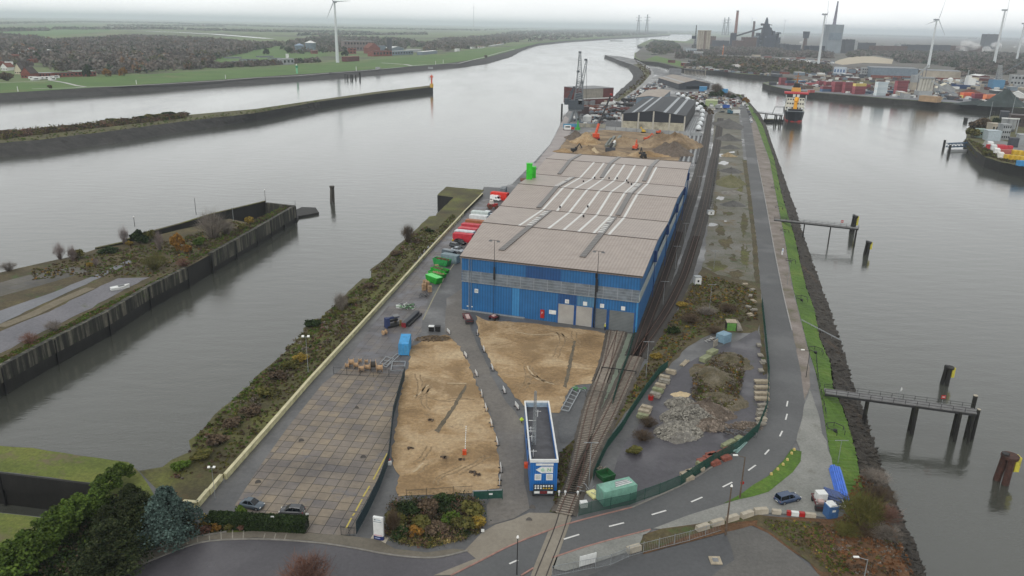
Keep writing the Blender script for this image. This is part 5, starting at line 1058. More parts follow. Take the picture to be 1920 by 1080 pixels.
def pallet_stack(n,label,px,rz,grp='pallet stacks'):
 t=thing('pallet_stack',label,'pallet stack',G(*px),rz,grp); rg=random.Random(n)
 for i in range(n):
  q=MB(); z=.15*i;
  for k in range(5): q.box((-.48+k*.24,0,z+.13),(.14,1.15,.025))
  for k in(-1,0,1): q.box((0,k*.5,z+.06),(1.1,.1,.1))
  for v in range(len(q.v)): pass
  o=q.build('pallet',M_WOOD,t); o.location=(rg.uniform(-.05,.05),rg.uniform(-.05,.05),0); o.rotation_euler=(0,0,rg.uniform(-.08,.08))
for n,px,lb in((13,(795,544),'tall pallet stack at the left of the pallet group'),(15,(801,541),'tallest pallet stack beside the covered green skip'),(12,(806,547),'pallet stack at the front of the group'),(11,(797,535),'pallet stack behind the left one'),(9,(819,504),'short pallet stack in front of the tall green skip')): pallet_stack(n,lb,px,.3)
DG='cable drums behind the thin fence'
for px,r,w,lb in(((651,690),.65,.7,'small pale drum at the left end of the row'),((659,686),.95,1.0,'large bright wooden drum second from left'),((668,690),.8,.8,'grey-brown drum third from left'),((678,697),.85,1.0,'bright wooden drum at the front, middle of the row'),((689,694),.8,1.0,'drum right of the bright front drum'),((700,692),1.15,1.1,'largest dark drum wound with cable'),((712,697),1.0,1.2,'dark drum at the right end of the row'),((675,680),.55,.6,'small drum standing behind the row'),((687,681),.5,.6,'smallest rusty drum behind the row'),((721,627),.6,.9,'single pale drum alone on the wet slabs')):
 put(drum(r,w),lb,px,.15 if 'single' not in lb else .9,DG if 'single' not in lb else None)
t=thing('folded_crane','dark blue folded loading crane lying on the wet slabs','machine',G(735,612),ANG((723,612),(748,606)))
q=MB(); q.box((-1.4,0,1.3),(.9,1.6,2.6),ty=.8); q.build('column',P('navy',30,48,92),t); q=MB(); q.bar((-1.4,0,2.4),(2.3,.4,2.2),.6,.5); q.build('boom',P('navy2',34,50,88),t); q=MB(); q.bar((-1.2,.5,1.4),(2.2,.9,1.2),.5,.6); q.build('boom',M_DARK,t)
q=MB(); q.box((1.4,.3,2.55),(1.6,1.4,.25)); q.build('deck',M_GREY,t); q=MB(); q.box((.4,0,.35),(4,2,.5)); q.build('base_frame',M_BLACK,t)
for s in(-1,1): q=MB(); q.box((1.8,s*1.3,.9),(.5,.3,1.8)); q.build('outrigger',P('olive_wood',120,100,62),t)
a_,b_=G(757,614),G(783,590)
t=thing('box_girder','long dark steel box girder with a red end plate','girder',a_); q=MB(a_); q.bar(a_+Vector((0,0,.6)),b_+Vector((0,0,.6)),1.1,1.2); q.build('girder',P('girder_grey',58,60,66),t); q=MB(a_); d=(b_-a_).normalized(); q.bar(a_-d*.1+Vector((0,0,.6)),a_+d*.02+Vector((0,0,.6)),1.2,1.3); q.build('end_plate',P('dark_red',120,25,35),t)
a_,b_=G(766,613),G(790,590); t=thing('steel_beam','thinner steel beam lying right of the box girder','girder',a_); q=MB(a_); q.bar(a_+Vector((0,0,.3)),b_+Vector((0,0,.3)),.5,.5); q.build('beam',M_DARK,t)
def scrap(name,label,px,r,mats,n,h,seed,cat='scrap pile',w=.07,ln=1.8):
 t=thing(name,label,cat,G(*px)); rg=random.Random(seed)
 for k,m in enumerate(mats):
  q=MB()
  for i in range(n):
   p=Vector((rg.uniform(-r,r),rg.uniform(-r*.5,r*.5),rg.uniform(0.1,h))); d=Vector((rg.uniform(-1,1),rg.uniform(-1,1),rg.uniform(-.35,.35))).normalized()*rg.uniform(.4,1)*ln; q.bar(p-d/2,p+d/2,w)
  q.build('pieces',m,t)['kind']='stuff'
 return t
scrap('frame_pile','tangled pile of green and white frames on the wet slabs',(762,578),2.3,[M_GREEN,M_WHITE,M_DARK],26,1.2,3)
scrap('scrap_pile','small grey heap of metal bits below the pallets',(794,556),1.2,[M_GREY,M_DARK],12,.7,4)
boxat((747,577),'white slab-like box left of the green frames','box','white_box',(1.2,.8,.8),M_WHITE,.3)
def frame_lying(label,pts,w=.14,z=.25,rungs=2):
 P4=[G(x,y)+Vector((0,0,z)) for x,y in pts]; t=thing('galvanised_rack',label,'steel rack',P4[0]); q=MB(P4[0])
 for i in range(4): q.bar(P4[i],P4[(i+1)%4],w)
 q.build('outer_frame',M_STEEL,t)
 for k in range(rungs): f=(k+1)/(rungs+1); q=MB(P4[0]); q.bar(P4[0].lerp(P4[3],f),P4[1].lerp(P4[2],f),w*.8); q.build('crossbar',M_STEEL,t)
frame_lying('square galvanised frame lying right of the cable drums',[(733,697),(758,697),(760,680),(736,680)],.18,.3,1)
frame_lying('slanting ladder-like frame behind the cable drums',[(712,684),(728,686),(738,674),(724,671)],.14,.3,1)
frame_lying('pair of long grey poles leaning towards the blue container',[(718,687),(724,691),(750,667),(745,665)],.14,.3,0)
frame_lying('galvanised lattice section on the wet gravel by the sand',[(1052,772),(1066,775),(1088,735),(1076,729)],.18,.5,5)
scrap('scrap_pile','pale tangle of metal at the upper end of the lattice section',(1085,732),1.3,[M_STEEL,M_GREEN],10,1.0,9)
for i,(px,lb) in enumerate((((809,621),'black wheeled waste container with a pale lid, left of the pair'),((821,621),'black wheeled waste container, right of the pair'))):
 t=thing('waste_container',lb,'waste container',G(*px),.0,'black waste containers'); q=MB(); q.box((0,0,.75),(1.25,1.0,1.2),tx=1.1,ty=1.1); q.build('bin',M_BLACK,t); q=MB(); q.box((0,0,1.42),(1.4,1.15,.14)); q.build('lid',M_WHITE if i==0 else M_DARK,t)
def flat_trailer(px,hd,label,L_=6,rgb=(110,35,45)):
 t=thing('trailer',label,'trailer',G(*px),hd); m=P('trailer_%d'%rgb[0],*rgb,rough=.6)
 q=MB()
 for s in(-1,1): q.bar((-L_/2,s*.9,.9),(L_/2,s*.9,.9),.14,.2)
 for k in range(6): q.bar((-L_/2+L_*k/5,-.9,.9),(-L_/2+L_*k/5,.9,.9),.12)
 q.build('frame',m,t); q=MB(); q.box((0,0,1.15),(L_*.45,.9,.35)); q.build('load',P('pinkish',190,165,160),t); q=MB(); q.box((L_/2-.2,0,.7),(.5,2.2,.9)); q.build('tail_beam',M_DARK,t)
 for sx in(-.3,.35):
  for s in(-1,1): q=MB(); q.cyl((sx*L_,s*1.0,.42),(sx*L_,s*.78,.42),.42,n=12); q.build('wheel',M_TYRE,t)
 return t
flat_trailer((877,601),ANG((872,592),(882,612)),'red-framed trailer at the left corner of the blue warehouse')
flat_trailer((926,599),.9,'tiny red trailer in the sand below the warehouse wall',2.)
flat_trailer((1536,948),ANG((1530,935),(1540,960)),'dark red trailer with a white cab box beside the blue pipes',4.,(90,28,34))
boxat((1537,944),'white ring-shaped cab box on the dark red trailer','cab','cab_box',(1.6,1.4,2.2),M_WHITE,.1)
t=boxat((1556,968),'blue tank with a crumpled white top beside the pipe bundle','tank','water_tank',(1.7,1.6,2.2),P('tank_blue',60,100,150),.2); q=MB(); q.box((0,0,2.35),(1.5,1.4,.35),tx=.6); q.build('cover',M_WHITE,t); q=MB(); q.box((0,-.83,1.5),(.6,.03,.35)); q.build('label_plate',M_WHITE,t)
def pipes(px0,px1,n,r,mat,label,rows=3,name='pipe_bundle'):
 a_,b_=G(*px0),G(*px1); d=(b_-a_); nn=Vector((d.y,-d.x,0)).normalized(); t=thing(name,label,'pipe bundle',a_); rg=random.Random(n)
 for j in range(rows):
  for i in range(n-j):
   o=nn*((i-(n-j)/2)*2.1*r)+Vector((0,0,r+j*1.8*r)); e=d.normalized()*rg.uniform(-.5,.5); q=MB(a_); q.cyl(a_+o+e,b_+o+e,r,n=8); q.build('pipe',mat,t)
 return t
pipes((1563,880),(1578,935),6,.17,P('pipe_blue',55,110,210,rough=.4),'bright blue plastic pipes lying along the grass edge',3)
pipes((1577,939),(1546,928),7,.2,P('pipe_slate',72,90,135,rough=.5),'slate blue pipes stacked across the end of the bright blue ones',3)
scrap('scrap_pile','white tangle of hoses between the slate pipes and the blue tank',(1563,952),1.6,[M_WHITE,M_DARK],12,.9,14)
def person(px,label,jac,hd=0):
 o=G(*px); me=bpy.data.meshes.new('person'); V=[(0,0,.95),(0,0,1.2),(0,0,1.45),(0,0,1.58),(0,0,1.72),(.11,0,.9),(.13,.03,.5),(.13,-.03,.08),(.13,.12,.04),(-.11,0,.9),(-.13,-.03,.5),(-.13,0,.08),(-.13,.15,.04),(.2,0,1.42),(.27,.02,1.15),(.26,.14,.92),(-.2,0,1.42),(-.27,.0,1.15),(-.25,.12,.92)]
 E=[(0,1),(1,2),(2,3),(3,4),(0,5),(5,6),(6,7),(7,8),(0,9),(9,10),(10,11),(11,12),(2,13),(13,14),(14,15),(2,16),(16,17),(17,18)]; rr=[.15,.15,.15,.06,.1,.1,.07,.05,.045,.1,.07,.05,.045,.07,.05,.035,.07,.05,.035]
 me.from_pydata(V,E,[]); ob=bpy.data.objects.new('tmp',me); C.objects.link(ob); sk_=ob.modifiers.new('s','SKIN');
 for i,v in enumerate(me.skin_vertices[0].data): v.radius=(rr[i],rr[i])
 me.skin_vertices[0].data[0].use_root=True; dg=bpy.context.evaluated_depsgraph_get(); nm=bpy.data.meshes.new_from_object(ob.evaluated_get(dg)); bpy.data.objects.remove(ob)
 for m in(P('trousers',40,44,52),jac,P('skin',190,140,115)): nm.materials.append(m)
 for f in nm.polygons: z=sum(nm.vertices[i].co.z for i in f.vertices)/len(f.vertices); f.material_index=0 if z<.9 else (1 if z<1.53 else 2)
 b=bpy.data.objects.new('person',nm); C.objects.link(b); b.location=o; b.rotation_euler=(0,0,hd); b.scale=(1.05,)*3; tag(b,label,'person'); q=MB(); q.cyl((0,0,1.74),(0,0,1.88),.13,.08,10); q.build('helmet',M_WHITE,b); return b
person((849,457),'person in a yellow high-visibility jacket standing at the corner of the red container',M_YEL,.4)
person((1134,619),'person in a pale yellow jacket standing by the narrow grey roller door',P('pale_hivis',190,190,90),2.)
# ================= vegetation =================
def putb(proto,px,r,label,grp=None,sz=None,z=0.):
 p=G(px[0],px[1],z); return place(proto,USED,label,p,random.uniform(0,6.28),grp,(r,r,sz if sz else r))
rgv=random.Random(11)
undergrowth('scrub',[(345,870),(372,815),(435,752),(512,684),(570,618),(640,565),(664,542),(700,520),(697,508),(728,484),(770,444),(800,425),(812,440),(770,475),(730,520),(680,575),(620,640),(580,680),(520,740),(450,800),(400,850),(350,900),(310,905)],950,[(L_BRN,4),(L_OLV,4),(L_GRY,1.2),(L_GRN,1.1),(L_DGR,.4),(L_RED,.6)],.8,.14,3)
undergrowth('low_growth',[(380,880),(520,740),(600,655),(700,560),(790,460),(850,400),(855,412),(800,470),(735,535),(690,590),(580,705),(490,805),(410,890)],500,[(L_OLV,3),(L_BRN,2),(L_GRN,1)],.45,.12,4)
undergrowth('quay_edge_grass',[(357,845),(376,812),(436,752),(482,707),(512,683),(560,640),(600,600),(665,541),(700,520),(702,530),(640,590),(580,640),(500,720),(440,780),(380,830)],420,[(L_GRN,3),(L_OLV,2)],.55,.12,5)
QG='shrubs on the quay scrub'
for px,r,m,lb in(((640,583),2.,'b','leafless grey bush at the quay edge halfway along the scrub'),((765,455),2.6,'b','leafless dark bush leaning over the water by the far scrub')): putb(bare(L_GRY if r<2.3 else L_BRN,260),px,r,lb,None,r*1.5)
for px,r,mt,lb in(((565,676),2.2,L_YEL,'yellow-leaved bush left of the tall floodlight mast'),((545,690),2.3,L_OLV,'olive bush left of the yellow-leaved one'),((520,712),2.4,L_BRN,'brown bush beside the two olive ones on the quay scrub'),((585,612),2.4,L_DGR,'dark green bush at the quay edge above the yellow bush'),((500,742),2.3,L_OLV,'olive bush above the cream wall bend'),((470,775),2.4,L_BRN,'broad brown bush left of the cream wall'),((440,800),2.3,L_BRN,'reddish brown bush on the lower scrub'),((410,835),2.4,L_BRN,'brown bush behind the floodlight mast at lower left'),((380,860),2.2,L_OLV,'olive-brown bush nearest the cedar'),((340,880),2.,L_GRN,'green bush at the water corner by the lower left'),((690,540),2.2,L_BRN,'brown bush near the quay step'),((660,570),2.,L_OLV,'olive bush next to the leafless grey bush'),((745,480),2.5,L_BRN,'brown bush below the leaning dark bush'),((785,455),2.,L_BRN,'far brown bush on the quay scrub'),((805,435),1.8,L_DGR,'dark low bush by the quay platform')):
 putb(bush(mt,900,14),px,r*.95,lb,QG,r*.5)
for px,r,h,pr,lb in(((17,508),2.6,2.7,'g','pale grey leafless bush alone at the left edge of the old pier'),((113,486),1.9,5.2,'p','slim pinkish birch at the far edge of the old pier'),((137,490),1.5,5.,'p','slim grey birch beside the olive bush of the old pier'),((234,458),1.8,6.,'p','slim grey birch left of the dark wall bush'),((300,470),1.5,7.,'p','thin leafless tree in the middle of the old pier'),((180,498),1.,2.4,'p','small pink sapling near the old pier road'),((101,622),2.2,2.8,'b','olive-brown bare bush on the quay edge of the old pier'),((55,645),2.3,2.7,'r','reddish leafless bush near the left end of the old pier'),((290,505),4.2,4.6,'o','broad wispy olive shrub in the middle of the old pier'),((345,500),2.6,2.6,'r','reddish twiggy shrub by the notch of the quay wall'),((400,447),5.5,9.5,'b','large round leafless shrub tree, tallest plant of the old pier'),((425,440),3.2,5.,'b','smaller bare shrub right of the large round one')):
 putb(bare({'g':L_GRY,'p':L_PUR,'b':L_GRY,'r':L_RED,'o':L_OLV}[pr],170,5),px,r,lb,'plants on the old pier',h/1.6)
for px,r,h,mt,lb in(((145,484),2.4,3.,L_OLV,'olive and yellow rounded bush beside the birches'),((205,474),3.2,1.8,L_DGR,'low wide dark green bush on the far edge of the old pier'),((262,456),3.,4.6,L_DGR,'dark olive bush standing against the old pier wall'),((282,452),2.6,4.,L_OLV,'olive bush right of the dark one at the old pier wall'),((335,468),2.6,5.5,L_ORG,'orange leaved bush in the middle of the old pier'),((350,475),2.,3.,L_ORG,'smaller orange bush beside the tall orange one'),((375,462),2.6,3.2,L_GRN,'green bush left of the large leafless shrub'),((467,420),2.,3.,L_YEL,'yellow-olive bush near the tip of the old pier'),((455,430),1.8,2.2,L_OLV,'olive bush below the yellow one near the tip'),((243,460),1.4,1.6,L_YEL,'small yellow bush at the foot of the old pier wall'),((168,500),1.1,1.4,L_YEL,'bright yellow seedling bush left of the pink sapling')):
 putb(bush(mt,900,14),px,r,lb,'plants on the old pier',h/1.5)
undergrowth('low_growth',[(60,505),(160,480),(250,462),(330,450),(440,415),(470,425),(395,470),(352,495),(290,520),(200,520),(120,520),(60,525)],700,[(L_OLV,3),(L_BRN,3),(L_GRN,1.5),(L_YEL,.2),(L_ORG,.2)],.6,.14,6)
undergrowth('low_growth',[(0,672),(80,632),(160,590),(240,550),(330,508),(352,500),(278,536),(200,582),(100,632),(0,684)],420,[(L_GRN,3),(L_OLV,2),(L_RED,1)],.5,.13,7)
undergrowth('low_growth',[(350,500),(395,474),(470,432),(540,392),(535,386),(460,420),(400,455),(360,480)],300,[(L_GRN,2),(L_BRN,3),(L_OLV,1)],.7,.14,8)
t=thing('boat','small white boat lying on the old pier above the quay wall','boat',G(226,542),.7); q=MB(); q.loft([[Vector((f*5-2.5,-w,.1)),Vector((f*5-2.5,-w*1.3,z)),Vector((f*5-2.5,w*1.3,z)),Vector((f*5-2.5,w,.1))] for f,w,z in((0,.7,.9),(.6,.9,.9),(1,.1,1.2))]); q.build('hull',M_WHITE,t); q=MB(); q.box((.3,0,1.),(1.6,1.,.5)); q.build('cabin',M_GREY,t)
undergrowth('shrub_belt',[(0,252),(90,243),(200,232),(300,221),(345,216),(345,222),(250,232),(130,246),(60,254),(0,262)],1500,[(L_BRN,4),(L_OLV,2.5),(L_DGR,.6),(L_RED,1)],3.6,.42,9)
for i,(px,r,h,mt) in enumerate((((15,252),5,5.5,L_BRN),((55,250),5,5.,L_RED),((95,246),5,5.,L_BRN),((130,241),4.5,4.2,L_BRN),((165,238),4.5,4,L_BRN),((205,231),5,6,L_OLV),((235,229),5,5,L_BRN),((262,226),5,6,L_DGR),((290,222),5,6.5,L_OLV),((318,219),5,7,L_DGR),((342,217),4,5,L_BRN))):
 putb(bush(mt,900,14,leaf=.13),px,r*1.5,['tall brown shrub at the left end of the training wall','reddish shrub next to the left end','brown shrub left of the gap on the training wall','low brown shrub in the thin middle of the belt','another low brown shrub before the belt thickens','olive shrub where the belt thickens','brown shrub between olive and dark green ones','dark green shrub in the thick part of the belt','olive rounded shrub in the thick part','tallest dark green shrub near the right end','brown shrub closing the right end of the belt'][i],'shrubs on the training wall',h/2.6)
undergrowth('bank_grass_tufts',[(0,262),(215,240),(345,222),(480,206),(600,189),(600,190),(480,212),(340,228),(215,245),(75,262),(0,268)],300,[(L_GRN,3),(L_OLV,2)],.7,.3,10)
TD=fir(leafy('needle_dark',(.012,.024,.009),(.05,.06,.022)),1,11,5.6,9500,11,.16); TD2=fir(MATS['needle_dark'],2,9,4.8,7500,9,.16); TB=fir(L_BLU,3,9.5,5.2,9500,9,.13,.4,'blue_cedar')
for px,s,lb,pr in(((215,1075),1.05,'largest dark spreading tree at lower left beside the curved pavement',TD),((262,1003),.85,'dark tree directly left of the blue-green cedar',TD),((175,1105),.8,'dark tree at the bottom left behind the hedge trees',TD2),((248,955),.7,'dark tree standing nearest the water behind the others',TD2),((205,1005),.8,'dark green tree between the hedge and the large dark tree',TD2)): put(pr,lb,px,rgv.uniform(0,6),'dark trees at lower left',(s*.95,s*.95,s*.72))
put(TB,'blue-green cedar with layered sweeping branches at lower left',(318,1012),.5,None,(1.12,1.12,.92))
HG=tree(leafy('hedge_green',(.03,.06,.01),(.085,.13,.02)),2600,5,2.7,26,.16,4,'hedge_tree','tree',shape=(1,1,.8))
for i,(px,s) in enumerate((((172,968),1.),((140,988),1.05),((112,1014),1.1),((84,1040),1.1),((56,1066),1.15),((26,1092),1.2),((-4,1120),1.2),((205,925),.8),((228,905),.75))): put(HG,['green leafy tree just right of the narrow water strip','leafy tree second from the water strip in the diagonal row','leafy tree in the upper middle of the diagonal row','leafy tree in the middle of the diagonal row','leafy tree in the lower middle of the diagonal row','leafy tree near the bottom left corner','leafy tree cut by the bottom left corner','bright green tree at the end of the grassy dam','smaller green tree nearest the basin water'][i],px,rgv.uniform(0,6),'leafy trees in a diagonal row',(s*1.1,s*1.1,s*.82))
undergrowth('shrubbery',[(165,966),(215,935),(262,945),(300,1000),(240,1042),(150,1105),(-40,1180),(-60,1130),(30,1082),(100,1012)],620,[(L_DGR,5),(L_BRN,1.5),(MATS['hedge_green'],1.2)],2.6,.16,29)
undergrowth('shrubbery',[(190,1075),(240,1045),(340,1005),(430,992),(360,985),(300,1010),(230,1040),(160,1090)],260,[(L_BRN,2),(L_DGR,2),(L_OLV,1),(L_RED,1)],.9,.12,12)
def hedge(px,w,h,label,mat,n):
 a_,b_=G(*px[0]),G(*px[1]); d=b_-a_; L_=d.length; ang=math.atan2(d.y,d.x); t=thing('hedge',label,'hedge',a_,ang); c=np.stack([RN.uniform(0,L_,n),RN.uniform(-w/2,w/2,n),RN.uniform(0.05,h,n)],1); k=RN.integers(0,4,n); c[k==0,2]=h+RN.normal(size=(k==0).sum())*.07; c[k==1,1]=-w/2+RN.normal(size=(k==1).sum())*.06; c[k==2,1]=w/2
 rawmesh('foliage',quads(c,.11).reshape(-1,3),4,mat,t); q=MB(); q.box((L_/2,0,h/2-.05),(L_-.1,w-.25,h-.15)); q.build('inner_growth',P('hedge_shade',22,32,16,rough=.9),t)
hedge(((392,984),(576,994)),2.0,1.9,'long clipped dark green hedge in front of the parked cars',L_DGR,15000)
putb(bush(L_YEL,900,14),(385,985),1.8,'yellow-green bush at the left end of the clipped hedge',None,1.1); putb(bush(L_OLV,900,14),(352,985),1.6,'olive bush between cedar and yellow bush',None,1.2)
putb(bush(L_GRN,900,14),(452,975),1.1,'small bright bush in the hedge beside the blue-grey car',None,1.7)
for i,(x,y,mt) in enumerate(((362,1000,L_BRN),(385,1000,L_RED),(405,996,L_ORG),(432,994,L_OLV),(455,993,L_RED),(478,993,L_BRN))): putb(bush(mt,900,14),(x,y),.95,['brown','reddish brown','orange-brown','olive','dark red','darkest brown'][i]+' rounded shrub '+['nearest the small road sign','beside the small road sign','third along the front of the hedge','in the middle before the hedge','second from the right before the hedge','at the right before the hedge'][i],'rounded shrubs before the hedge',.9)
tri=[(728,975),(735,945),(800,938),(880,932),(902,950),(906,985),(903,998),(870,1012),(800,1026),(745,1018),(720,1000)]
undergrowth('shrubbery',tri,620,[(L_BRN,3.5),(L_DGR,2),(L_OLV,2),(L_RED,.6)],1.7,.11,13)
undergrowth('long_grass',[(745,1016),(760,1008),(830,1014),(880,1004),(868,1012),(805,1026)],160,[(leafy('straw',(.22,.17,.06),(.34,.28,.11)),3),(L_OLV,1)],.6,.1,14)
for px,r,h,mt,lb in(((742,985),2.,2.6,L_OLV,'olive shrub behind the white pillar sign'),((765,965),2.2,2.6,L_DGR,'dark shrub at the fence corner of the planting'),((800,962),2.2,2.4,L_BRN,'dark brown shrub in the upper planting'),((835,950),2.2,2.4,L_DGR,'green shrub below the bar fence'),((845,982),1.9,1.9,L_GRN,'brightest light green shrub in the planting'),((790,990),2.,2.1,L_OLV,'olive-yellow shrub in the middle of the planting'),((778,1002),1.6,1.7,L_ORG,'orange leaved shrub low in the planting'),((820,1002),2.1,2.,L_BRN,'reddish brown shrub low in the planting'),((868,990),2.,2.2,L_OLV,'olive shrub right of the bright green one'),((885,965),2.2,2.5,L_OLV,'tall olive-brown shrub by the green gate'),((895,985),1.7,1.8,L_YEL,'yellow-green shrub at the right tip of the planting'),((752,1003),1.5,1.7,L_DGR,'low dark shrub right of the pillar sign')):
 putb(bush(mt,900,14),px,r,lb,'shrubs in the planted triangle',h/1.8)
putb(bare(L_BRN,260),(738,1000),1.2,'thin leafless sapling rising from the planting',None,2.6)
t=putb(bare(L_RED,240,3,.016,'bare_tree','tree',1.6,1.),(574,1100),3.6,'round pinkish leafless tree at the bottom edge',None,2.6)
put(bare(L_OLV,260,4,.016,'willow','tree',1.6,1.),'large feathery olive willow beside the blue pipes',(1612,985),.3,None,(3.6,3.6,3.2))
for i,(px,r,h,m) in enumerate((((1640,905),2.6,2.4,L_GRY),((1648,940),2.8,2.6,L_BRN),((1655,975),2.8,2.4,L_RED),((1660,1010),2.6,2.2,L_GRY),((1585,1000),2.2,1.8,L_OLV),((1628,1000),2.4,1.8,L_BRN))):
 put(bare(m,260,4 if m is L_OLV else 0,.014,h=1.6) if m is L_OLV else bare(m,260),['grey twiggy shrub at the top of the rocky bank','brown twiggy shrub on the bank beside the willow','reddish twiggy shrub below the willow','lowest grey shrub on the rocky bank','olive shrub under the willow','brown shrub between willow and rust-coloured ground'][i],px,rgv.uniform(0,6),'shrubs on the lower right bank',(r,r,h/1.6*.9))
undergrowth('dry_growth',[(1590,930),(1620,880),(1635,900),(1660,960),(1700,1040),(1735,1110),(1640,1110),(1560,1050),(1540,990),(1580,975)],900,[(leafy('rust_leaf',(.14,.06,.025),(.24,.11,.045)),4),(L_BRN,3),(L_GRY,1.5),(L_OLV,1)],.55,.1,15)
undergrowth('low_growth',[(1430,975),(1540,982),(1560,1010),(1600,1080),(1560,1080),(1500,1030),(1440,992)],420,[(L_OLV,3),(L_GRN,2),(L_BRN,2),(L_YEL,.4)],.3,.1,16)
undergrowth('low_growth',[(1310,520),(1345,520),(1418,545),(1420,600),(1345,612),(1290,640),(1245,690),(1195,742),(1148,800),(1118,862),(1150,790),(1185,730),(1215,675),(1245,620),(1275,575)],900,[(L_OLV,4),(L_BRN,3.5),(L_GRN,1),(L_ORG,.8),(L_YEL,.5)],.5,.13,17)
0 and undergrowth('low_growth',[(1330,440),(1345,360),(1398,400),(1408,440),(1414,530),(1395,520),(1385,470),(1395,420),(1360,430),(1350,500),(1330,500)],500,[(L_OLV,4),(L_BRN,3),(L_GRN,.8)],.2,.1,18)
undergrowth('low_growth',[(1050,850),(1082,822),(1078,880),(1055,930),(1042,955),(1036,930)],140,[(L_OLV,3),(L_BRN,3),(L_GRN,1)],.35,.1,19)
for i,(px,r,h,mt,b_) in enumerate((((1262,625),2.,1.8,L_DGR,0),((1295,605),3.2,2.2,L_BRN,1),((1325,590),3.,2.,L_GRY,1),((1365,585),3.,2.,L_BRN,1),((1340,625),2.4,1.6,L_BRN,1),((1278,575),1.8,1.4,L_YEL,0),((1215,800),2.,1.8,L_BRN,1),((1205,825),2.2,1.6,L_BRN,1),((1190,850),1.6,1.3,L_OLV,0),((1228,672),1.6,1.2,L_YEL,0))):
 putb(bare(mt,260) if b_ else bush(mt,900,14),px,r,['dark green bush beside the curving dark tracks','broad brown bramble left of the green hut','grey bramble above the grey metal box','brown bramble between gravel strip and green hut','brown bramble behind the grey metal box','yellow bush near the thin white pole','brown bramble at the left edge of the compound','lower brown bramble at the left edge of the compound','small olive bush by the compound fence','yellow-green bush right of the white mast'][i],'bushes around the compound',h/1.5)
# ================= heaps =================
def heap(name,label,px,rx,ry,h,mat,seed=1,rz=0,chunks=None,cat='heap',rough_=.12,grp=None,z=0,pw=1.0,cn=260,cs=.28):
 t=thing(name,label,cat,G(*px),rz,grp); rg=random.Random(seed); nr,ns=16,44; vs=[(0,0,h)];fs=[]; ph=[rg.uniform(0,6.28) for _ in range(6)]
 def H_(x,y):
  r=math.hypot(x,y); e=max(0,1-r)**pw; return e*h*(1+.18*math.sin(3*x+ph[0])+.15*math.sin(4*y+ph[1]))+ (rg.uniform(-1,1)*rough_*h if r<.95 else -.05)
 for i in range(1,nr+1):
  for j in range(ns):
   a_=2*math.pi*j/ns; r=i/nr; w=1+.12*math.sin(2*a_+ph[2])+.1*math.sin(3*a_+ph[3])+.05*math.sin(7*a_+ph[4]); vs.append((math.cos(a_)*rx*r*w,math.sin(a_)*ry*r*w,H_(math.cos(a_)*r,math.sin(a_)*r)))
 for j in range(ns): fs.append((0,1+j,1+(j+1)%ns))
 for i in range(nr-1):
  for j in range(ns): fs.append((1+i*ns+j,1+(i+1)*ns+j,1+(i+1)*ns+(j+1)%ns,1+i*ns+(j+1)%ns))
 q=MB(); q.add(vs,fs); q.build('mound',mat,t,chunks is None)
 if chunks:
  q=MB()
  for _ in range(cn):
   a_=rg.uniform(0,6.28); r=rg.uniform(0,1.02)**.6; x,y=math.cos(a_)*r,math.sin(a_)*r; zz=max(0,1-r)**pw*h; M=Matrix.Rotation(rg.uniform(0,3),3,'X')@Matrix.Rotation(rg.uniform(0,3),3,'Z'); s=cs*rg.uniform(.4,1.3)
   q.box((x*rx,y*ry,zz+.08),(s,s*rg.uniform(.4,1),s*rg.uniform(.3,.7)),M=M)
  q.build('rubble',chunks,t)['kind']='stuff'
 return t
GR1=ground('rubble_grey',[(.3,(.14,.13,.115)),(.7,(.26,.25,.225))],.5,.95,3.,.4,.7,.15); GR2=ground('rubble_brown',[(.3,(.085,.065,.05)),(.7,(.18,.145,.115))],.5,.95,3.,.4,.7,.15); GR3=ground('overgrown_spoil',[(.25,(.06,.055,.022)),(.5,(.12,.1,.06)),(.75,(.19,.17,.13))],.25,.95,2.,.5,.7,.2,patch=[((.12,.07,.03),.2,.6,.7)])
M_CH1=plain('chunk_grey',(.27,.255,.22),.9,.5,1.2,obj=False); M_CH2=plain('chunk_brown',(.22,.18,.145),.9,.5,1.2,obj=False)
HG_='rubble heaps in the debris compound'
heap('rubble_heap','pale grey rubble heap at the near end of the compound island',(1272,812),4.8,3.6,2.4,GR1,1,.2,M_CH1,'rubble heap',grp=HG_,cn=1500,cs=.34)
heap('rubble_heap','wide mixed rubble ridge behind the pale grey heap',(1293,785),6.2,4.4,2.9,GR1,2,.3,M_CH1,'rubble heap',grp=HG_,cn=1500,cs=.34)
heap('rubble_heap','dark centred brown rubble heap, tallest of the compound',(1322,775),5.6,3.8,2.8,GR2,3,0,M_CH2,'rubble heap',grp=HG_,cn=1500,cs=.36)
heap('rubble_heap','small tan rubble heap right of the pale grey one',(1332,800),3.8,2.4,1.6,GR2,4,0,M_CH2,'rubble heap',grp=HG_,cn=900,cs=.34)
heap('rubble_heap','small grey rubble heap beside the yellow sand patch',(1275,758),3.4,2.6,1.5,GR1,5,.4,M_CH1,'rubble heap',grp=HG_,cn=700,cs=.34)
heap('spoil_mound','overgrown brown mound in the middle of the compound island',(1350,752),5.4,5.5,1.6,GR3,6,.3,None,'mound',grp=HG_)
heap('spoil_mound','long overgrown mound with pale dry stalks',(1340,712),6.5,8.,1.7,GR3,7,-.3,None,'mound',grp=HG_)
heap('spoil_mound','far overgrown mound at the top of the compound island',(1368,680),5.4,6.,1.4,GR3,8,.2,None,'mound',grp=HG_)
heap('sand_heap','small yellow sand heap at the left of the rubble',(1277,741),2.1,1.5,.8,plain('yellow_sand',(.55,.44,.28),.95,.12,1),9,0,None,'sand heap')
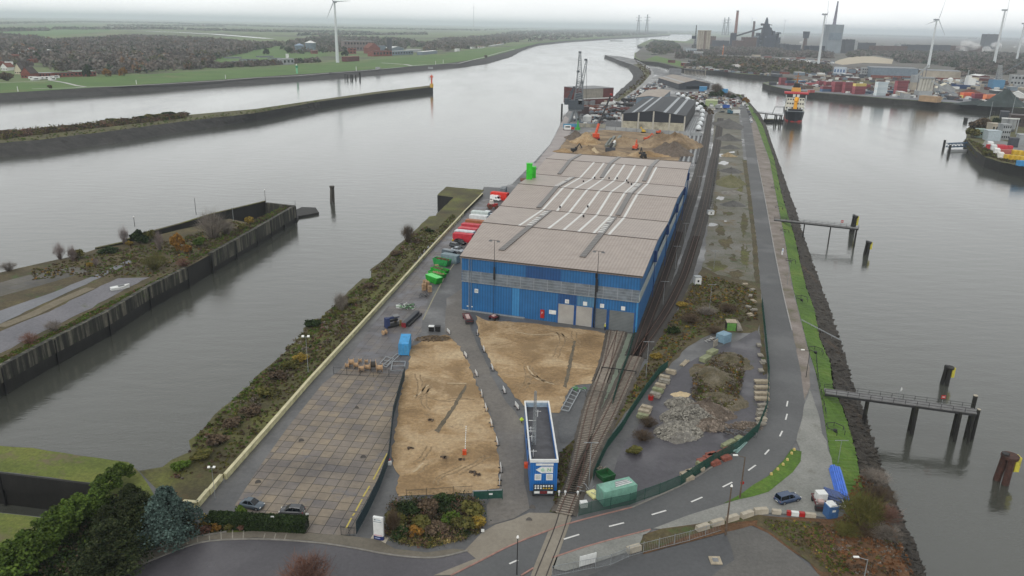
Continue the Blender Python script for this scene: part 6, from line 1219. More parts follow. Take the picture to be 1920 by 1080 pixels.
undergrowth('dry_growth',[(1298,745),(1300,705),(1330,680),(1360,660),(1392,668),(1394,700),(1385,740),(1375,762),(1340,765)],1500,[(L_GRY,3),(L_OLV,3),(L_BRN,3),(L_ORG,.6),(L_GRN,.6)],.6,.11,20,z=.5)
def slabs(px,rz,n,sx,sy,st,mat,label,grp,ran=.15,name='slab_stack'):
 t=thing(name,label,'slab stack',G(*px),rz,grp); rg=random.Random(int(px[0]*3+px[1]))
 for i in range(n): q=MB(); q.box((rg.uniform(-ran,ran),rg.uniform(-ran,ran),st*(i+.5)),(sx,sy,st*.85),rg.uniform(-.06,.06)); q.build('slab',mat,t)
M_SL1=plain('slab_tan',(.36,.31,.23),.9,.25,1.5); M_SL2=plain('slab_grey',(.27,.25,.21),.9,.25,1.5); M_SL3=plain('slab_moss',(.24,.26,.15),.9,.25,1.5); M_SLR=plain('slab_red',(.25,.08,.055),.85,.25,1.5)
_i=0
left_=[((1257,700),M_SL1),((1247,711),M_SL1),((1245,718),M_SL2),((1238,727),M_SL1),((1233,735),M_SL3),((1229,744),M_SL2),((1212,768),M_SL1),((1208,776),M_SL1),((1205,784),M_SL3)]
for i,(p,m) in enumerate(left_): slabs(p,ANG((1210,735),(1180,780))+1.5,3,2.2,1.1,.3,m,['tan slab stack at the upper end of the left row','tan slab stack second from the upper end','grey slab stack in the upper left row','wide tan slab stack in the left row','mossy slab stack in the left row','lowest grey slab stack above the red drum','tan slab stack just below the gap','second tan slab stack below the gap','mossy slab stack at the lower end of the left row'][i],'slab stacks along the left compound edge')
right_=[((1425,650),M_SL2),((1427,668),M_SL2),((1428,680),M_SL2),((1428,697),M_SL2)]
for i,(p,m) in enumerate(right_): slabs(p,1.5,2,1.6,1.,.3,m,W_(3-i).capitalize()+' of the broken grey slab piles beside the right fence','slab piles beside the right fence',.4)
for i,y in enumerate((718,729,740,750)): slabs((1428,y),.05,2,3.0,1.2,.35,M_SL1,['farthest','second farthest','second nearest','nearest'][i]+' long tan slab of the four laid side by side','four long tan slabs')
for i,(x,y) in enumerate(((1429,763),(1427,772),(1427,780),(1426,789),(1425,798))): slabs((x,y),.2,3,1.9,1.,.25,M_SL2 if i!=3 else M_CONCR,['farthest pale stack below the four long slabs','second pale stack below the four long slabs','middle pale stack of the five at the bend','whitest stack of the five at the bend','nearest pale stack of the five at the bend'][i],'pale stacks at the fence bend',.2)
for i,(x,y) in enumerate(((1398,535),(1410,545),(1405,556),(1413,566),(1404,578),(1413,583),(1406,592))): slabs((x,y),.6*i,2,1.5,1.,.35,(M_SL1,M_SL2,M_SL2)[i%3],['topmost tan lump','tan lump right of the topmost','grey lump in the middle','tan lump by the road fence','pale grey lump low left','rounded tan lump low right','lowest grey lump'][i]+' of the stone piles above the green hut','stone piles above the green hut',.3)
for i,(x,y) in enumerate(((1318,868),(1329,862),(1340,871),(1333,856),(1346,858),(1356,852),(1360,862),(1366,846))): slabs((x,y),.5,2,2.0,1.1,.42,M_SLR,'red-brown block stack '+['at the lower left of the red group','behind the lower left one','lowest and nearest the fence','in the middle back of the group','in the middle of the red group','right of the middle one','at the fence on the right','at the far right tip of the red group'][i],'red-brown block stacks by the road fence')
for i,(x,y) in enumerate(((1285,893),(1296,888),(1308,883),(1290,900))): slabs((x,y),.45,2,1.9,1.1,.4,M_SL1,'beige block stack '+['at the left end beside the fence','second from the left end','next to the red group','nearest the road fence'][i],'beige block stacks by the road fence')
for i,(x,y) in enumerate(((1312,871),(1361,838),(1372,833),(1385,826))): slabs((x,y),.7,2,1.7,1.,.4,M_SL3,'mossy grey block pile '+['left of the red group','behind the red group','between the red group and the steel bundle','right beside the black junk'][i],'mossy block piles')
pipes((1375,850),(1394,830),5,.16,P('pale_teal',130,160,155),'pale blue-green bundle of bars against the compound fence',2,'bar_bundle')
scrap('scrap_pile','heap of black and grey junk at the lower right of the compound',(1388,815),3.0,[M_DARK,M_GREY,M_WOODD],26,1.0,21)
heap('rubble_heap','low dark heap of broken stones by the fence bend',(1400,800),3.2,2.,.9,GR2,22,0,M_CH2,'rubble heap',cn=120)
t=thing('steel_drum','red drum standing upright at the left compound edge','drum',G(1220,749)); q=MB(); q.cyl((0,0,0),(0,0,.95),.55,n=14); q.build('drum_body',M_RED,t); q=MB(); q.cyl((0,0,.95),(0,0,1.0),.45,n=14); q.build('lid',M_RUST,t)
def hut():
 t=thing('hut','small open green-fronted hut with a flat beige roof','hut',G(1362,620),ANG((1362,620),(1378,621))); q=MB(); q.box((1.2,.05,1.1),(2.5,.1,2.2)); q.build('front',P('moss_green',88,140,60,dirt=(.05,.07,.03)),t); q=MB(); q.box((0,1.2,1.1),(.1,2.4,2.2)); q.box((2.4,1.2,1.1),(.1,2.4,2.2)); q.box((1.2,2.4,1.1),(2.5,.1,2.2)); q.build('side_wall',M_DARK,t); q=MB(); q.box((1.2,1.2,2.3),(2.7,2.6,.14)); q.build('roof',M_SL1,t)
 for k in range(5): q=MB(); q.bar((2.7+k*.28,0,0),(2.5+k*.16,1.5,2.5-k*.25),.16,1.2); q.build('leaning_panel',M_SL2,t)
hut()
t=put(container((120,150,168),3.,2.2,'storage_box'),'blue-grey metal box standing in the scrub at the top of the compound',(1356,640),.7,None);
slabs((1340,650),.9,1,2.,.3,2.0,M_SL2,'upright grey slab leaning beside the blue-grey box',None,name='upright_slab')
scrap('scrap_pile','white junk left of the upright slab',(1331,640),1.3,[M_WHITE,M_WOODD],9,1.0,23)
for px,lb in(((1322,676),'lower of the two pale mossy concrete troughs'),((1335,664),'upper of the two pale mossy concrete troughs')): slabs(px,ANG((1310,680),(1340,662)),1,3.0,1.6,1.1,M_SL3,lb,'mossy concrete troughs',.0,'concrete_trough')
pipes((1280,686),(1291,676),4,.14,M_SL1,'short pale beams below the mossy troughs',1,'beam_bundle')
put(container((118,165,148)),'weathered pale green container with bars on its roof by the road fence',(1155,935),ANG((1128,944),(1187,929))+math.pi,None,(1.02,1.05,1.05));
a=ANG((1128,944),(1187,929)); o_=G(1155,935); t=thing('bar_bundle','white bars lying on the roof of the pale green container','bar bundle',o_+Vector((0,0,2.75)),a)
for i in range(6): q=MB(); q.bar((-.6+i*.1,-.6+i*.22,.08+.05*(i%2)),(2.6-i*.1,-.5+i*.2,.08),.12); q.build('bar',M_STEEL if i%2 else M_WHITE,t)
skip_=skip((35,90,50),2.6,1.1,'small dark green skip in the corner of the compound by the tracks',(1135,897),.5); skip_['group']='x'; del skip_['group']
scrap('scrap_pile','leaning pale planks left of the small green skip',(1124,884),1.2,[M_WOODD,M_SL1],7,1.,24)
boxat((1113,928),'yellow and white sheet on the ground by the pale green container','sheet','cover_sheet',(1.6,2.2,.3),P('cream_yellow',215,212,150),.5)
for px,rz,lb in(((1094,950),.2,'white box at the foot of the track fence'),): boxat(px,lb,'box','white_box',(1.2,.8,1.),M_WHITE,rz)
scrap('gate_frames','pale folded gate frames by the track fence',(1101,925),1.5,[M_STEEL],9,1.6,25,'frame pile')
heap('spoil_ring','broken dark clods along the top edge of the left sand patch',(812,636),4.2,1.7,.7,GR2,26,.1,plain('clod',(.12,.085,.05),.95,.4,2),'soil clods',cn=150,cs=.5)
for i,(px,lb) in enumerate((((871,852),'orange box at the end of a white measuring line on the sand'),)):
 boxat(px,lb,'box','orange_box',(.7,.7,.9),M_ORANGE)
t=thing('white_line','white tape line laid across the left sand patch','tape',G(872,846)); q=MB(G(872,846))
a_,b_=G(872,846,.1),G(874,797,.1)
for k in range(12): q.bar(a_.lerp(b_,k/12),a_.lerp(b_,(k+.6)/12),.14,.04)
q.build('tape',M_WHITE,t)
boxat((729,868),'red and white signal block at the dark fence of the slab yard','block','signal_block',(.6,.6,.7),M_RED,extra=lambda t:(lambda q:(q.box((.1,-.5,.3),(.9,.6,.6)),q.build('white_bag',M_WHITE,t)))(MB()))
for (x,y) in((885,887),(895,891),(865,863),(770,842),(831,859),(809,789)):
 t=thing('stone_lump',{885:'flat dark lump left of the pair at the sand bottom',895:'flat dark lump right of the pair at the sand bottom',865:'dark crumbs beside the orange box',770:'dark lump at the left of the sand patch',831:'small dark lump left of the measuring line',809:'small dark ring in the middle of the sand'}[x],'lump',G(x,y)); q=MB(); rg=random.Random(x)
 for _ in range(7): q.box((rg.uniform(-.5,.5),rg.uniform(-.3,.3),.12),(rg.uniform(.3,.6),.3,.25),rg.uniform(0,3))
 q.build('lump_pieces',M_WOODD,t)
t=thing('hydrant_post','small yellow-green balloon-like marker left of the gatehouse','marker',G(978,793)); q=MB(); q.cyl((0,0,0),(0,0,.5),.08); q.build('post',M_DARK,t); q=MB(); q.cyl((0,0,.5),(0,0,.8),.25,.42,12); q.cyl((0,0,.8),(0,0,1.15),.42,.15,12); q.build('head',P('lime',190,215,60),t)
for i,(x,y,rr_) in enumerate(((565,827,.5),(681,858,.5),(484,905,.5),(669,765,.4),(992,976,.5),(845,1000+0,.0),(998,952,.5))):
 if rr_: q=MB(G(x,y)); q.cyl(G(x,y,.06),G(x,y,.10),rr_,n=16); m_=q.build('manhole_cover',[P('manhole',70,66,62)]); tag(m_,['round manhole cover in the upper slab yard','round manhole cover right of centre in the slab yard','round manhole cover at the left of the slab yard','rusty manhole below the cable drums','manhole cover in the pale apron by the track','','manhole cover in front of the gatehouse'][i],'manhole cover')
t=thing('drain_shaft','square concrete shaft cover in the dark asphalt lot','shaft cover',G(1341,1053)); q=MB(); q.box((0,0,.22),(1.7,1.7,.16)); q.build('frame',M_SL1,t); q=MB(); q.box((0,0,.31),(.8,.8,.06)); q.build('grate',M_GREY,t)
for (x,y,lb,hh) in((373,998,'small rectangular road sign before the shrubs left of the hedge',2.2),(513,990,'small white sign in front of the clipped hedge',2.2),(577,978,'white sign at the right end of the clipped hedge',1.6),(905,1002,'short white post at the tip of the planted triangle',1.)):
 t=thing('road_sign',lb,'sign',G(x,y)); q=MB(); q.cyl((0,0,0),(0,0,hh),.04,n=6); q.build('post',M_STEEL,t); q=MB(); q.box((0,-.06,hh-.25),(.75 if x==373 else .5,.04,.5)); q.build('plate',M_GREY if x==373 else M_WHITE,t)
t=thing('road_sign','round red and white sign on the verge lamp post at the road','sign',G(1388,927)); q=MB(); q.cyl((0,-.2,2.4),(0,-.25,2.4),.33,n=14); q.build('plate',M_RED,t); q=MB(); q.cyl((0,0,0),(0,0,2.6),.04); q.build('post',M_STEEL,t)
t=thing('info_board','blue board between two white end plates on the verge','sign',G(1466,480),ANG((1466,480),(1470,465))); q=MB(); q.box((1.5,0,1.3),(2.6,.1,1.1)); q.build('panel',P('board_blue',60,110,200),t)
for s in(-.2,3.2): q=MB(); q.box((s,0,1.2),(.7,.5,1.2)); q.build('end_plate',M_WHITE,t)
for px,lb,sz in(((1307,532),'small white cabin with a dark opening at the near end of the gravel strip',(1.9,1.9,2.3)),((1332,402),'pale grey switch cabin in a green patch beside the lattice beam',(2.6,1.8,1.6))):
 t=boxat(px,lb,'cabin','cabin',sz,M_WHITE,.1,'wall',extra=lambda t:(lambda q:(q.box((0,-sz[1]/2-.03,sz[2]*.5),(.55,.06,.6)),q.build('window',M_GLASS,t)))(MB())); q=MB(); q.box((0,0,sz[2]+.07),(sz[0]+.2,sz[1]+.2,.14)); q.build('roof',M_STEEL,t)
a_,b_=G(1332,396),G(1344,300); t=thing('conveyor_beam','long thin dark lattice beam running up the gravel strip from the grey cabin','conveyor',a_); q=MB(a_)
for s in(-.7,.7):
 q.bar(a_+Vector((s,0,1.2)),b_+Vector((s,0,1.2)),.16,.3)
for k in range(30): p=a_.lerp(b_,k/29); q.bar(p+Vector((-.7,0,1.2)),p+Vector((.7,0,1.2)),.1)
q.build('beam',M_DARK,t)
for k in range(6): p=a_.lerp(b_,k/5); q=MB(a_); q.cyl(p,p+Vector((0,0,1.2)),.12); q.build('leg',M_DARK,t)
ST=ground('stockpile_grey',[(.3,(.075,.073,.07)),(.7,(.13,.127,.12))],.15,.95,1.5,.35,.5,.15); STM=ground('stockpile_moss',[(.3,(.1,.1,.04)),(.7,(.17,.16,.09))],.12,.95,1.5,.35,.5,.15)
for px,rx,ry,h,m,lb in(((1366,236),13,22,6.5,ST,'biggest dark gravel heap in front of the truck park'),((1364,262),9,9,4.,ST,'second gravel heap towards the camera'),((1368,278),7,6,2.6,ST,'third low gravel heap'),((1366,293),5,4,2.2,plain('tan_pile',(.28,.22,.13),.95,.3,.5),'small tan timber-coloured heap on the gravel strip'),((1369,345),8,10,5.5,STM,'mossy green-brown conical heap on the gravel strip'),((1370,322),6,6,3.,ST,'dark heap right behind the mossy one'),((1373,385),5.5,4,2.6,ST,'small dark heap in front of the mossy one'),((1372,362),6,4,2.,GR1,'stony foot heap between the mossy and the small dark ones')):
 heap('gravel_heap',lb,px,rx,ry,h,m,int(px[1]),0,None,'gravel heap',rough_=.05,grp='heaps on the gravel strip',pw=1.1)
PUD=bpy.data.materials.new('puddle'); PUD.use_nodes=True; PUD.node_tree.nodes['Principled BSDF'].inputs['Base Color'].default_value=(.1,.1,.095,1); PUD.node_tree.nodes['Principled BSDF'].inputs['Roughness'].default_value=.04
for i,(x,y,w,h) in enumerate(((1336,422,9,3.5),(1351,372,8,4),(1335,300,3,20),(1358,306,10,4),(1331,345,3,8),(1372,285,6,2),(1352,291,6,3),(1360,415,4,1.5),(1336,277,3,8))):
 rg=random.Random(i); sheet('puddle',[(x+w*math.cos(a*.5236)*rg.uniform(.6,1.2),y+h*math.sin(a*.5236)*rg.uniform(.6,1.2)) for a in range(12)],.075,PUD)
# ================= jetties and dolphins =================
M_PILE=P('wet_pile',26,25,23,rough=.7,var=.3,dirt=(.03,.035,.015)); M_DECK=P('deck_grey',112,112,112,rough=.8,var=.2,scale=.8); M_YP=P('pale_yellow_pile',200,190,70,rough=.6,dirt=(.15,.13,.06))
def jetty(px0,px1,label,piles,w=2.2,z=.4,rail=1.05):
 a_,b_=G(*px0,z),G(*px1,z); d=b_-a_; nn=Vector((-d.y,d.x,0)).normalized(); t=thing('jetty',label,'jetty',Vector((a_.x,a_.y,0))); o=Vector((a_.x,a_.y,0)); q=MB(o); q.bar(a_,b_,w,.2); q.build('deck',M_DECK,t)
 q=MB(o)
 for s in(-1,1): q.bar(a_+nn*s*w*.45-Vector((0,0,.35)),b_+nn*s*w*.45-Vector((0,0,.35)),.2,.5)
 q.build('girder',M_DARK,t)
 for s in(-1,1):
  q=MB(o); n=int(d.length/2.2)
  for k in range(n+1): p=a_+d*(k/n)+nn*s*w*.5; q.bar(p,p+Vector((0,0,rail)),.07)
  for zz in(.5,rail): q.bar(a_+nn*s*w*.5+Vector((0,0,zz)),b_+nn*s*w*.5+Vector((0,0,zz)),.06)
  q.build('railing',M_DARK,t)
 for f,ww,sl_ in piles:
  for s in(-1,1): p=a_+d*f+nn*s*w*.4; q=MB(o); q.cyl((p.x+nn.x*s*.3,p.y+nn.y*s*.3,-10),(p.x,p.y,z-.1),ww,n=8); q.build('pile',M_PILE,t)
 return t
jetty((1546,733),(1829,771),'long grey jetty on the right with railings on both sides',[(.3,.22,0),(.62,.42,0),(.9,.38,0),(.985,.3,0)],2.5,.5)
for px,top,r,lb in(((1812,816),742,.42,'thick round pile with a pale top behind the jetty head'),((1822,825),768,.34,'rusty round pile at the corner of the jetty head')):
 h=HT(*px,top,WZ); t=thing('mooring_pile',lb,'pile',G(*px,WZ)); q=MB(); q.cyl((0,0,-3),(0,0,h),r,n=12); q.build('shaft',M_PILE,t); q=MB(); q.cyl((0,0,h),(0,0,h+.12),r*1.05,n=12); q.build('cap',M_CONCR,t)
q_=G(1766,757,.6); t=thing('warning_sign','red and white striped round sign on the long jetty railing','sign',q_); q=MB(); q.cyl((0,0,0),(0,0,1.3),.04); q.build('post',M_STEEL,t); q=MB(); q.box((0,-.06,1.6),(.9,.05,.8)); q.build('plate',M_RED,t); q=MB(); q.box((0,-.1,1.6),(.6,.03,.15)); q.build('bar',M_WHITE,t)
t=thing('flagpole','thin white pole with a small white flag on the long jetty','flagpole',G(1684,752,.6)); q=MB(); q.cyl((0,0,0),(0,0,3.2),.04); q.build('pole',M_STEEL,t); q=MB(); q.add([(0,0,2.4),(.25,.1,2.2),(.45,0,2.7),(.2,0,3.3),(0,.02,2.4),(.25,.12,2.2),(.45,.02,2.7),(.2,.02,3.3)],[(0,1,2,3),(7,6,5,4)]); q.build('flag',M_WHITE,t)
jetty((1452,411),(1610,428),'shorter far jetty on the right bank',[(.37,.22,0),(.68,.26,0),(.98,.34,0)],2.2,.5)
q_=G(1578,422,.6); t=thing('warning_sign','small red and white sign on the shorter far jetty','sign',q_); q=MB(); q.cyl((0,0,0),(0,0,1.2),.05); q.build('post',M_STEEL,t); q=MB(); q.box((0,-.05,1.5),(1.,.05,.9)); q.build('plate',M_RED,t); q=MB(); q.box((0,-.09,1.5),(.7,.03,.2)); q.build('bar',M_WHITE,t)
def dolphin(px,top,r,label,yel=True,body=None,rail=True):
 h=HT(*px,top,WZ); t=thing('dolphin',label,'mooring dolphin',G(*px,WZ)); body=body or M_PILE; lean=h*.06
 for i in range(3):
  a_=i*2.1+.4; q=MB(); q.cyl((math.cos(a_)*r*1.1-lean,math.sin(a_)*r*1.1,-4),(math.cos(a_)*r*.7,math.sin(a_)*r*.7,h*.93),r*.62,n=10); q.build('pile',body,t)
 q=MB(); q.cyl((0,0,h*.86),(0,0,h*.95),r*1.45,r*1.5,12); q.build('head',body,t)
 if yel: q=MB(); q.box((r*1.25,-.1,h*.68),(r*.9,r*1.3,h*.5)); q.build('fender',M_YP,t)
 if rail:
  q=MB();
  for a_ in range(6): p=(-r*.9+math.cos(a_*1.05)*r*.6,math.sin(a_*1.05)*r*.6); q.bar((*p,h*.9),(*p,h*1.04),.07)
  q.cyl((-r*.9,0,h*1.0),(-r*.9,0,h*1.02),r*.62,n=8); q.build('ladder_cage',M_DARK,t)
 return t
dolphin((1773,721),686,.75,'black mooring dolphin with a yellow face behind the long jetty'); dolphin((1625,478),452,.75,'black mooring dolphin with a yellow face right of the far jetty'); dolphin((1599,436),403,.8,'black mooring dolphin at the head of the far jetty')
dolphin((1882,903),851,1.05,'big rusty brown mooring dolphin with yellow fender at the right edge',True,P('brown_pile',70,44,36,rough=.8,var=.35,dirt=(.02,.015,.012)))
dolphin((624,380),347,.8,'lone leaning timber dolphin in the middle of the river',False,P('grey_pile',72,68,62,rough=.85,var=.3),False)
def post(px,top,r,label,mat=M_PILE):
 h=HT(*px,top,WZ); t=thing('mooring_pile',label,'pile',G(*px,WZ)); q=MB(); q.cyl((0,0,-4),(0,0,h),r,r*.9,10); q.build('shaft',mat,t); q=MB(); q.cyl((0,0,h),(0,0,h+.15),r*1.1,n=10); q.build('cap',M_DARK,t)
post((1053,218),195,.9,'single dark pile in the river left of the grey crane'); post((1810,229),221,2.,'stubby dark pile alone in the right basin'); post((1769,278),263,.9,'slanting dark pile at the end of the blue pontoon'); post((1779,288),272,.9,'dark pile beside the blue pontoon'); post((1863,213),209,1.2,'tiny dark pile near the terminal quay')
for i,(x,y) in enumerate(((1503,563),(1529,661),(1566,808),(1471,436),(1460,392),(1482,492),(1452,355))):
 t=thing('drain_guard',['hexagonal rail frame with a round shaft beside the upper bend of the verge','hexagonal rail frame above the long jetty','hexagonal rail frame in the grass below the long jetty','hexagonal rail frame just above the blue and white board','small rail frame by the far jetty path','small rail frame below the blue and white board','farthest rail frame on the bright grass bank'][i],'guard frame',G(x,y,-.6),.2,'guard frames on the right grass bank'); q=MB()
 c=[(math.cos(k*1.047)*1.7,math.sin(k*1.047)*2.1,0) for k in range(6)]
 for k in range(6): a_,b_=Vector(c[k]),Vector(c[(k+1)%6]); u=Vector((0,0,.85)); (q.bar(a_+u,b_+u,.1) if k!=4 else None); q.bar(a_,a_+u,.09)
 q.build('rail_frame',M_DARK,t); q=MB(); q.cyl((0,0,-.3),(0,0,.35),.38,n=12); q.build('shaft_cover',M_BLACK,t)
for i,(a_,b_) in enumerate((((1503,603),(1578,642)),((1488,560),(1500,563)),((1473,520),(1512,540)),((1468,462),(1492,474)),((1447,345),(1470,352)),((1440,300),(1458,308)),((1449,372),(1472,388)))):
 if i==1: continue
 L0,L1=G(*a_,-.2),G(*b_,-5.4); t=thing('bank_rail',['pale double handrail running down the rocky bank above the long jetty','','pale pipe down the bank below the far jetty','pale pipe down the bank beside the blue board','thin pale pipe across the bank near the ship end','farthest thin pale pipe across the bank','thin pale pipe above the far jetty'][i],'handrail',L0,0,'rails and pipes down the right bank');
 for s in((-.5,.5) if i==0 else (0,)): q=MB(L0); q.bar(L0+Vector((0,s,.5)),L1+Vector((0,s,.5)),.12); q.build('rail',M_STEEL,t)
 for k in range(5): p=L0.lerp(L1,k/4); q=MB(L0); q.bar(p-Vector((0,0,.4)),p+Vector((0,0,.5)),.08); q.build('post',M_STEEL,t)
# ================= far things =================
def VPt(px,py,Y0):                        # point of the picture ray at northing Y0
 dx=(px-960)/F; dy=(540-py)/F; u=dx*_c-dy*_s; v=dx*_s+dy*_c; Y=_cp+v*_sp; Z=-_sp+v*_cp; t=Y0/Y
 return Vector((u*t,Y0,H+Z*t))
def hall(label,A,B,he,hr,rb,wall,roof,name='warehouse',cat='warehouse',over=.6,win=None,strips=0,grp=None,extra=None):
 a_,b_=G(*A),G(*B); d=(b_-a_); W=d.length; m=a_.lerp(b_,.5); rf=m+Vector((0,0,hr)); v=(G(*rb,hr)-rf) if isinstance(rb,tuple) else Vector((-d.y,d.x,0)).normalized()*rb; v.z=0
 t=thing(name,label,cat,a_,0,grp); c=[a_,b_,b_+v,a_+v]; E_=Vector((0,0,he)); q=MB(a_)
 vs=c+[p+E_ for p in c]+[rf,rf+v]; q.add(vs,[(0,1,5,8,4),(1,2,6,5),(2,3,7,9,6),(3,0,4,7)]); w_=q.build('wall',wall,t); q=MB(a_); u=d.normalized()*over; k=v.normalized()*over; Z=Vector((0,0,.25)); dz=Vector((0,0,(hr-he)/(W/2)*over))
 L0,L1,R0_,R1_=a_+E_-u-k-dz,a_+v+E_-u+k-dz,b_+E_+u-k-dz,b_+v+E_+u+k-dz; F0,F1=rf-k,rf+v+k
 q.add([L0+Z,L1+Z,F1+Z,F0+Z,R0_+Z,R1_+Z,L0,L1,F1,F0,R0_,R1_],[(0,3,2,1),(3,4,5,2),(6,7,8,9),(9,8,11,10),(0,6,9,3),(3,9,10,4),(1,2,8,7),(2,5,11,8),(0,1,7,6),(4,10,11,5)]); r_=q.build('roof',roof,t)
 for s_,sd_ in((.3,0),(.62,0),(.3,1),(.62,1))[:strips]:
  q=MB(a_); p0,p1=(L0,L1) if sd_==0 else (R0_,R1_); s0,s1=p0.lerp(F0,s_),p0.lerp(F0,s_+.09); e0,e1=p1.lerp(F1,s_),p1.lerp(F1,s_+.09); y=Z+Vector((0,0,.1)); g_=[s0+y,s1+y,e1+y,e0+y]; q.add(g_ if sd_==0 else g_[::-1],[(0,1,2,3)]) ; q.add([x-Vector((0,0,.08)) for x in g_],[(3,2,1,0)]); q.build('skylight',M_SKL,r_)
 if win:
  n,z0,z1=win
  for i in range(n): p=a_+d*((i+.5)/n)-v.normalized()*.06; q=MB(a_); q.box((p.x,p.y,(z0+z1)/2),(W/n*.5,.12,z1-z0),math.atan2(d.y,d.x)); q.build('window',M_GLASS,t)
 if extra: extra(t,a_,b_,d,v,he,hr)
 return t
def bld(label,A,B,D,h,wall,roof=None,name='building',cat='building',win=None,grp=None,door=None,rim=.5,roofobj=0,wm=None):
 a_,b_=G(*A),G(*B); d=b_-a_; W=d.length; t=thing(name,label,cat,a_,math.atan2(d.y,d.x),grp); q=MB(); q.box((W/2,D/2,h/2),(W,D,h)); q.build('wall',wall,t); q=MB(); q.box((W/2,D/2,h+rim*.3),(W+rim,D+rim,rim*.6)); r_=q.build('roof',roof or wall,t)
 for i in range(roofobj): q=MB(); q.box((W*(i+.7)/(roofobj+.4),D*.5,h+1.2),(W*.08+1,2.,2.)); q.build('roof_unit',M_GREY,r_)
 if win:
  rows,cols=win
  for j in range(rows):
   z=h*(j+.55)/rows
   for i in range(cols): q=MB(); q.box((W*(i+.5)/cols,-.04,z),(W/cols*.5,.12,h/rows*.4)); q.build('window',wm or M_GLASS,t)
 if door: q=MB(); q.box((W*door[0],-.05,door[2]/2),(door[1],.14,door[2])); q.build('door',M_GREY,t)
 return t
M_SKL=P('skylight_grey',135,142,148,rough=.4); M_BRK=P('brick',120,66,55,rough=.85,var=.2,scale=.3); M_BRD=P('dark_brick',92,48,46,rough=.85,var=.2,scale=.3); M_TILE=P('roof_tile',110,62,48,rough=.8,var=.2,scale=.3); M_TILD=P('dark_tile',62,52,50,rough=.8); M_CRE=P('render_cream',205,196,172,rough=.8); M_BGR=P('blue_grey',110,124,136,rough=.6,scale=.2); M_FGR=P('far_grey',150,154,156,rough=.6,scale=.15); M_FDK=P('far_dark',62,66,74,rough=.7,var=.25,scale=.08); M_FDB=P('furnace_blue',44,52,66,rough=.8,var=.3,scale=.08); M_FBR=P('furnace_brown',84,62,54,rough=.8,var=.3,scale=.08); M_SILO=P('silo_concrete',168,160,146,rough=.85,var=.15,scale=.08,dirt=lin((128,120,108)))
def bh(t,a_,b_,d,v,he,hr):
 W=d.length; an=math.atan2(d.y,d.x); n=-v.normalized(); c=a_+d/2+n*.25; q=MB(a_); q.box((c.x,c.y,he*.26),(W-.6,.3,he*.52),an); q.build('plinth_wall',P('stained_white',178,172,152,rough=.85,var=.2,scale=.3,dirt=(.1,.09,.07)),t)
 pts=[(0.,he*.52),(1.,he*.52),(1.,he-.4),(.5,hr-.5),(0.,he-.4)]; q=MB(a_); vs=[a_+d*u+n*.2+Vector((0,0,z)) for u,z in pts]; q.add(vs,[(0,1,2,3,4)]); q.build('dark_cladding',P('navy_black',22,27,38,rough=.5),t)
 for u in(0,.26,.5,.76,1): q=MB(a_); p=a_+d*u+n*.5; top=he+(hr-he)*(1-abs(u-.5)*2)-.3; q.box((p.x,p.y,top/2),(1.1,.8,top),an); q.build('column',P('column_white',180,176,165,rough=.8),t)
HB=HT(1166,241,213); HR=HT(1225,243.5,208)
hall('dark grey hall with a black gable front, white base wall and light roof strips',(1166,241),(1282,246),HB,HR,(1257,181),M_DARK,stripes('anthracite_roof',(.04,.044,.05),(.055,.06,.066),.3,'X',.85,obj=False),strips=4,extra=bh)
hall('low tan-roofed hall directly behind the black-fronted hall',(1192,196),(1240,196),7,8.5,(1236,167),M_BGR,P('tan_roof',150,138,126,rough=.6,scale=.2))
hall('wide hall with a brown low roof at the far end of the pier',(1272,168),(1330,167),7,11.5,(1262,139.5),M_FDK,P('brown_grey_roof',142,132,122,rough=.6,scale=.2),win=(1,1.,4.),strips=1)
bld('windowless grey box building behind the far brown-roofed hall',(1256,139),(1277,139.5),18,8,P('grey_sheet',118,120,124,scale=.2))
def brk(t): pass
t=bld('red and grey windowless hall beside the tall harbour crane',(1092,197),(1149,194),30,HT(1092,197,167),M_BRD,M_GREY); an=t.rotation_euler.z; W_b=DST((1092,197),(1149,194)); hb=HT(1092,197,167)
q=MB(); q.box((W_b*.33,-.1,hb*.7),(W_b*.64,.3,hb*.58)); q.build('grey_panel',P('stone_grey',140,136,126,scale=.3),t); q=MB(); q.box((W_b*.5,-.2,hb*.38),(W_b*.95,.5,.8)); q.build('band',M_WHITE,t)
def lw(a_,b_,h,label,mat=M_FGR,w=.6,name='barrier_wall'):
 p,q_=G(*a_),G(*b_); t=thing(name,label,'wall',p); q=MB(p); q.bar(p+Vector((0,0,h/2)),q_+Vector((0,0,h/2)),w,h); q.build('wall_panel',mat,t); q=MB(p); n=max(3,int((q_-p).length/8))
 for i in range(n+1): r=p.lerp(q_,i/n); q.box((r.x,r.y,h/2+.1),(.35,w+.35,h+.2),math.atan2((q_-p).y,(q_-p).x))
 q.build('wall_post',M_GREY,t)
lw((1135,243.5),(1316,256),2.6,'long pale grey barrier wall between the excavation and the black-fronted hall'); lw((1078,238),(1136,240),3.,'stained concrete wall left of the pale barrier wall',P('stained_conc',150,146,132,dirt=(.12,.11,.08),scale=.3)); lw((1137,238),(1167,240),5,'grey bunker wall at the left corner of the black-fronted hall',M_GREY)
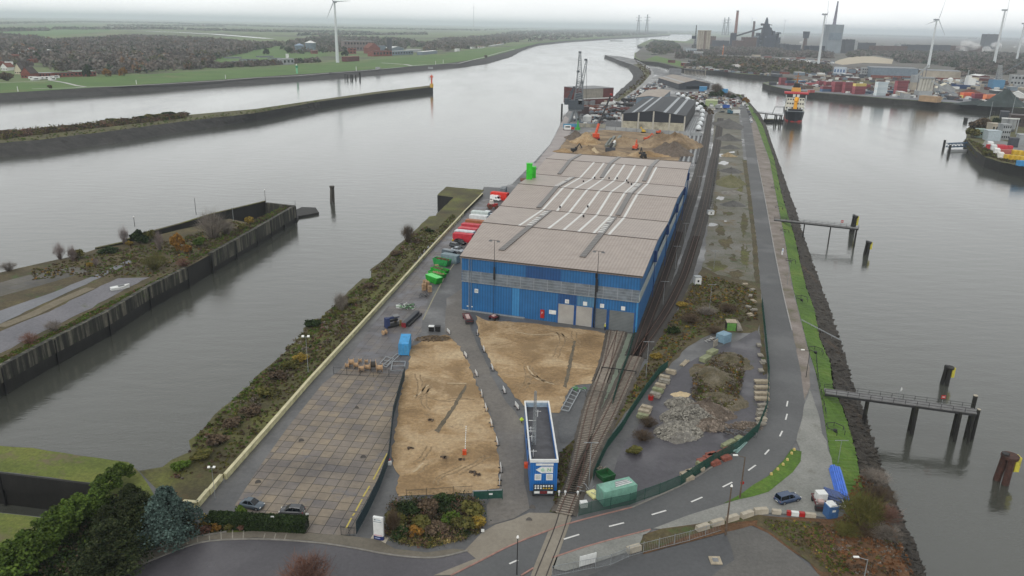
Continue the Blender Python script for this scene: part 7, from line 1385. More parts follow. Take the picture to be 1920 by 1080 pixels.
for px,rx,ry,h,m,lb in(((1263,275),17,20,7.,SANDW,'highest grey-brown sand heap at the right of the excavation'),((1241,268),12,14,5,SANDW,'broad sand heap left of the highest one'),((1262,290),11,12,4.5,GR2,'dark gravel heap in front of the highest sand heap'),((1246,283),9,8,3.5,GR2,'brown heap in the middle right of the excavation'),((1098,268),9,12,4.5,SAND,'pale sand heap at the left of the excavation'),((1078,260),8,9,3.5,GR2,'dark heap by the quay at the left of the excavation'),((1104,287),9,6,3,SANDW,'low sand heap above the roof edge at the left'),((1114,288),4,3,2.6,plain('light_sand',(.5,.4,.26),.95,.12,1),'small pale pointed sand heap above the roof edge'),((1170,270),12,14,3.,SANDW,'flat brown spoil heap in the middle of the excavation'),((1056,285),7,4,1.6,SAND,'flat sand heap beside the quay'),((1215,292),14,6,2.,SAND,'low tan bank along the back edge of the roof'),((1150,290),12,5,1.6,SANDW,'low brown bank above the roof edge')):
 heap('spoil_heap',lb,px,rx*1.05,ry,h*1.45,m,int(px[0]),0,None,'sand heap',rough_=.09,grp='heaps in the excavation')
for i,(a_,b_) in enumerate((((1140,275),(1152,258)),((1148,279),(1163,257)),((1136,276),(1146,262)))):
 p,q_=G(*a_),G(*b_); t=thing('trench_beam',['middle','right','left'][i]+' long grey beam of the three in the excavation trench','beam',p,0,'trench beams'); q=MB(p); q.bar(p+Vector((0,0,.8)),q_+Vector((0,0,.8)),1.8,1.2); q.build('beam',P('trench_grey',110,114,106),t)
def digger(px,label,mat=M_ORANGE,s=1.,rz=0,boom=True):
 t=thing('excavator',label,'excavator',G(*px),rz,'machines in the excavation'); t.scale=(s,)*3
 for y in(-1.2,1.2): q=MB(); q.box((0,y,.5),(4.2,.6,.9),tx=.85); q.build('crawler_track',M_BLACK,t)
 q=MB(); q.box((-.5,0,1.7),(3.2,2.4,1.3)); q.build('engine_deck',mat,t); q=MB(); q.box((.8,-.6,2.4),(1.3,1.1,1.6),tx=.85); c_=q.build('cab',mat,t); q=MB(); q.box((1.42,-.6,2.6),(.1,.9,.9)); q.build('window',M_GLASS,c_)
 if boom: q=MB(); q.bar((1,.3,2),(3.8,.3,5),.45,.6); q.bar((3.8,.3,5),(5.6,.3,2.4),.35,.45); q.build('boom',mat,t); q=MB(); q.box((5.6,.3,1.6),(1.1,1.3,1.2),tx=1.3); q.build('bucket',M_DARK,t)
digger((1191,281),'orange excavator in the centre of the excavation',M_ORANGE,1.15,1.2); digger((1213,264),'small orange machine at the upper right of the pit',M_ORANGE,1.,.3); digger((1235,251),'orange machine parked beside the pale barrier wall',P('orange2',200,85,40),.9,.2,False); digger((1206,249),'yellow machine beside the pale barrier wall',M_YEL,.8,2.); digger((1077,285),'dark machine near the quay at the left of the pit',M_DARK,1.,.5); digger((1206,296),'black and white machine above the roof edge',M_BLACK,1.1,1.7)
b0=G(1144,285); t=thing('drill_rig','black drilling rig with a slanting white and black mast in the pit','drill rig',b0,0,'machines in the excavation'); q=MB(b0); q.box(b0+Vector((0,0,1.5)),(6,3.4,2.4)); q.build('carrier',M_FDK,t); top=VPt(1151,265,b0.y+4); q=MB(b0); q.bar(b0+Vector((0,0,3)),top,1.2); q.build('mast',M_DARK,t); q=MB(b0); q.bar((b0+Vector((0,0,3))).lerp(top,.6)+Vector((.7,-.5,.5)),top+Vector((.7,-.5,.5)),1.2,.6); q.build('white_panel',M_WHITE,t)
b0=G(1116,262); t=thing('mobile_crane','orange mobile crane with a long boom rising in front of the dark red hall','mobile crane',b0,0); q=MB(b0); q.box(b0+Vector((0,0,1.2)),(6,3.4,1.5)); q.build('carrier',M_RED,t); q=MB(b0); q.box(b0+Vector((.3,0,3.1)),(4.6,3.4,2.4)); q.build('superstructure',M_ORANGE,t)
m1=VPt(1123,232,b0.y+3); m2=VPt(1146,177,b0.y+8); q=MB(b0); q.bar(b0+Vector((0,0,3.5)),m1,1.3); q.build('boom_base',M_ORANGE,t); q=MB(b0); q.bar(m1,m2,.85); q.build('telescopic_boom',M_DARK,t); q=MB(b0); q.box(m2,(1.6,1.2,1.2)); q.build('boom_head',M_RED,t)
for s in(-1,1):
 for k in(-2.4,0,2.4): q=MB(b0); q.cyl(b0+Vector((k,s*2.,.7)),b0+Vector((k,s*1.5,.7)),.7,n=10); q.build('wheel',M_TYRE,t)
b0=G(1080,230); t=thing('harbour_crane','tall grey slewing harbour crane with an upright lattice jib at the quay edge','harbour crane',b0,0); Y0=b0.y
def V(x,y,dy=0): return VPt(x,y,Y0+dy)
def lattice(p,q_,w0,w1,n,th,mat,nm,par,o):
 b=MB(o); p=Vector(p);q_=Vector(q_); X,Yv,Z=_frame(q_-p)
 def c(f,k): w=(w0+(w1-w0)*f)/2; s=((-1,-1),(1,-1),(1,1),(-1,1))[k]; return p.lerp(q_,f)+Yv*w*s[0]+Z*w*s[1]
 for k in range(4): b.bar(c(0,k),c(1,k),th)
 for i in range(n):
  for k in range(4): b.bar(c(i/n,k),c((i+1)/n,(k+1)%4),th*.6)
 return b.build(nm,mat,par)
M_CR=P('crane_grey',118,124,128,rough=.6,var=.2,scale=.3); M_CRD=P('crane_dark',66,74,82,rough=.6)
for x,dy in((1066,-7),(1084,-7),(1070,7),(1088,7)): q=MB(b0); f=G(x,230); f=Vector((VPt(x,230,Y0+dy).x,Y0+dy,0)); q.bar(f,V(1077,203)+Vector((0,dy*.4,0)),1.5); q.build('portal_leg',M_CR,t)
q=MB(b0); q.bar(V(1066,206),V(1090,206),7,1.6); q.build('portal_beam',M_CR,t); q=MB(b0); c_=V(1080,196); q.box(c_,(12,9,7)); q.box(c_+Vector((2,0,6)),(6,6,6)); q.build('machine_house',M_CRD,t); q=MB(b0); c_=V(1087,190); q.box(c_+Vector((0,-3,0)),(3.,3,4)); q.build('cab',M_FGR,t)
lattice(V(1084,190),V(1087.5,152),7,4.5,8,.55,M_CR,'tower',t,b0); lattice(V(1086,158),V(1087.5,98),4.2,1.4,14,.42,M_CR,'jib',t,b0); lattice(V(1088,172),V(1100,113),2.6,1.2,12,.34,M_CR,'fly_jib',t,b0)
for x,y in((1087.5,98),(1098.5,112),(1084,134)): q=MB(b0); q.box(V(x,y),(2.2,1.5,1.4)); q.build('pulley_block',M_CRD,t)
q=MB(b0); q.bar(V(1063,188),V(1078,198),3,3); q.build('counterweight_arm',M_CR,t); q=MB(b0); q.bar(V(1063,188),V(1076,163),1); q.bar(V(1066,196),V(1077,162),1.3); q.bar(V(1062,173),V(1072,171),.4); q.build('counter_jib',M_CRD,t); q=MB(b0); q.box(V(1064,190),(5,4,5)); q.build('counterweight',M_CRD,t)
q=MB(b0); q.cyl(V(1100,113),V(1099,190,-2),.12,n=4); q.cyl(V(1087.5,98),V(1078,175),.12,n=4); q.build('cable',M_DARK,t)
t=thing('hopper','rust-black square hopper beside the harbour crane','hopper',G(1093,217)); q=MB(); q.box((0,0,5),(9,7,6),tx=1.1); q.build('bin',P('hopper_dark',52,36,38),t); [ (lambda q:(q.box((sx*3.5,sy*2.5,1),(.5,.5,2.2)),q.build('leg',M_DARK,t)))(MB()) for sx in(-1,1) for sy in(-1,1)]
t=thing('storage_tank','round white tank beside the concrete wall','tank',G(1101,227)); q=MB(); q.cyl((0,0,0),(0,0,4),3.6,n=20); q.build('tank_wall',M_WHITE,t); q=MB(); q.cyl((0,0,4),(0,0,5.6),3.6,.6,20); q.build('dome',M_WHITE,t)
t=thing('buoy_beacon','bright green navigation beacon frame on the quay yard','beacon',G(1083,243)); q=MB(); q.cyl((0,0,0),(0,0,1.8),2.2,1.6,12); q.build('float',M_GREEN,t); q=MB(); q.cyl((0,0,1.8),(0,0,7),.9,.35,8); q.build('tower',M_GREEN,t); q=MB(); q.cyl((0,0,7),(0,0,8.4),.7,n=8); q.build('lantern',M_DARK,t)
put(container((70,140,175),12.19,2.9),'long blue container by the quay left of the green beacon',(1071,239.5),.1);
for px,lb,c_ in(((1064,244),'white and red lorry cab at the end of the blue container',M_WHITE),):
 t=thing('lorry',lb,'lorry',G(*px)); q=MB(); q.box((0,0,2),(5,3,3)); q.build('cab',c_,t); q=MB(); q.box((3.5,0,1.6),(3,2.8,1.6)); q.build('body',M_RED,t); q=MB(); q.box((0,0,.5),(6,2.6,.8)); q.build('wheels',M_TYRE,t); q=MB(); q.box((0,-1.52,2.6),(3.6,.1,.9)); q.build('window',M_GLASS,t)
rq=random.Random(77)
for i,(x,y,m,h) in enumerate(((1108,203,'brown',2.5),(1116,210,'brown',2),(1124,216,'dark',2),(1098,196,'grey',4),(1110,194,'grey',4),(1118,193,'tan',4),(1127,193,'dark',3),(1136,224,'dark',2),(1146,232,'dark',2),(1158,212,'dark',3),(1165,206,'red',2.5),(1172,199,'dark',3),(1150,236,'grey',1.6),(1140,195,'white',2),(1180,190,'dark',3),(1218,168,'brown',2),(1226,160,'grey',2),(1205,178,'dark',2))):
 mm={'brown':M_RUST,'dark':M_DARK,'grey':M_GREY,'tan':M_SILO,'red':M_BRD,'white':M_WHITE}[m]
 t=thing('goods_pile',['rust brown pile right of the hopper','brown pile below the first one','dark pile at the right end of the brown ones','grey box-like pile below the dark red hall','second grey pile below the dark red hall','tan pile below the dark red hall','dark pile at the corner of the dark red hall','dark clump left of the bunker wall','dark clump in front of the bunker','dark heap at the left eave of the black-fronted hall','dull red heap beside the pier road','dark heap along the pier road','low grey heap inside the bunker','white heap at the bottom of the river bank','dark heap higher along the pier road','brown heap left of the far hall','grey heap left of the far hall','dark heap behind the tan-roofed hall'][i],'goods pile',G(x,y),0,'piled goods on the far pier'); q=MB()
 for _ in range(16): q.box((rq.uniform(-8,8),rq.uniform(-7,7),h/2),(rq.uniform(2,5),rq.uniform(2,4),h*rq.uniform(.5,1.2)),rq.uniform(0,3))
 q.build('goods',mm,t)['kind']='stuff'
for i,(x,y) in enumerate(((1272,180),(1281,184),(1290,189),(1299,194),(1307,199),(1313,205),(1317,212),(1316,220),(1315,228),(1312,236),(1309,244),(1300,203),(1308,208))):
 t=thing('wrapped_boat',['white shrink-wrapped boat at the upper left end of the row','second white wrapped boat from the upper left end','third white wrapped boat from the upper left end','fourth white wrapped boat from the upper left end','fifth white wrapped boat, just before the bend','wrapped boat at the bend of the row','wrapped boat at the outermost point of the row','wrapped boat just below the outermost point','fourth from last wrapped boat going down','third from last wrapped boat going down','last wrapped boat beside the barrier wall','inner wrapped boat near the black-fronted hall','inner wrapped boat closer to the bend'][i],'boat',G(x,y),ANG((1313,240),(1320,205)) if i>5 else ANG((1272,180),(1307,199)),'white wrapped boats beside the black-fronted hall'); q=MB(); Ls=11; secs=[]
 for k in range(7): f=k/6; w=2.3*(math.sin(math.pi*(.18+.82*f)) if f>.5 else .95+.05*f)*(1 if f<.99 else .2); hh=4.2-1.2*abs(f-.45)+rq.uniform(-.2,.2); secs.append([Vector((-Ls/2+Ls*f,-w*1.15,1)),Vector((-Ls/2+Ls*f,-w*.8,hh*.8)),Vector((-Ls/2+Ls*f,0,hh)),Vector((-Ls/2+Ls*f,w*.8,hh*.8)),Vector((-Ls/2+Ls*f,w*1.15,1))])
 q.loft(secs); q.build('wrap',plain('shrink_wrap',(.72,.76,.78),.35,.12,.3),t,True); q=MB(); q.box((-2,0,.5),(1,2.4,1.)); q.box((2.5,0,.5),(1,2,1.)); q.build('cradle',M_DARK,t)
for i in range(9):
 x0,y0=1284+i*2.4,250; x1,y1=1299+i*1.7,222; p,q_=G(x0,y0),G(x1,y1); t=thing('steel_section',W_(i).replace('nearest','').strip().capitalize()+' pale steel section of nine beside the hall, counted from the left' if i else 'Leftmost pale steel section of nine beside the hall','steel section',p,0,'long steel sections beside the black-fronted hall'); q=MB(p); q.bar(p+Vector((0,0,.4)),q_+Vector((0,0,.4)),.8,.8); q.build('beam',M_FGR if i%2 else M_GREY,t)
for i in range(7):
 x0,y0=1275+i*4.8,308-i*.2; x1,y1=1290+i*4.,256; p,q_=G(x0,y0),G(x1,y1); t=thing('steel_section',W_(i).replace('nearest','').strip().capitalize()+' steel section of seven right of the excavation, counted from the left' if i else 'Leftmost steel section of seven right of the excavation','steel section',p,0,'long steel sections right of the excavation'); q=MB(p); q.bar(p+Vector((0,0,.3)),q_+Vector((0,0,.3)),.9,.6); q.build('beam',M_FGR if i%2 else M_DARK,t)
bld('small blue shed left of the big bare tree',(1311,171),(1325,171.5),12,5,P('shed_blue',60,130,175)); bld('bright blue box shed behind the bare trees',(1352,176),(1359,176.5),8,5.5,P('shed_blue2',70,150,200)); bld('pale green shed with dark openings beside the pier road',(1322,199),(1344,200),16,5.5,P('shed_green',150,165,120),P('shed_green_roof',172,178,140),door=(.5,3,3))
def lorry(px,label,cabm,boxm,hd=0,L_=9):
 t=thing('lorry',label,'lorry',G(*px),hd,'lorries and cars on the far pier'); q=MB(); q.box((-1,0,2.4),(L_-2.5,2.5,2.9)); q.build('cargo_box',boxm,t); q=MB(); q.box((L_/2-1.1,0,1.8),(2.2,2.4,2.4),tx=.9); c_=q.build('cab',cabm,t); q=MB(); q.box((L_/2,0,2.2),(.1,2.,.9)); q.build('window',M_GLASS,c_)
 for k in(-.32,-.15,.36): q=MB(); q.cyl((k*L_,-1.25,.5),(k*L_,1.25,.5),.5,n=10); q.build('axle_wheels',M_TYRE,t)
lorry((1363,204),'blue-sided lorry with a white roof in the truck park',M_WHITE,P('tarp_blue',30,80,160),.1); lorry((1378,214),'white lorry with a dark red rear in the truck park',P('cab_teal',40,90,110),M_WHITE,3.2); lorry((1366,213),'teal and white lorry left of the white one',M_WHITE,P('teal_box',60,110,125),1.5,7); lorry((1347,204),'pale lorry at the left of the truck park',M_WHITE,M_FGR,.3,7)
for i,(x,y,c_) in enumerate(((1397,195,(235,235,235)),(1401,199,(230,230,232)),(1402,205,(225,225,228)),(1404,211,(60,70,90)),(1406,216,(30,34,44)),(1407,221,(160,168,178)),(1408,226,(235,235,235)),(1409,230,(190,196,204)),(1336,206,(232,226,214)),(1350,198,(225,228,226)),(1353,211,(40,52,50)),(1240,158,(225,228,230)),(1232,163,(200,204,208)),(1222,170,(235,236,236)),(1214,163,(70,74,80)),(1236,150,(210,214,218)),(1245,152,(52,56,62)),(1128,222,(235,235,235)),(1140,187,(215,218,222)),(1176,196,(225,225,228)))):
 put(car(c_,4.5,1.85,1.5),['white car at the far end of the verge parking row','second white car of the verge parking row','third white car of the verge parking row','dark blue car in the verge parking row','black car in the verge parking row','silver car in the verge parking row','white car near the end of the verge parking row','grey-silver car nearest in the verge parking row','cream car in front of the pale green shed','white car left of the blue-sided lorry','dark green car in front of the lorries','white car in the lot left of the far hall','silver car in the lot left of the far hall','white car below the far lot','dark grey car beside the far pier road','light car highest in the far lot','black car highest in the far lot','white car right of the round white tank','silver car by the dark red hall corner','white car on the far pier road'][i],(x,y),1.3 if i<8 else .3*i,'lorries and cars on the far pier',1.2)
pt_=[((1343,177),8,12,'b','big bare tree beside the far hall'),((1350,183),6,8,'d','dark tree in front of the big bare one'),((1336,182),5,6,'d','dark tree left of the big bare one'),((1365,184),5,6,'b','bare brown tree behind the blue shed'),((1374,186),4,5,'d','dark tree near the bend of the pier road'),((1383,181),3,3,'y','small yellowish bush by the river end'),((1397,191),4,5,'o','orange-brown bush on the shore by the road'),((1402,193),3,4,'o','smaller orange-brown bush on the shore'),((1316,201),4,4.5,'d','dark tree left of the pale green shed'),((1330,193),4,4,'d','dark bush behind the pale green shed'),((1268,152),3,3,'d','dark bush beside the far hall side')]
for px,r,h,k,lb in pt_: putb(bare(L_BRN,260) if k=='b' else bush({'d':L_DGR,'y':L_OLV,'o':L_ORG}[k],900,14),px,r,lb,'trees on the far pier',h/1.5)
undergrowth('shrub_belt',[(1190,112),(1212,124),(1222,136),(1210,152),(1185,172),(1150,190),(1160,180),(1185,160),(1200,148),(1206,138),(1196,125)],160,[(L_BRN,4),(L_OLV,2)],2.2,.6,31)
undergrowth('shrub_belt',[(1330,215),(1300,188),(1285,180),(1300,182),(1330,205),(1340,215)],90,[(L_BRN,3),(L_OLV,1)],1.6,.5,32)
so=G(1489,229,WZ); hd=ANG((1489,229),(1478,195),WZ); t=thing('work_ship','dark-hulled ship seen from the bow with white decks, red bridge roof and orange funnel','ship',so,hd)
M_HULL=P('hull_black',24,30,38,rough=.5); secs=[]; Ls=75
for f,w,zt in((0,.3,9.5),(.02,3.5,9.3),(.06,6.6,9),(.12,8.4,8.6),(.25,9,7.6),(.7,9,7),(.95,8.4,7.2),(1,7.6,7.4)): x=f*Ls; secs.append([Vector((x+ (2 if f<.05 else 0),-w*.8,-2)),Vector((x,-w,zt)),Vector((x,w,zt)),Vector((x+(2 if f<.05 else 0),w*.8,-2))])
q=MB(); q.loft(secs); hull=q.build('hull',M_HULL,t); q=MB(); secs=[[p+Vector((-.1,0,0)) for p in s_] for s_ in secs];
b=[]
for s_ in secs: a0,a1,a2,a3=s_; m0=a0.lerp(a1,.16); m3=a3.lerp(a2,.16); o_=1.02; b.append([Vector((m0.x,m0.y*o_,-.2)),Vector((m0.x,m0.y*1.05,1.3)),Vector((m3.x,m3.y*1.05,1.3)),Vector((m3.x,m3.y*o_,-.2))])
q.loft(b); q.build('red_boot_stripe',M_RED,hull)
q=MB(); q.box((14,0,8.8),(18,15,.5)); q.build('fore_deck',P('deck_grey_blue',110,120,128),t); q=MB(); q.box((8,0,10.3),(.4,13,1.8)); q.build('bulwark',M_HULL,t)
tiers=[(34,17,8.5,12.5),(35,16,12.5,16.5),(36,15.5,16.5,20)]
for xc,w,z0,z1 in tiers:
 q=MB(); q.box((xc,0,(z0+z1)/2),(22,w,z1-z0)); d_=q.build('deckhouse',P('ship_white',214,212,200,rough=.6),t)
 for k in range(7): q=MB(); q.box((xc-11.1,-w/2+w*(k+.5)/7,(z0+z1)/2+.3),(.3,w/7*.55,1.3)); q.build('window',M_GLASS,d_)
q=MB(); q.box((33,0,22),(14,20,3.4)); br=q.build('bridge',M_DARK,t); q=MB(); q.box((33,0,24.2),(15.5,21.5,1.2)); q.build('roof',P('ship_red',180,48,56),br)
for s in(-1,1): q=MB(); q.box((25.8,s*1.8,22),(.2,2.4,2.6)); q.build('bridge_panel',M_WHITE,br)
q=MB(); q.box((44,0,26),(6,9,5),tx=.8,ty=.85); q.build('funnel',P('ship_orange',196,150,62),t); q=MB(); q.box((44,0,30.5),(4,6,4),ty=.8); q.build('funnel_top',M_BLACK,t); q=MB(); q.cyl((44,0,32),(44,0,42),.7,.3); q.bar((44,-4,36),(44,4,36),.6); q.bar((44,-2.5,39),(44,2.5,39),.5); q.build('mast',P('mast_orange',150,100,50),t)
q=MB(); q.cyl((18,0,9),(18,0,17),1.9,1.4); q.bar((18,0,17),(20,-1,20.5),3,3); q.build('deck_crane',P('crane_yellow',235,165,25),t)
for s in(-1,1): q=MB(); q.cyl((12,s*6,9),(12,s*6,12),1.2,n=10); q.build('life_raft',M_WHITE,t)
for s in(-1,1): q=MB(); q.bar((24,s*9,15),(26,s*9,22.5),1); q.build('bridge_wing_support',M_FGR,t)
t=jetty((1414,210),(1466,216),'dark ship jetty between the road verge and the ship',[(.45,.5,0),(.8,.6,0),(.97,.6,0)],3,1.)
for a_,b_,lb in(((1448,213),(1452,201),''),):
 o_=G(1458,214,1.); t=thing('access_gantry','dark steel portal frame on the ship jetty','gantry',o_); q=MB(); q.bar((-5,0,0),(-3,0,6.5),.4); q.bar((5,0,0),(5,0,6.5),.4); q.bar((-3,0,6.5),(6,0,6.5),.4); q.build('frame',M_DARK,t)
t=thing('pontoon','black pontoon with a mossy deck beside the bow of the ship','pontoon',G(1450,229,WZ),.05); q=MB(); q.box((0,0,1.4),(16,7,2.4)); q.build('float',M_BLACK,t); q=MB(); q.box((-4,0,2.7),(8,5,.2)); q.build('deck',MOSS,t)
a_,b_=G(1778,284,WZ),G(1832,284,WZ); t=thing('pontoon','blue pontoon with a truss gangway at the works shore','pontoon',a_); q=MB(a_); q.bar(a_+Vector((0,0,.6)),b_+Vector((0,0,.6)),3,1.4); q.build('float',M_FGR,t); lattice(a_+Vector((0,3,4)),b_+Vector((2,3,5)),2.6,2.6,9,.5,P('truss_blue',52,78,104),'gangway',t,a_)
bld('pale blue-white flat-roofed hall of the works',(1851,264),(1875,265),10,7,P('works_white',170,182,188),win=None); bld('grey concrete hall behind the pale one',(1858,252),(1876,252.5),9,8,M_SILO,win=(1,3)); bld('tall grey tower building of the works',(1876,262),(1892,262.5),8,11,M_FGR,win=(3,4)); bld('dark shed at the far edge of the works',(1874,224),(1890,225),12,7,M_FDK); bld('long dark brown building at the right edge behind the works',(1892,236),(1960,240),14,9,P('works_brown',64,52,50),win=(1,6)); bld('grey round-roofed store at the right edge',(1908,272),(1940,274),10,7,M_FGR); bld('dark open shelter between tower and round-roofed store',(1892,276),(1908,277),7,6,M_FDK); bld('small greenish machine house left of the pale hall',(1830,258),(1848,259),8,6,P('pale_green_grey',140,160,152),win=(1,3))
for (x,y,tp,lb) in((1853,232,190,'tall thin mast rising left of the works'),(1893,232,178,'taller thin mast above the works roofs')): pole((x,y),tp,lb,M_STEEL,.3,'radio_mast',None,'mast')
a_,b_=G(1872,250),G(1906,252); t=thing('pipe_bridge','white horizontal pipe bridge across the works roofs','pipe bridge',a_); q=MB(a_); q.bar(a_+Vector((0,0,12)),b_+Vector((0,0,12)),.8); q.build('pipe',M_WHITE,t)
for k in(0.05,.5,.95): p=a_.lerp(b_,k); q=MB(a_); q.bar(p,p+Vector((0,0,12)),.6); q.build('support',M_FGR,t)
for i,(x,y) in enumerate(((1880,246),(1886,246),(1892,247),(1898,247))): t=thing('silo',['leftmost','second','third','rightmost'][i]+' small pale silo of the four at the works','silo',G(x,y),0,'small silos of the works'); q=MB(); q.cyl((0,0,2),(0,0,10),1.7,n=12); q.build('shell',M_FGR,t); q=MB(); q.cyl((0,0,2),(0,0,0),1.7,.6,12); q.build('hopper_cone',M_GREY,t)
hc=ANG((1875,300),(1853,272)); CW='containers at the works'
for i,(x,y,c_) in enumerate(((1856,275,(225,228,228)),(1862,281,(210,214,214)),(1868,288,(228,228,226)),(1875,296,(222,220,214)))): put(container(c_,6.06,2.6),['farthest','second farthest','second nearest','nearest'][i]+' white graffiti-covered container of the slanting row',(x,y),hc,CW,1.3)
for i,(x,y,c_,lb) in enumerate(((1866,279,(190,50,60),'left red container end to end behind the white row'),(1880,281,(195,52,64),'right red container with a white mark'),(1886,289,(175,100,90),'salmon container left of the upper yellow ones'))): put(container(c_,12.19 if i<2 else 12.19,2.9),lb,(x,y),.05,CW)
for i,(x,y) in enumerate(((1889,299),(1898,300),(1907,301),(1916,302),(1902,290),(1912,291),(1922,292))): put(container((215,180,55),3.,2.4,'tank_container'),['leftmost yellow skip box of the lower row','second yellow skip box of the lower row','third yellow skip box of the lower row','rightmost yellow skip box of the lower row','left yellow box of the upper row','middle yellow box of the upper row','yellow box of the upper row cut by the right edge'][i],(x,y),.05,CW,1.25)
put(container((60,140,195),6.06,2.6),'blue container at the right edge nearest the basin',(1918,311),.05,CW,1.2)
for px,r,h,mt,lb in(((1833,246),8,9,L_BRN,'large brown tree clump left of the works'),((1822,258),6,7,L_OLV,'olive tree clump at the tip of the works shore'),((1842,238),6,8,L_BRN,'brown tree clump above the machine house'),((1868,232),4,5,L_DGR,'dark bush by the far works shed'),((1850,292),4,3,L_OLV,'olive bush on the works shore below the white row')): putb(bush(mt,900,14),px,r,lb,'trees at the works',h/1.5)
undergrowth('bank_growth',[(1812,262),(1830,284),(1850,296),(1880,305),(1925,314),(1985,327),(1985,333),(1920,321),(1877,312.5),(1842,300),(1825,288),(1807,267)],700,[(L_BRN,4),(L_OLV,3),(L_GRN,1)],1.7,.3,34,z=-3)
undergrowth('low_growth',[(1815,262),(1832,281),(1850,292),(1880,302),(1925,311),(1960,316),(1960,308),(1890,296),(1860,284),(1840,272)],260,[(L_OLV,3),(L_BRN,4),(L_GRN,1)],1.1,.3,33)
TG='containers at the terminal'
def stack(x0,x1,yb,n,cols,label,H1=2.6,pale=False):
 a_,b_=G(x0,yb),G(x1,yb); L_=(b_-a_).length; an=math.atan2((b_-a_).y,(b_-a_).x); c=a_.lerp(b_,.5)
 for i in range(n):
  col=cols[i%len(cols)]; k=('far',col);
  if k not in _pc:
   m=P('far_box_%d_%d_%d'%col,*col,rough=.6,var=.15,scale=.4); tt=thing('shipping_container','x','shipping container',(0,0,0)); q=MB(); q.box((0,0,.5),(1,2.44,.96)); q.build('shell',m,tt); q=MB();
   for s_ in(-1,1): q.box((s_*.495,0,.5),(.012,2.5,1.0))
   q.build('end_frame',P('far_trim_%d'%col[0],*[min(255,int(v*1.25+15)) for v in col]),tt); _pc[k]=tt
  place(_pc[k],USED,label+(', '+['bottom','second','third','fourth','fifth'][i]+' of its stack' if n>1 else ''),c+Vector((0,0,.3+i*H1*1.25)),an,TG,(L_,2.2,H1*1.25))
RD=(112,52,60); RD2=(122,60,66); BL=(60,88,118); GY=(170,182,188); OR=(180,92,66); DB=(50,62,84)
stack(1561,1579,173,4,[RD,RD2],'maroon container in the left tall block'); stack(1580,1598,174.5,4,[RD2,RD],'maroon container in the middle tall block'); stack(1599,1619,177,4,[RD,RD,RD2,(180,162,90)],'container in the block with a yellow top')
stack(1539,1558,172,2,[BL,RD],'container in the low stack under a white frame'); stack(1640,1659,179.5,5,[GY,(182,192,196)],'pale grey container in the white stack'); stack(1661,1676,175,1,[BL],'single blue container between the white stack and the maroon block'); stack(1677,1697,176.5,5,[RD,RD2],'maroon container in the rightmost tall block')
stack(1512,1530,160,1,[(165,80,86)],'single bright pinkish red container'); stack(1461,1471,159,3,[RD2,RD],'dark red container at the left tip of the quay'); stack(1473,1487,160.5,2,[RD,DB],'container beside the tip stack'); stack(1497,1508,155.5,1,[BL],'lone blue container near the quay tip'); stack(1516,1525,174,1,[(150,72,68)],'small red container at the quay edge'); stack(1620,1638,176.5,1,[DB],'dark flat container before the white stack')
for i in range(7): stack(1532+i*14,1545+i*14,161+i*1.1,2,[RD,RD2],W_(6-i)+' maroon box pair of the back row')
stack(1802,1822,184,2,[OR,(214,96,60)],'orange container right of the conveyor'); stack(1823,1843,186,2,[(100,36,52),(112,40,56)],'dark purple container between the orange ones'); stack(1845,1865,188,2,[(188,102,62),(192,108,70)],'orange container furthest right')
for x0,x1,y,c_,lb in((1444,1456,160,M_FDK,'dark crates at the tip of the terminal quay'),(1490,1504,168,M_FDK,'dark shed among the containers by the ship'),(1528,1540,171,M_SILO,'tan crate stack by the quay'),(1505,1528,167,M_WOODD,'brown barge-like cover by the quay')): bld(lb,(x0,y),(x1,y+.3),8,4,c_)
t=bld('white frame portal over the low blue stack',(1545,170.),(1561,171),2,.6,M_WHITE,name='frame_portal',cat='frame')
t=thing('silo_tower','white twin-level silo tower left of the silo group','silo',G(1706,171)); q=MB(); w=DST((1704,171),(1716,171)); hS=HT(1706,171,141); q.box((w*.4,0,hS*.28),(w*.75,9,hS*.56)); q.build('lower_shaft',M_SILO,t); q=MB(); q.box((w*.5,0,hS*.79),(w,10,hS*.45)); q.build('upper_block',M_FGR,t)
t=thing('silo_group','group of tall pale silos on a white base beside the quay','silo',G(1717,182)); hS=HT(1717,182,147); w=DST((1717,182),(1741,182))
q=MB(); q.box((w*.45,0,hS*.17),(w*.9,12,hS*.34)); q.build('base',M_FGR,t)
for i in range(5): q=MB(); q.cyl((w*(.12+.2*i),0,hS*.34),(w*(.12+.2*i)+1,0,hS),w*.095,n=12); q.build('silo_shell',P('silo_white',180,178,168,scale=.1),t)
q=MB(); q.box((w*.5,0,hS+1),(w,5,1.6)); q.build('head_gallery',M_FGR,t)
def conv(a_,b_,Y,w,label,mat=M_FGR):
 p,q_=VPt(*a_,Y),VPt(*b_,Y-6); o=Vector((p.x,p.y,0)); t=thing('conveyor',label,'conveyor',o); q=MB(o); q.bar(p,q_,w,w); q.build('gallery',mat,t)
 for k in(.25,.55,.85): r=p.lerp(q_,k); q=MB(o); q.bar((r.x,r.y,0),r,w*.35); q.build('support',M_GREY,t)
Ys=G(1717,182).y
conv((1718,143),(1742,122),Ys+6,2.2,'short conveyor gallery rising right from the silo tower'); conv((1744,150),(1809,191),Ys,2.2,'long conveyor sloping down right from the silo group to the quay')
bld('tan timber stack at the foot of the silos',(1722,189.5),(1756,192.5),10,6,P('tan_stack',165,138,108,scale=.2));
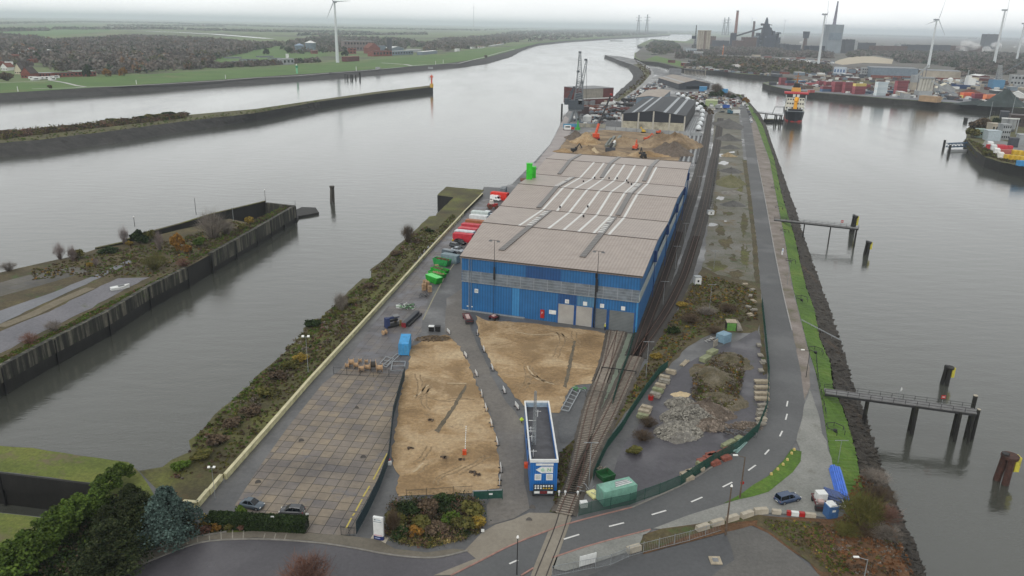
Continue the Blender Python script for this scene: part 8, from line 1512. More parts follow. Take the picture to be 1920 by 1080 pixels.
for A,B,D,h,w_,lb in(((1632,146),(1719,149),60,17,M_BGR,'long blue-grey hall with a red-brown base behind the containers'),((1722,149),(1799,152),50,15,M_SILO,'long beige hall right of the blue-grey one')):
 t=bld(lb,A,B,D,h,w_,P('hall_roof_grey',120,124,130,scale=.1)); Wd=DST(A,B); q=MB(); q.box((Wd/2,-.3,h*.14),(Wd,.6,h*.28)); q.build('brick_base',M_BRK,t)
hall('white gabled shed below the long beige hall',(1755,174),(1790,175.5),6,12,24.,M_FGR,P('cream_roof',205,200,178,rough=.6));
hall('bright white tent roof at the right edge',(1888,183),(1924,185),2.5,8,16.,M_WHITE,M_WHITE,'tent','tent'); bld('white and blue plant building above the terminal',(1562,140),(1584,141),14,13,P('white_blue',185,195,205),win=(1,4),wm=P('blue_pane',50,90,140)); bld('pale office block left of the blue-grey hall',(1615,143),(1631,143.5),14,14,M_FGR,win=(3,4)); bld('office building with rows of windows at the right edge',(1893,160),(1945,162),16,15,M_FGR,win=(2,8),roofobj=2); bld('long low cream building right of the blue ship',(1813,151.5),(1835,152),8,5,M_CRE); bld('long red-brick roofed shed by the basin',(1836,152),(1862,153),12,5,M_BRD,M_FGR)
hall('diamond-like white roofed hall behind the basin',(1836,146),(1856,146.5),3,5,38.,M_BRD,M_WHITE)
t=thing('coaster','dark blue ship with white bridge lying in the basin behind the terminal','ship',G(1783,166),.02); q=MB(); Ls=DST((1783,166),(1824,166)); q.loft([[Vector((f*Ls,-w,0)),Vector((f*Ls,-w*1.1,z)),Vector((f*Ls,w*1.1,z)),Vector((f*Ls,w,0))] for f,w,z in((0,1,7),(.1,5,6),(.9,6,5),(1,5,6))]); q.build('hull',P('hull_blue',36,62,104),t); q=MB(); q.box((Ls*.68,0,10),(Ls*.3,9,9)); q.box((Ls*.6,0,16),(Ls*.12,7,5)); q.build('superstructure',M_WHITE,t); q=MB(); q.cyl((Ls*.55,0,18),(Ls*.55,0,26),.8); q.build('mast',M_FGR,t)
b0=G(1866,167); t=thing('quay_crane','blue quay crane with a steep grey jib near the right edge','harbour crane',b0); q=MB(); q.box((0,0,7),(17,12,12)); q.build('machine_house',P('crane_blue',80,130,165),t)
for sx in(-1,1): q=MB(); q.box((sx*6,0,.8),(2,10,3)); q.build('leg',M_FGR,t)
lattice(b0+Vector((2,0,12)),VPt(1876,122,b0.y),6,3,8,1.,M_FGR,'jib',t,b0); q=MB(b0); q.cyl(VPt(1876,140,b0.y),VPt(1935,106,b0.y),.35,n=4); q.build('boom_stay',M_BGR,t)
heap('coal_heap','large dark green-grey bulk heap at the quay near the right edge',(1884,199),26,14,15,plain('coal_green',(.04,.055,.055),.95,.3,.1),41,0,None,'bulk heap',rough_=.03,pw=1.)
heap('coal_heap','low dark bulk heap left of the large one',(1838,196),30,8,5,MATS['coal_green'],42,0,None,'bulk heap',rough_=.03); heap('scrap_heap','rust-brown scrap heap behind the orange containers',(1814,178),22,14,8,M_RUST,43,0,None,'scrap heap',rough_=.08)
for i,(x,y) in enumerate(((1768,150),(1781,155),(1690,135))): t=thing('storage_tank',['small white round tank left of the blue ship','smaller white round tank beside it','tiny white tank left of the blue-grey hall'][i],'tank',G(x,y)); q=MB(); q.cyl((0,0,0),(0,0,6),4,n=14); q.build('tank_wall',M_WHITE,t); q=MB(); q.cyl((0,0,6),(0,0,8),4,1,14); q.build('roof',M_WHITE,t)
t=thing('lorry','white van standing at the quay under the coal heap','van',G(1852,198)); q=MB(); q.box((0,0,3),(6,5,5)); q.build('body',M_WHITE,t)
for i,(A,B,D,h,w_,rf,lb) in enumerate((((1276,124),(1304,125),16,7,M_BRK,M_FGR,'long red-brick building with a pale flat roof on the lock island'),((1253,118),(1266,118.3),10,6,M_BRD,M_TILD,'small dark red building left of the long brick one'),((1322,130),(1333,130.5),10,5,M_FGR,M_FGR,'small pale building behind the bridge'),((1290,118),(1300,118.4),12,6,M_FDK,M_FGR,'small dark building behind the long brick one'),((1300,107),(1317,107.5),18,14,M_FGR,M_WHITE,'white block at the foot of the concrete silos'),((1288,101),(1306,101.3),16,16,P('pale_blue_white',165,175,182),M_FGR,'pale block left of the concrete silos'),((1280,100),(1288,100.5),12,20,M_FGR,M_GREY,'narrow white building at the left of the silo site'),((1327,109),(1352,110),10,5,P('tan_yard',170,150,120),None,'tan open store right of the silo site'),((1360,120),(1372,120.6),18,5,M_CRE,P('cream_roof2',205,188,170),'cream roofed shed, left of two'),((1373,118),(1392,119),18,5,M_CRE,M_TILE,'pale terracotta roofed shed, right of two'),((1425,112),(1445,116),10,4,M_FDK,M_FGR,'dark shed with a white eave'),((1445,143),(1462,144),10,4,M_FDK,M_FGR,'low boathouse right of the moored boats'))):
 bld(lb,A,B,D,h,w_,rf,win=(1,5) if i in(0,4,5) else None)
hall('white boathouse with a grey gabled roof at the basin shore',(1362,132),(1382,133),5,11,30.,M_FGR,P('boathouse_roof',176,172,168,rough=.6))
a_,b_=G(1284,130),G(1323,134); t=thing('bridge','low dark swing bridge with vertical posts at the lock','bridge',a_); q=MB(a_); q.bar(a_+Vector((0,0,1)),b_+Vector((0,0,1)),6,1.5); q.build('deck',M_FDK,t)
for k in range(16): p=a_.lerp(b_,k/15); q=MB(a_); q.bar(p-Vector((0,0,6.5)),p+Vector((0,0,2.5)),.9); q.build('post',M_SILO,t)
t=thing('silo_block','tall ribbed concrete silo block, highest building left of the steelworks','silo',G(1305,97)); hS=HT(1305,97,58); w=DST((1305,97),(1323,97))
for i in range(6): q=MB(); q.cyl((w*(i+.5)/6,0,0),(w*(i+.5)/6,0,hS),w/12*1.02,n=10); q.build('silo_shell',M_SILO if i!=3 else P('silo_shade_brown',128,112,100),t)
q=MB(); q.box((w/2,0,hS+1.2),(w,9,2.4)); q.build('head_floor',M_SILO,t)
Yf=G(1305,97).y; q=MB(G(1302,99)); o=G(1302,99); t=thing('crane_tower','slim dark tower crane left of the silo block','crane',o); lattice(o,VPt(1306,47,o.y),5,1.5,12,.8,M_FDK,'mast',t,o); q=MB(o); q.box(VPt(1301,70,o.y),(12,8,9)); q.build('cab',M_FDB,t)
t=thing('light_tower','slender orange-lit tower behind the brown yards','tower',G(1355,103)); hS=HT(1355,103,84); q=MB(); q.cyl((0,0,0),(0,0,hS),1.2,.8); q.build('mast',P('tower_orange',215,120,50),t); q=MB(); q.cyl((0,0,hS*.78),(0,0,hS*.82),2.4); q.build('platform',M_WHITE,t)
for i,(x,y) in enumerate(((1330,136),(1337,137),(1345,137.5),(1395,141),(1402,141.5),(1410,142),(1418,142.5),(1426,143),(1350,136),(1436,145),(1420,158+0,),)):
 if y>150: continue
 t=thing('motor_boat',['moored white boat nearest the bridge','second boat right of the bridge','dark boat before the green bank','left boat of the row along the dark pier','second boat along the dark pier','middle boat along the dark pier','fourth boat along the dark pier','right boat along the dark pier','boat beside the white boathouse','boat at the right end before the boathouse roofs'][i],'boat',G(x,y,WZ),.1*i,'boats moored on the north bank'); q=MB(); q.loft([[Vector((f*14-7,-w,.2)),Vector((f*14-7,-w*1.3,zz)),Vector((f*14-7,w*1.3,zz)),Vector((f*14-7,w,.2))] for f,w,zz in((0,1.6,2),(.6,2,2),(1,.2,2.8))]); q.build('hull',M_FDK if i in(2,4) else M_WHITE,t); q=MB(); q.box((-1,0,3),(5,2.6,2)); q.build('cabin',M_FGR,t)
def chimney(px,top,r0,r1,label,mat,name='chimney'):
 h=HT(*px,top); t=thing(name,label,'chimney',G(*px)); q=MB(); q.cyl((0,0,0),(0,0,h),r0,r1,16); q.build('shaft',mat,t); q=MB(); q.cyl((0,0,h-3),(0,0,h+.5),r1*1.12,n=16); q.build('rim',M_FDK,t); return t
chimney((1376,90),20,7.5,5,'tallest brown chimney of the steelworks',P('chimney_brown',138,104,98,scale=.02)); chimney((1409,90),40,6.5,4.5,'shorter dark chimney left of the blast furnace',P('chimney_dark',88,68,68,scale=.02));
bf=G(1438,92); t=thing('blast_furnace','huge dark blue blast furnace with a pointed top and slanting galleries','blast furnace',bf); Yb=bf.y
def bx(x0,y0,x1,y1,dep,mat,nm,dy=0):
 p,q_=VPt(x0,y0,Yb+dy),VPt(x1,y1,Yb+dy); q=MB(bf); q.box(((p.x+q_.x)/2,Yb+dy,(p.z+q_.z)/2),(abs(q_.x-p.x),dep,abs(q_.z-p.z))); return q.build(nm,mat,t)
bx(1426,92,1452,66,60,M_FDB,'furnace_body'); bx(1429,66,1445,52,36,M_FDB,'stack_frame'); bx(1432,52,1442,45,26,M_FDB,'top_platform'); bx(1427,48,1432,44,14,M_FDK,'top_bunker')
p0,p1=VPt(1437,45,Yb),VPt(1438.5,33,Yb); q=MB(bf); q.cyl(p0,p1,9,3,10); q.build('top_cone',M_FDB,t)
for a_,b_,w in(((1443,50),(1452,64),3),((1433,46),(1429,66),2.5),((1441,46),(1448,47),2.5),((1380,67.5),(1428,53),6)): q=MB(bf); q.bar(VPt(*a_,Yb),VPt(*b_,Yb),w); q.build('gallery',M_FDK,t)
for x0,y0,x1,y1 in((1452,92,1461,70),(1416,92,1426,72),(1455,74,1458,63),(1419,72,1424,62),(1446,66,1451,58)): bx(x0,y0,x1,y1,40,M_FDB,'hot_stove')
rgf=random.Random(8)
for k in range(26):
 x=rgf.uniform(1415,1460); y=rgf.uniform(60,90); bx(x,y,x+rgf.uniform(1,4),y+rgf.uniform(1,4),66 if y>66 else 30,rgf.choice([M_FDK,M_FDB,M_BGR]),'pipework')
for i,(x0,yb,x1,yt,m,lb) in enumerate(((1367,90,1378,62,M_FDB,'square dark tower at the foot of the tallest chimney'),(1378,92,1400,76,M_FBR,'brown plant block between the chimneys'),(1395,92,1417,70,M_FBR,'brown plant block left of the blast furnace'),(1327,86,1341,68,M_FBR,'dark brown building behind the silo block'),(1341,90,1366,76,M_FDK,'long low dark plant building left of the square tower'),(1461,95,1478,82,M_FDK,'dark low plant right of the blast furnace'),(1478,100,1500,84,M_FDK,'dark broad plant left of the water tower'),(1516,100,1545,86,M_FDB,'low dark plant between water tower and white turbine'),(1583,100,1600,74,M_FDK,'dark block right of the power station'),(1600,98,1640,80,M_FDK,'long dark plant behind the lettering area'),(1640,100,1700,86,M_FBR,'long brown plant further right'),(1684,96,1705,82,M_FGR,'pale hall in the far right plant'),(1700,100,1780,84,M_FDK,'very long dark plant in the right distance'),(1845,92,1872,64,M_FDK,'dark steel block behind the right turbine'),(1790,100,1840,86,M_FBR,'low brown plant in the right distance'))):
 bld(lb,(x0,yb),(x1,yb+.3),30,HT(x0,yb,yt),m,win=None,roofobj=2)
t=thing('water_tower','dark flat-topped water tower right of the blast furnace','tower',G(1508,92)); hS=HT(1508,92,59); q=MB(); q.cyl((0,0,0),(0,0,hS*.65),10,7,12); q.build('shaft',M_FBR,t); q=MB(); q.cyl((0,0,hS*.62),(0,0,hS),12,14.5,14); q.build('tank_head',M_FDB,t)
t=bld('massive pale grey power station block with a needle chimney on top',(1548,100),(1575,100.5),50,HT(1548,100,46),P('power_grey',128,138,146,scale=.02),P('power_roof',145,152,158)); hS=HT(1548,100,46); q=MB(); w=DST((1548,100),(1575,100.5)); q.cyl((w*.52,25,hS),(w*.52+2,25,hS+HT(1563,100,2)-HT(1563,100,46)),6,2.5,12); q.build('chimney',P('needle',120,118,132),t)
q=MB(); q.box((w*.5,-1,hS*.6),(w*.8,2,hS*.25)); q.build('louvre_band',M_BGR,t)
bld('pale arched hall right of the power station',(1582,98),(1606,98.5),20,HT(1582,98,76),M_FGR)
def steam(px,top,r,label,seed):
 h=HT(*px,top); t=thing('steam_plume',label,'steam',G(*px)); rg=random.Random(seed); m=MATS.get('steam')
 if not m:
  m=bpy.data.materials.new('steam'); m.use_nodes=True; b=m.node_tree.nodes['Principled BSDF']; b.inputs['Base Color'].default_value=(.9,.9,.9,1); b.inputs['Alpha'].default_value=.22; b.inputs['Roughness'].default_value=1; MATS['steam']=m
 q=MB()
 for k in range(9):
  c=Vector((rg.uniform(-1,1)*r+k*r*.2,rg.uniform(-1,1)*r*.4,h*(k+1)/9)); rr=r*(.35+.05*k)
  rings=[[c+Vector((math.cos(a_*.628)*rr*math.sin(f),math.sin(a_*.628)*rr*math.sin(f),rr*.6*math.cos(f))) for a_ in range(10)] for f in(.1,.7,1.3,1.9,2.5,3.04)]; q.loft(rings)
 q.build('cloud',m,t,True); return t
steam((1795,100),82,34,'white steam cloud low over the right distance plant',1); steam((1905,92),74,26,'white steam puff right of the dark steel block',2); steam((1843,98),84,30,'flat white steam bank behind the right turbine',3); steam((1497,86),78,10,'small white steam puff at the water tower',4)
def turbine(px,hub,label,yaw=0,phase=0,r=2.6,s=1.,bl=None):
 h=HT(*px,hub); t=thing('wind_turbine',label,'wind turbine',G(*px),yaw,'wind turbines'); q=MB(); q.cyl((0,0,0),(0,0,h),r,r*.5,16); q.build('tower',P('turbine_white',196,202,205,rough=.5,var=.04,scale=.05),t); q=MB(); q.box((0,1.5,h+1.2),(3.4,11,3.6)); n_=q.build('nacelle',P('nacelle_grey',150,156,162),t); L_=bl or h*.42
 q=MB(); q.cyl((0,-5.,h+1.2),(0,-3.5,h+1.2),1.6,2,12); q.build('hub',P('nacelle_grey',150,156,162),t)
 for k in range(3):
  a_=phase+k*2.0944; d=Vector((math.cos(a_),0,math.sin(a_))); c=Vector((0,-4.6,h+1.2)); nn=Vector((-math.sin(a_),0,math.cos(a_))); q=MB(); w=2.2
  q.loft([[c+d*(L_*f)+nn*w*ww*.6,c+d*(L_*f)+Vector((0,.3,0)),c+d*(L_*f)-nn*w*ww*.4,c+d*(L_*f)-Vector((0,.3,0))] for f,ww in((.02,.5),(.15,1.),(.5,.65),(1,.15))]); q.build('blade',P('blade',170,176,182,rough=.5),t)
 return t
turbine((633,117.5),4.5,'large white wind turbine on the left river bank, its upper blade cut off',-.2,.05,3.2,bl=34); turbine((1534,122),28,'white wind turbine standing beside the power station block',1.15,.2,3.2,bl=38); turbine((1862,127),20,'white wind turbine with a red ring nearest the right edge',1.0,.1,3.4,bl=42); turbine((1905,117),45,'white wind turbine cut by the right edge',.9,.3,3.2,bl=40); turbine((1740,127),38,'white wind turbine behind the silos with a steep blade',.5,1.3,3.2,bl=46)
turbine((1468,72),39,'faint distant turbine right of the blast furnace',.4,.3,3,bl=40); turbine((1405+38,80),35,'x',.1,1,3) if False else None; turbine((1407,68),36,'faint distant turbine between the two chimneys',.4,.2,3.4,bl=60); turbine((888,55),13,'very faint distant turbine in the middle of the horizon',.3,1.6,5,bl=70)
def pylon(px,top,label):
 h=HT(*px,top); o=G(*px); t=thing('pylon',label,'pylon',o,0,'power pylons on the horizon'); lattice(o,o+Vector((0,0,h)),h*.16,h*.02,8,h*.022,M_FDK,'mast',t,o)
 for k in(.7,.85): q=MB(); q.bar((-h*.17,0,h*k),(h*.17,0,h*k),h*.02); q.build('crossarm',M_FDK,t)
for px,tp_,lb in(((1196,63),28,'left pylon of the pair above the river bend'),((1212,63),27,'right pylon of the pair above the river bend'),((1356,66),33,'left pylon of the pair before the tallest chimney'),((1363,66),32,'right pylon of the pair before the tallest chimney')): pylon(px,tp_,lb)
def wood(px,n,h,r,mats,leaf,seed,name='wood',per=26,z=0):
 rg=random.Random(seed); V=[];mi=[]; pts=np.array(scatter(px,n,rg,z)); k=np.array(rg.choices(range(len(mats)),[m[1] for m in mats],k=n)); hh=RN.uniform(.6,1.15,n)*h; rr=RN.uniform(.7,1.2,n)*r
 d=RN.normal(size=(n,per,3)); d/=np.linalg.norm(d,axis=2)[:,:,None]; d[:,:,2]=np.abs(d[:,:,2])*.9+.1; c=d*np.stack([rr,rr,hh],1)[:,None,:]*RN.uniform(.55,1,(n,per,1))+pts[:,None,:]
 o=rawmesh(name,quads(c.reshape(-1,3),leaf).reshape(-1,3),4,[m[0] for m in mats],mi=np.repeat(k,per)); o['kind']='stuff'; return o
WB=leafy('wood_brown',(.09,.075,.066),(.165,.138,.12),.01); WG=leafy('wood_grey',(.11,.1,.09),(.19,.175,.155),.01); WD=leafy('wood_dark_green',(.025,.04,.026),(.06,.08,.045),.01); WO=leafy('wood_orange',(.12,.07,.035),(.18,.11,.06),.01); WV=leafy('wood_olive',(.055,.06,.025),(.1,.1,.045),.01)
BR=[(WB,4),(WG,4),(WD,1),(WO,.5),(WV,.6)]
wood([(-200,88),(0,80),(70,82),(120,78),(250,70),(400,76),(480,84),(555,84),(560,80),(480,95),(400,112),(395,128),(250,138.5),(185,141),(180,134),(110,134),(70,118),(-30,126),(-200,135)],5200,14,9,BR,1.9,51)
wood([(-100,70),(0,66),(60,70),(100,77),(60,84),(0,90),(-100,95)],700,12,9,BR,2.,52)
wood([(540,80),(600,70),(690,72),(760,74),(790,82),(850,84),(860,88),(790,90),(740,92),(640,98),(600,100),(560,102),(530,96)],1100,14,9,[(WB,5),(WG,2),(WD,3)],2.,53)
wood([(790,88),(830,74),(900,70),(950,66),(1000,70),(940,84),(890,91),(830,97),(800,98)],1300,14,9,BR,2.2,54)
wood([(900,70),(960,60),(1060,56),(1180,56),(1250,60),(1254,63),(1205,66),(1130,69),(1060,74),(1005,78),(960,83),(930,85)],3200,16,13,[(WB,4),(WG,3),(WD,3)],3.2,55)
wood([(400,128.3),(480,125),(560,119),(600,117),(595,114),(480,120),(400,124)],240,8,5,BR,1.5,56,'hedge_row')
for i,(pts_,n,w) in enumerate((([(0,46),(150,42),(300,44),(480,50),(640,54),(900,58),(900,56),(640,52),(480,48),(300,42),(150,40),(0,43)],1700,1),([(-200,38),(200,33),(520,40),(900,50),(900,48),(520,37.5),(200,30.5),(-200,35)],1300,1),([(100,56),(300,55),(480,60),(700,62),(700,61),(480,58.5),(300,53.5),(100,54)],600,1),([(-200,62),(0,57),(90,56),(90,58),(0,59.5),(-200,65)],400,1),([(880,56),(1020,50),(1250,54),(1250,57),(1020,53),(880,59)],900,1),([(200,48),(420,49),(420,50.2),(200,49.2)],200,1),([(560,66),(800,64),(800,65),(560,67)],200,1),([(1255,62),(1300,61),(1420,64),(1600,67),(1920,76),(2200,84),(2200,80),(1920,72),(1600,64),(1420,61),(1300,58),(1255,58)],3500,1))): wood(pts_,n,15,14,[(WB,2),(WD,3),(WG,2)],4.2,60+i,'distant_tree_belt',14)
wood([(1225,79),(1262,80),(1275,90),(1268,98),(1240,104),(1222,98),(1210,92)],420,13,9,[(WD,3),(WB,2),(WV,2)],2.,71)
wood([(1318,112),(1350,112),(1440,118),(1500,122),(1530,128),(1560,132),(1540,140),(1490,139),(1440,136),(1385,131),(1330,124),(1310,118)],1900,12,8,[(WB,4),(WD,2),(WV,3),(WO,1)],1.9,72)
wood([(1270,96),(1340,94),(1345,104),(1325,108),(1300,112),(1268,110)],420,11,8,[(WB,4),(WD,2)],1.9,73)
wood([(1340,92),(1430,93),(1520,98),(1560,102),(1560,110),(1500,108),(1440,106),(1350,103)],1500,12,9,[(WB,5),(WG,3),(WD,1)],2.1,74)
wood([(1590,98),(1700,98),(1850,102),(2000,108),(2100,130),(1940,132),(1870,132),(1800,128),(1740,120),(1680,118),(1680,110),(1640,104),(1590,108)],3600,13,9,[(WB,4),(WG,2),(WD,3)],2.1,75)
wood([(1285,127),(1310,126),(1345,131),(1385,136),(1420,139),(1440,140),(1400,134),(1340,124),(1300,121)],330,9,6,[(WV,3),(WD,2),(WB,2)],1.6,76)
wood([(1800,144),(1840,137),(1870,142),(1900,138),(1900,134),(1800,132),(1790,138)],300,10,7,[(WB,4),(WD,2)],1.8,77)
wood([(1300,86),(1360,86),(1420,90),(1420,93),(1300,92)],300,10,9,[(WB,3),(WD,3)],2.2,78)
FT=bush(L_DGR,900,14,leaf=.13)
for px,r,h,mt,lb in(((164,144),5,14,L_DGR,'dark pointed conifer before the low green-roofed building'),((200,143.5),7,10,L_ORG,'rust-brown round tree at the edge of the dike meadow'),((232,142.5),7,11,L_ORG,'second rust-brown tree at the edge of the dike meadow'),((70,116),7,15,L_DGR,'dark conifer in the village wood'),((110,112),8,14,L_DGR,'dark green tree clump right of the village houses'),((13,152),8,11,L_BRN,'brown tree clump at the left edge by the riverside road'),((500,102),8,12,L_DGR,'dark green trees left of the blue-roofed tank'),((545,100),8,12,L_DGR,'dark green tree group beside the tanks'),((648,105),9,13,L_DGR,'dark green tree right of the large turbine'),((725,100),8,14,L_BRN,'bare tree before the brick works'),((910,108),5,6,L_BRN,'bush on the riverside meadow'),((93,166),3,4,L_BRN,'bush on the near edge of the dike')): putb(bush(mt,900,14),px,r,lb,'single trees on the left bank',h/1.5)
def house(A,B,D,he,hr,label,wall,roof,g='houses on the left bank'): return hall(label,A,B,he,hr,D,wall,roof,'house','house',.6,(3,1.2,2.8) if he<8 else (3,3,5),0,g)
house((20,100),(31,100),16.,7,14,'house with a cream gable among the village trees',M_CRE,M_TILE); house((48,101),(60,101.5),14.,6,12,'white gabled house right of the cream one',M_WHITE,M_TILE); house((5,104),(20,104),14.,5,11,'house with a dark roof at the left of the village',M_BRK,M_TILD); house((85,92),(125,92),16.,5,11,'long house with a faded red roof deep in the village',M_CRE,M_TILE); house((28,139),(40,139),20.,6,14,'cream gabled house near the riverside road',M_CRE,M_TILD); house((40,146),(58,146.5),14.,6,13,'brick house with a dark steep roof beside the cream gable',M_BRK,M_TILD); house((2,132),(14,132.5),12.,5,10,'small white-gabled house at the left edge',M_WHITE,M_TILE); house((288,80),(304,80),14.,5,11,'small red-roofed house deep in the wood',M_CRE,M_TILE); house((350,80),(362,80),14.,4,9,'white cottage in the far wood',M_WHITE,M_TILD); house((400,110),(412,110),14.,5,10,'house x',M_CRE,M_TILE) if False else None
bld('long low white flat-roofed club house by the dike meadow',(62,145),(102,144.5),12,5,M_BRK,M_FGR,win=(1,7)); bld('low brick building with white end right of the club house',(102,145),(139,143.7),12,5,M_BRK,M_TILD,win=(1,5)); bld('long green-grey roofed hall at the edge of the wood',(140,143.7),(181,142.5),24,6,M_BRK,P('green_grey_roof',120,132,122),win=(1,6))
for i,(x,y) in enumerate(((62,148.5),(70,149.5),(78,149),(86,148.5),(94,148),(104,147),(66,151),(98,150.5))): t=thing('caravan',['leftmost white caravan of the group by the dike road','second white caravan from the left','third white caravan from the left','fourth white caravan from the left','fifth white caravan from the left','white caravan at the right end of the group','lower left white caravan','lower right white caravan'][i],'caravan',G(x,y),.2*i,'white caravans by the dike road'); q=MB(); q.box((0,0,1.8),(9,4,2.8)); q.build('body',M_WHITE,t); q=MB(); q.box((0,-2.05,2.1),(5,.1,.9)); q.build('window',M_GLASS,t)
for i,(x,y,w,tp_,rm,wm_) in enumerate(((583,97,10,76,M_WHITE,M_BGR),(562,99,9,81.5,P('pale_blue_roof',130,150,172),M_BGR))):
 hS=HT(x,y,tp_); rT=DST((x-w,y),(x+w,y))/2; t=thing('storage_tank',['large round tank with a white conical roof','round tank with a pale blue conical roof'][i],'tank',G(x,y),0,'round tanks of the water works'); q=MB(); q.cyl((0,0,0),(0,0,hS*.8),rT*.8,rT,20); q.build('tank_wall',wm_,t); q=MB(); q.cyl((0,0,hS*.8),(0,0,hS),rT*1.05,1,20); q.build('roof',rm,t)
bld('small brick pump house right of the white-roofed tank',(585,101),(596,101),12,8,M_BRK,M_FGR,win=(1,3)); bld('pale glazed building with a frame at the water works',(531,121.5),(552,120.5),14,10,M_FGR,win=(1,3)); bld('white cube tower at the water works',(537,110),(542,110),6,9,M_WHITE)
for i,(x,y,w) in enumerate(((440,110,26),(470,114,30),(500,108,26),(455,118,28),(520,112,20),(490,118,24))): bld(['far left','middle','far right','near left','right-hand','near right'][i]+' low open basin of the water works',(x-w/2,y),(x+w/2,y-.4),16,2.5,P('basin_grey',120,126,130),P('basin_inner',70,78,84),name='treatment_basin',cat='basin',grp='basins of the water works')
bld('long grey works hall with a white roof edge',(646,96),(702,96),26,HT(646,96,77),P('works_mauve',112,100,98),M_FGR,win=(2,10)); hall('red-tiled gabled works building at the centre',(692,101),(713,101),14,25,40.,M_BRK,M_TILE,'building','building',win=(3,4,8)); bld('dark chimney-like twin slab tower of the brick works',(728,96),(735,96),10,HT(728,96,72),M_FDK,name='slab_tower'); bld('red brick block in front of the gabled works building',(700,106),(735,105),18,12,M_BRK,M_BRD,win=(1,6)); bld('small red block left of the brick works',(655,101),(668,101),12,13,M_BRK,win=(2,2)); bld('low dark red block at the meadow edge right of the turbine',(651,116),(674,114.5),12,9,M_BRD,M_BRK); bld('grey slope-roofed hall right of the brick works',(712,100),(724,100),20,18,M_BGR)
hall('white-roofed low hall right of the twin slab tower',(734,96),(757,95),7,12,26.,M_BGR,M_WHITE); bld('long blue-grey low office with window bands',(735,104),(775,102),18,9,M_BGR,M_FGR,win=(1,8)); bld('white-edged low shed beside the long office',(765,98),(790,98),16,7,M_FGR,M_WHITE); bld('pale long shed with a white roof nearest the dike',(792,103),(820,100),14,7,M_BGR,M_WHITE); bld('small white box building by the riverside trees',(856,96.5),(862,96),6,7,M_WHITE); bld('white house group at the river meadow, left part',(885,91.5),(896,90.5),10,6,M_WHITE,M_TILD,win=(1,3)); bld('white house group at the river meadow, right part',(897,91),(910,89.5),10,5,M_WHITE,M_BRK,win=(1,3)); bld('long white shed far along the river meadow',(920,88),(945,84),8,4,M_FGR,M_WHITE)
t=thing('light_beacon','orange harbour light with a cross-shaped top on a yellow base at the wall tip','beacon',G(809.5,164)); hS=HT(809.5,164,140); q=MB(); q.cyl((0,0,0),(0,0,hS*.3),2.1,n=8); q.build('base',P('beacon_yellow',200,160,50),t); q=MB(); q.cyl((0,0,hS*.3),(0,0,hS*.8),1.,.8,8); q.build('shaft',P('beacon_orange',205,90,60),t); q=MB(); q.box((0,0,hS*.84),(4.4,1.2,1.2)); q.cyl((0,0,hS*.78),(0,0,hS),1.5,.5,8); q.build('lantern',P('beacon_orange',205,90,60),t)
t=thing('light_beacon','green and white river beacon on the dike meadow','beacon',G(557,138)); hS=HT(557,138,120); q=MB(); q.cyl((0,0,0),(0,0,hS*.6),1.3,n=8); q.build('shaft',P('pale_green2',120,190,150),t); q=MB(); q.cyl((0,0,hS*.6),(0,0,hS*.85),2.,n=8); q.build('gallery',P('deep_green',30,130,85),t); q=MB(); q.cyl((0,0,hS*.85),(0,0,hS),1.2,.6,8); q.build('lantern',M_WHITE,t)
for i,(x,y,tp_) in enumerate(((34,172,162),(256,158,150),(423,147.5,140),(668,133,124.5),(831,119,112),(817,121,114))): pole((x,y),tp_,['leftmost white marker post on the dike meadow','second white marker post from the left','third white marker post on the dike path','white marker post right of the river stage','rightmost white marker post on the meadow','small white post beside the rightmost one'][i],M_WHITE,.5,'marker_post',None,'post','white marker posts along the dike')
jetty((618,136.5),(660,139),'pale walkway of the old landing stage on the left bank',[(.7,.5,0),(.95,.6,0)],3,.5)
for i,(x,y) in enumerate(((652,149),(661,149),(667,148),(675,147.5))): post((x,y),140 if i<3 else 136,1.4 if i==3 else 1.,['left','middle','right','separate tall pale-topped'][i]+' pile of the old landing stage')
for x,y,lb in((709,130,'small grey shelter on the river path'),(808,129.5,'white motor boat at the shore near the wall tip')): bld(lb,(x-4,y),(x+4,y),5,3,M_FGR,name='shelter' if x==709 else 'motor_boat',cat='shelter' if x==709 else 'boat')
t=thing('barge','pale barge sailing far up the river','barge',G(1155,77,WZ)); q=MB(); q.box((0,0,2),(80,11,4),tx=.97); q.build('hull',M_FGR,t); q=MB(); q.box((-28,0,7),(14,9,6)); q.build('wheelhouse',M_WHITE,t)
def clutter(name,px,n,s,h,cols,seed):
 rg=random.Random(seed); q=MB()
 for x,y,z in scatter(px,n,rg): q.k=rg.randrange(len(cols)); q.box((x,y,h*.4),(rg.uniform(.5,1.6)*s,rg.uniform(.4,1)*s,h*rg.uniform(.4,1.3)),rg.uniform(0,3))
 q.build(name,cols)['kind']='stuff'
CL=[M_FGR,M_WHITE,M_FDK,M_BRD,M_BGR,M_SILO,M_FBR]
clutter('scattered_goods',[(1450,158),(1500,152),(1540,150),(1640,160),(1700,168),(1800,176),(1915,186),(1915,198),(1815,191),(1677,182),(1507,168)],420,5,3,CL,1)
clutter('scattered_goods',[(1500,140),(1600,128),(1800,150),(1915,150),(1915,172),(1800,168),(1640,156),(1530,148)],420,7,4,CL,2)
clutter('scattered_goods',[(1340,112),(1440,112),(1560,116),(1560,122),(1440,119),(1340,118)],380,12,5,CL,3)
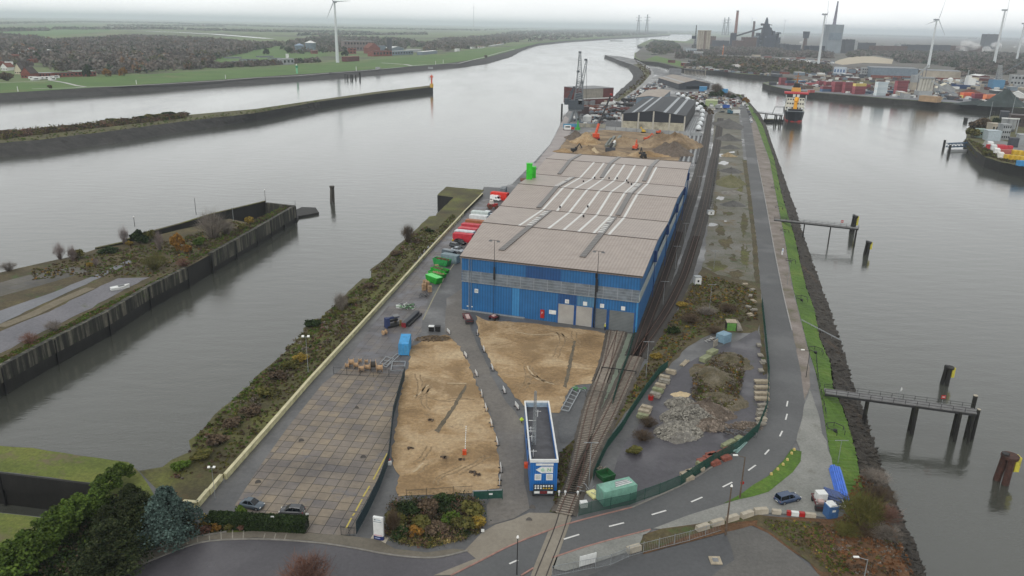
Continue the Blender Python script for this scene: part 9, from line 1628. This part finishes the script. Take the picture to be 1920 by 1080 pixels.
clutter('scattered_goods',[(1290,122),(1330,128),(1440,140),(1440,142),(1385,137),(1322,131),(1280,127)],200,6,3,CL,4)
clutter('scattered_goods',[(1072,228),(1100,202),(1160,196),(1205,165),(1240,150),(1255,160),(1200,190),(1165,205),(1160,236),(1100,234)],420,2.6,2,[M_FDK,M_RUST,M_WHITE,M_GREY,M_BGR],5)
clutter('scattered_goods',[(1265,176),(1330,172),(1395,192),(1392,203),(1330,200),(1290,180)],240,3,2,CL,6)
clutter('village_roofs',[(0,96),(120,86),(150,96),(60,124),(0,134)],60,11,9,[M_TILE,M_TILD,M_BRK,M_WHITE],7)
rgt=random.Random(5); TC=['pale roofed','grey','rust brown','white','blue-grey','cream'];
pl=[(1240,96,14,4),(1226,103,10,3),(1246,91,10,5),(1335,118,12,5),(1350,122,12,5),(1400,110,16,5),(1418,106,16,5),(1440,108,14,4),(1462,106,16,4),(1480,112,14,4),(1502,110,16,4),(1520,116,12,4),(1455,138,14,4),(1472,139,16,4),(1500,141,18,5),(1522,143,14,5),(1540,145,14,5),(1590,146,16,6),(1604,150,14,4),(1598,138,12,8),(1700,152,12,5),(1745,158,14,5),(1830,168,14,5),(1872,176,14,4),(1900,170,14,5),(1770,184,12,5),(1786,188,12,4),(1700,185,12,6),(1690,180,12,5)]
for i,(x,y,w,h) in enumerate(pl):
 m,c_=rgt.choice([(M_FGR,'grey'),(M_BRK,'brick'),(M_SILO,'tan'),(M_BGR,'blue-grey'),(M_FDK,'dark')]); near=('at the lock island' if x<1300 else 'behind the north bank moorings' if x<1450 and y>115 else 'in the brown yards before the steelworks' if y<118 else 'along the basin above the terminal' if x<1600 else 'between the terminal halls and the silos' if x<1760 else 'near the basin cranes at the right')
 bld('%s %s shed %s, %s'%(['low','flat','little','long','squat'][i//6],c_,near,['apart to the left','half hidden','in the middle','by trees','by goods','apart to the right'][i%6]),(x-w/2,y),(x+w/2,y+.4),rgt.uniform(8,20),h,m,rgt.choice([M_FGR,M_TILD,M_WHITE,M_SILO]),name='shed',cat='shed',grp='small sheds on the right bank')
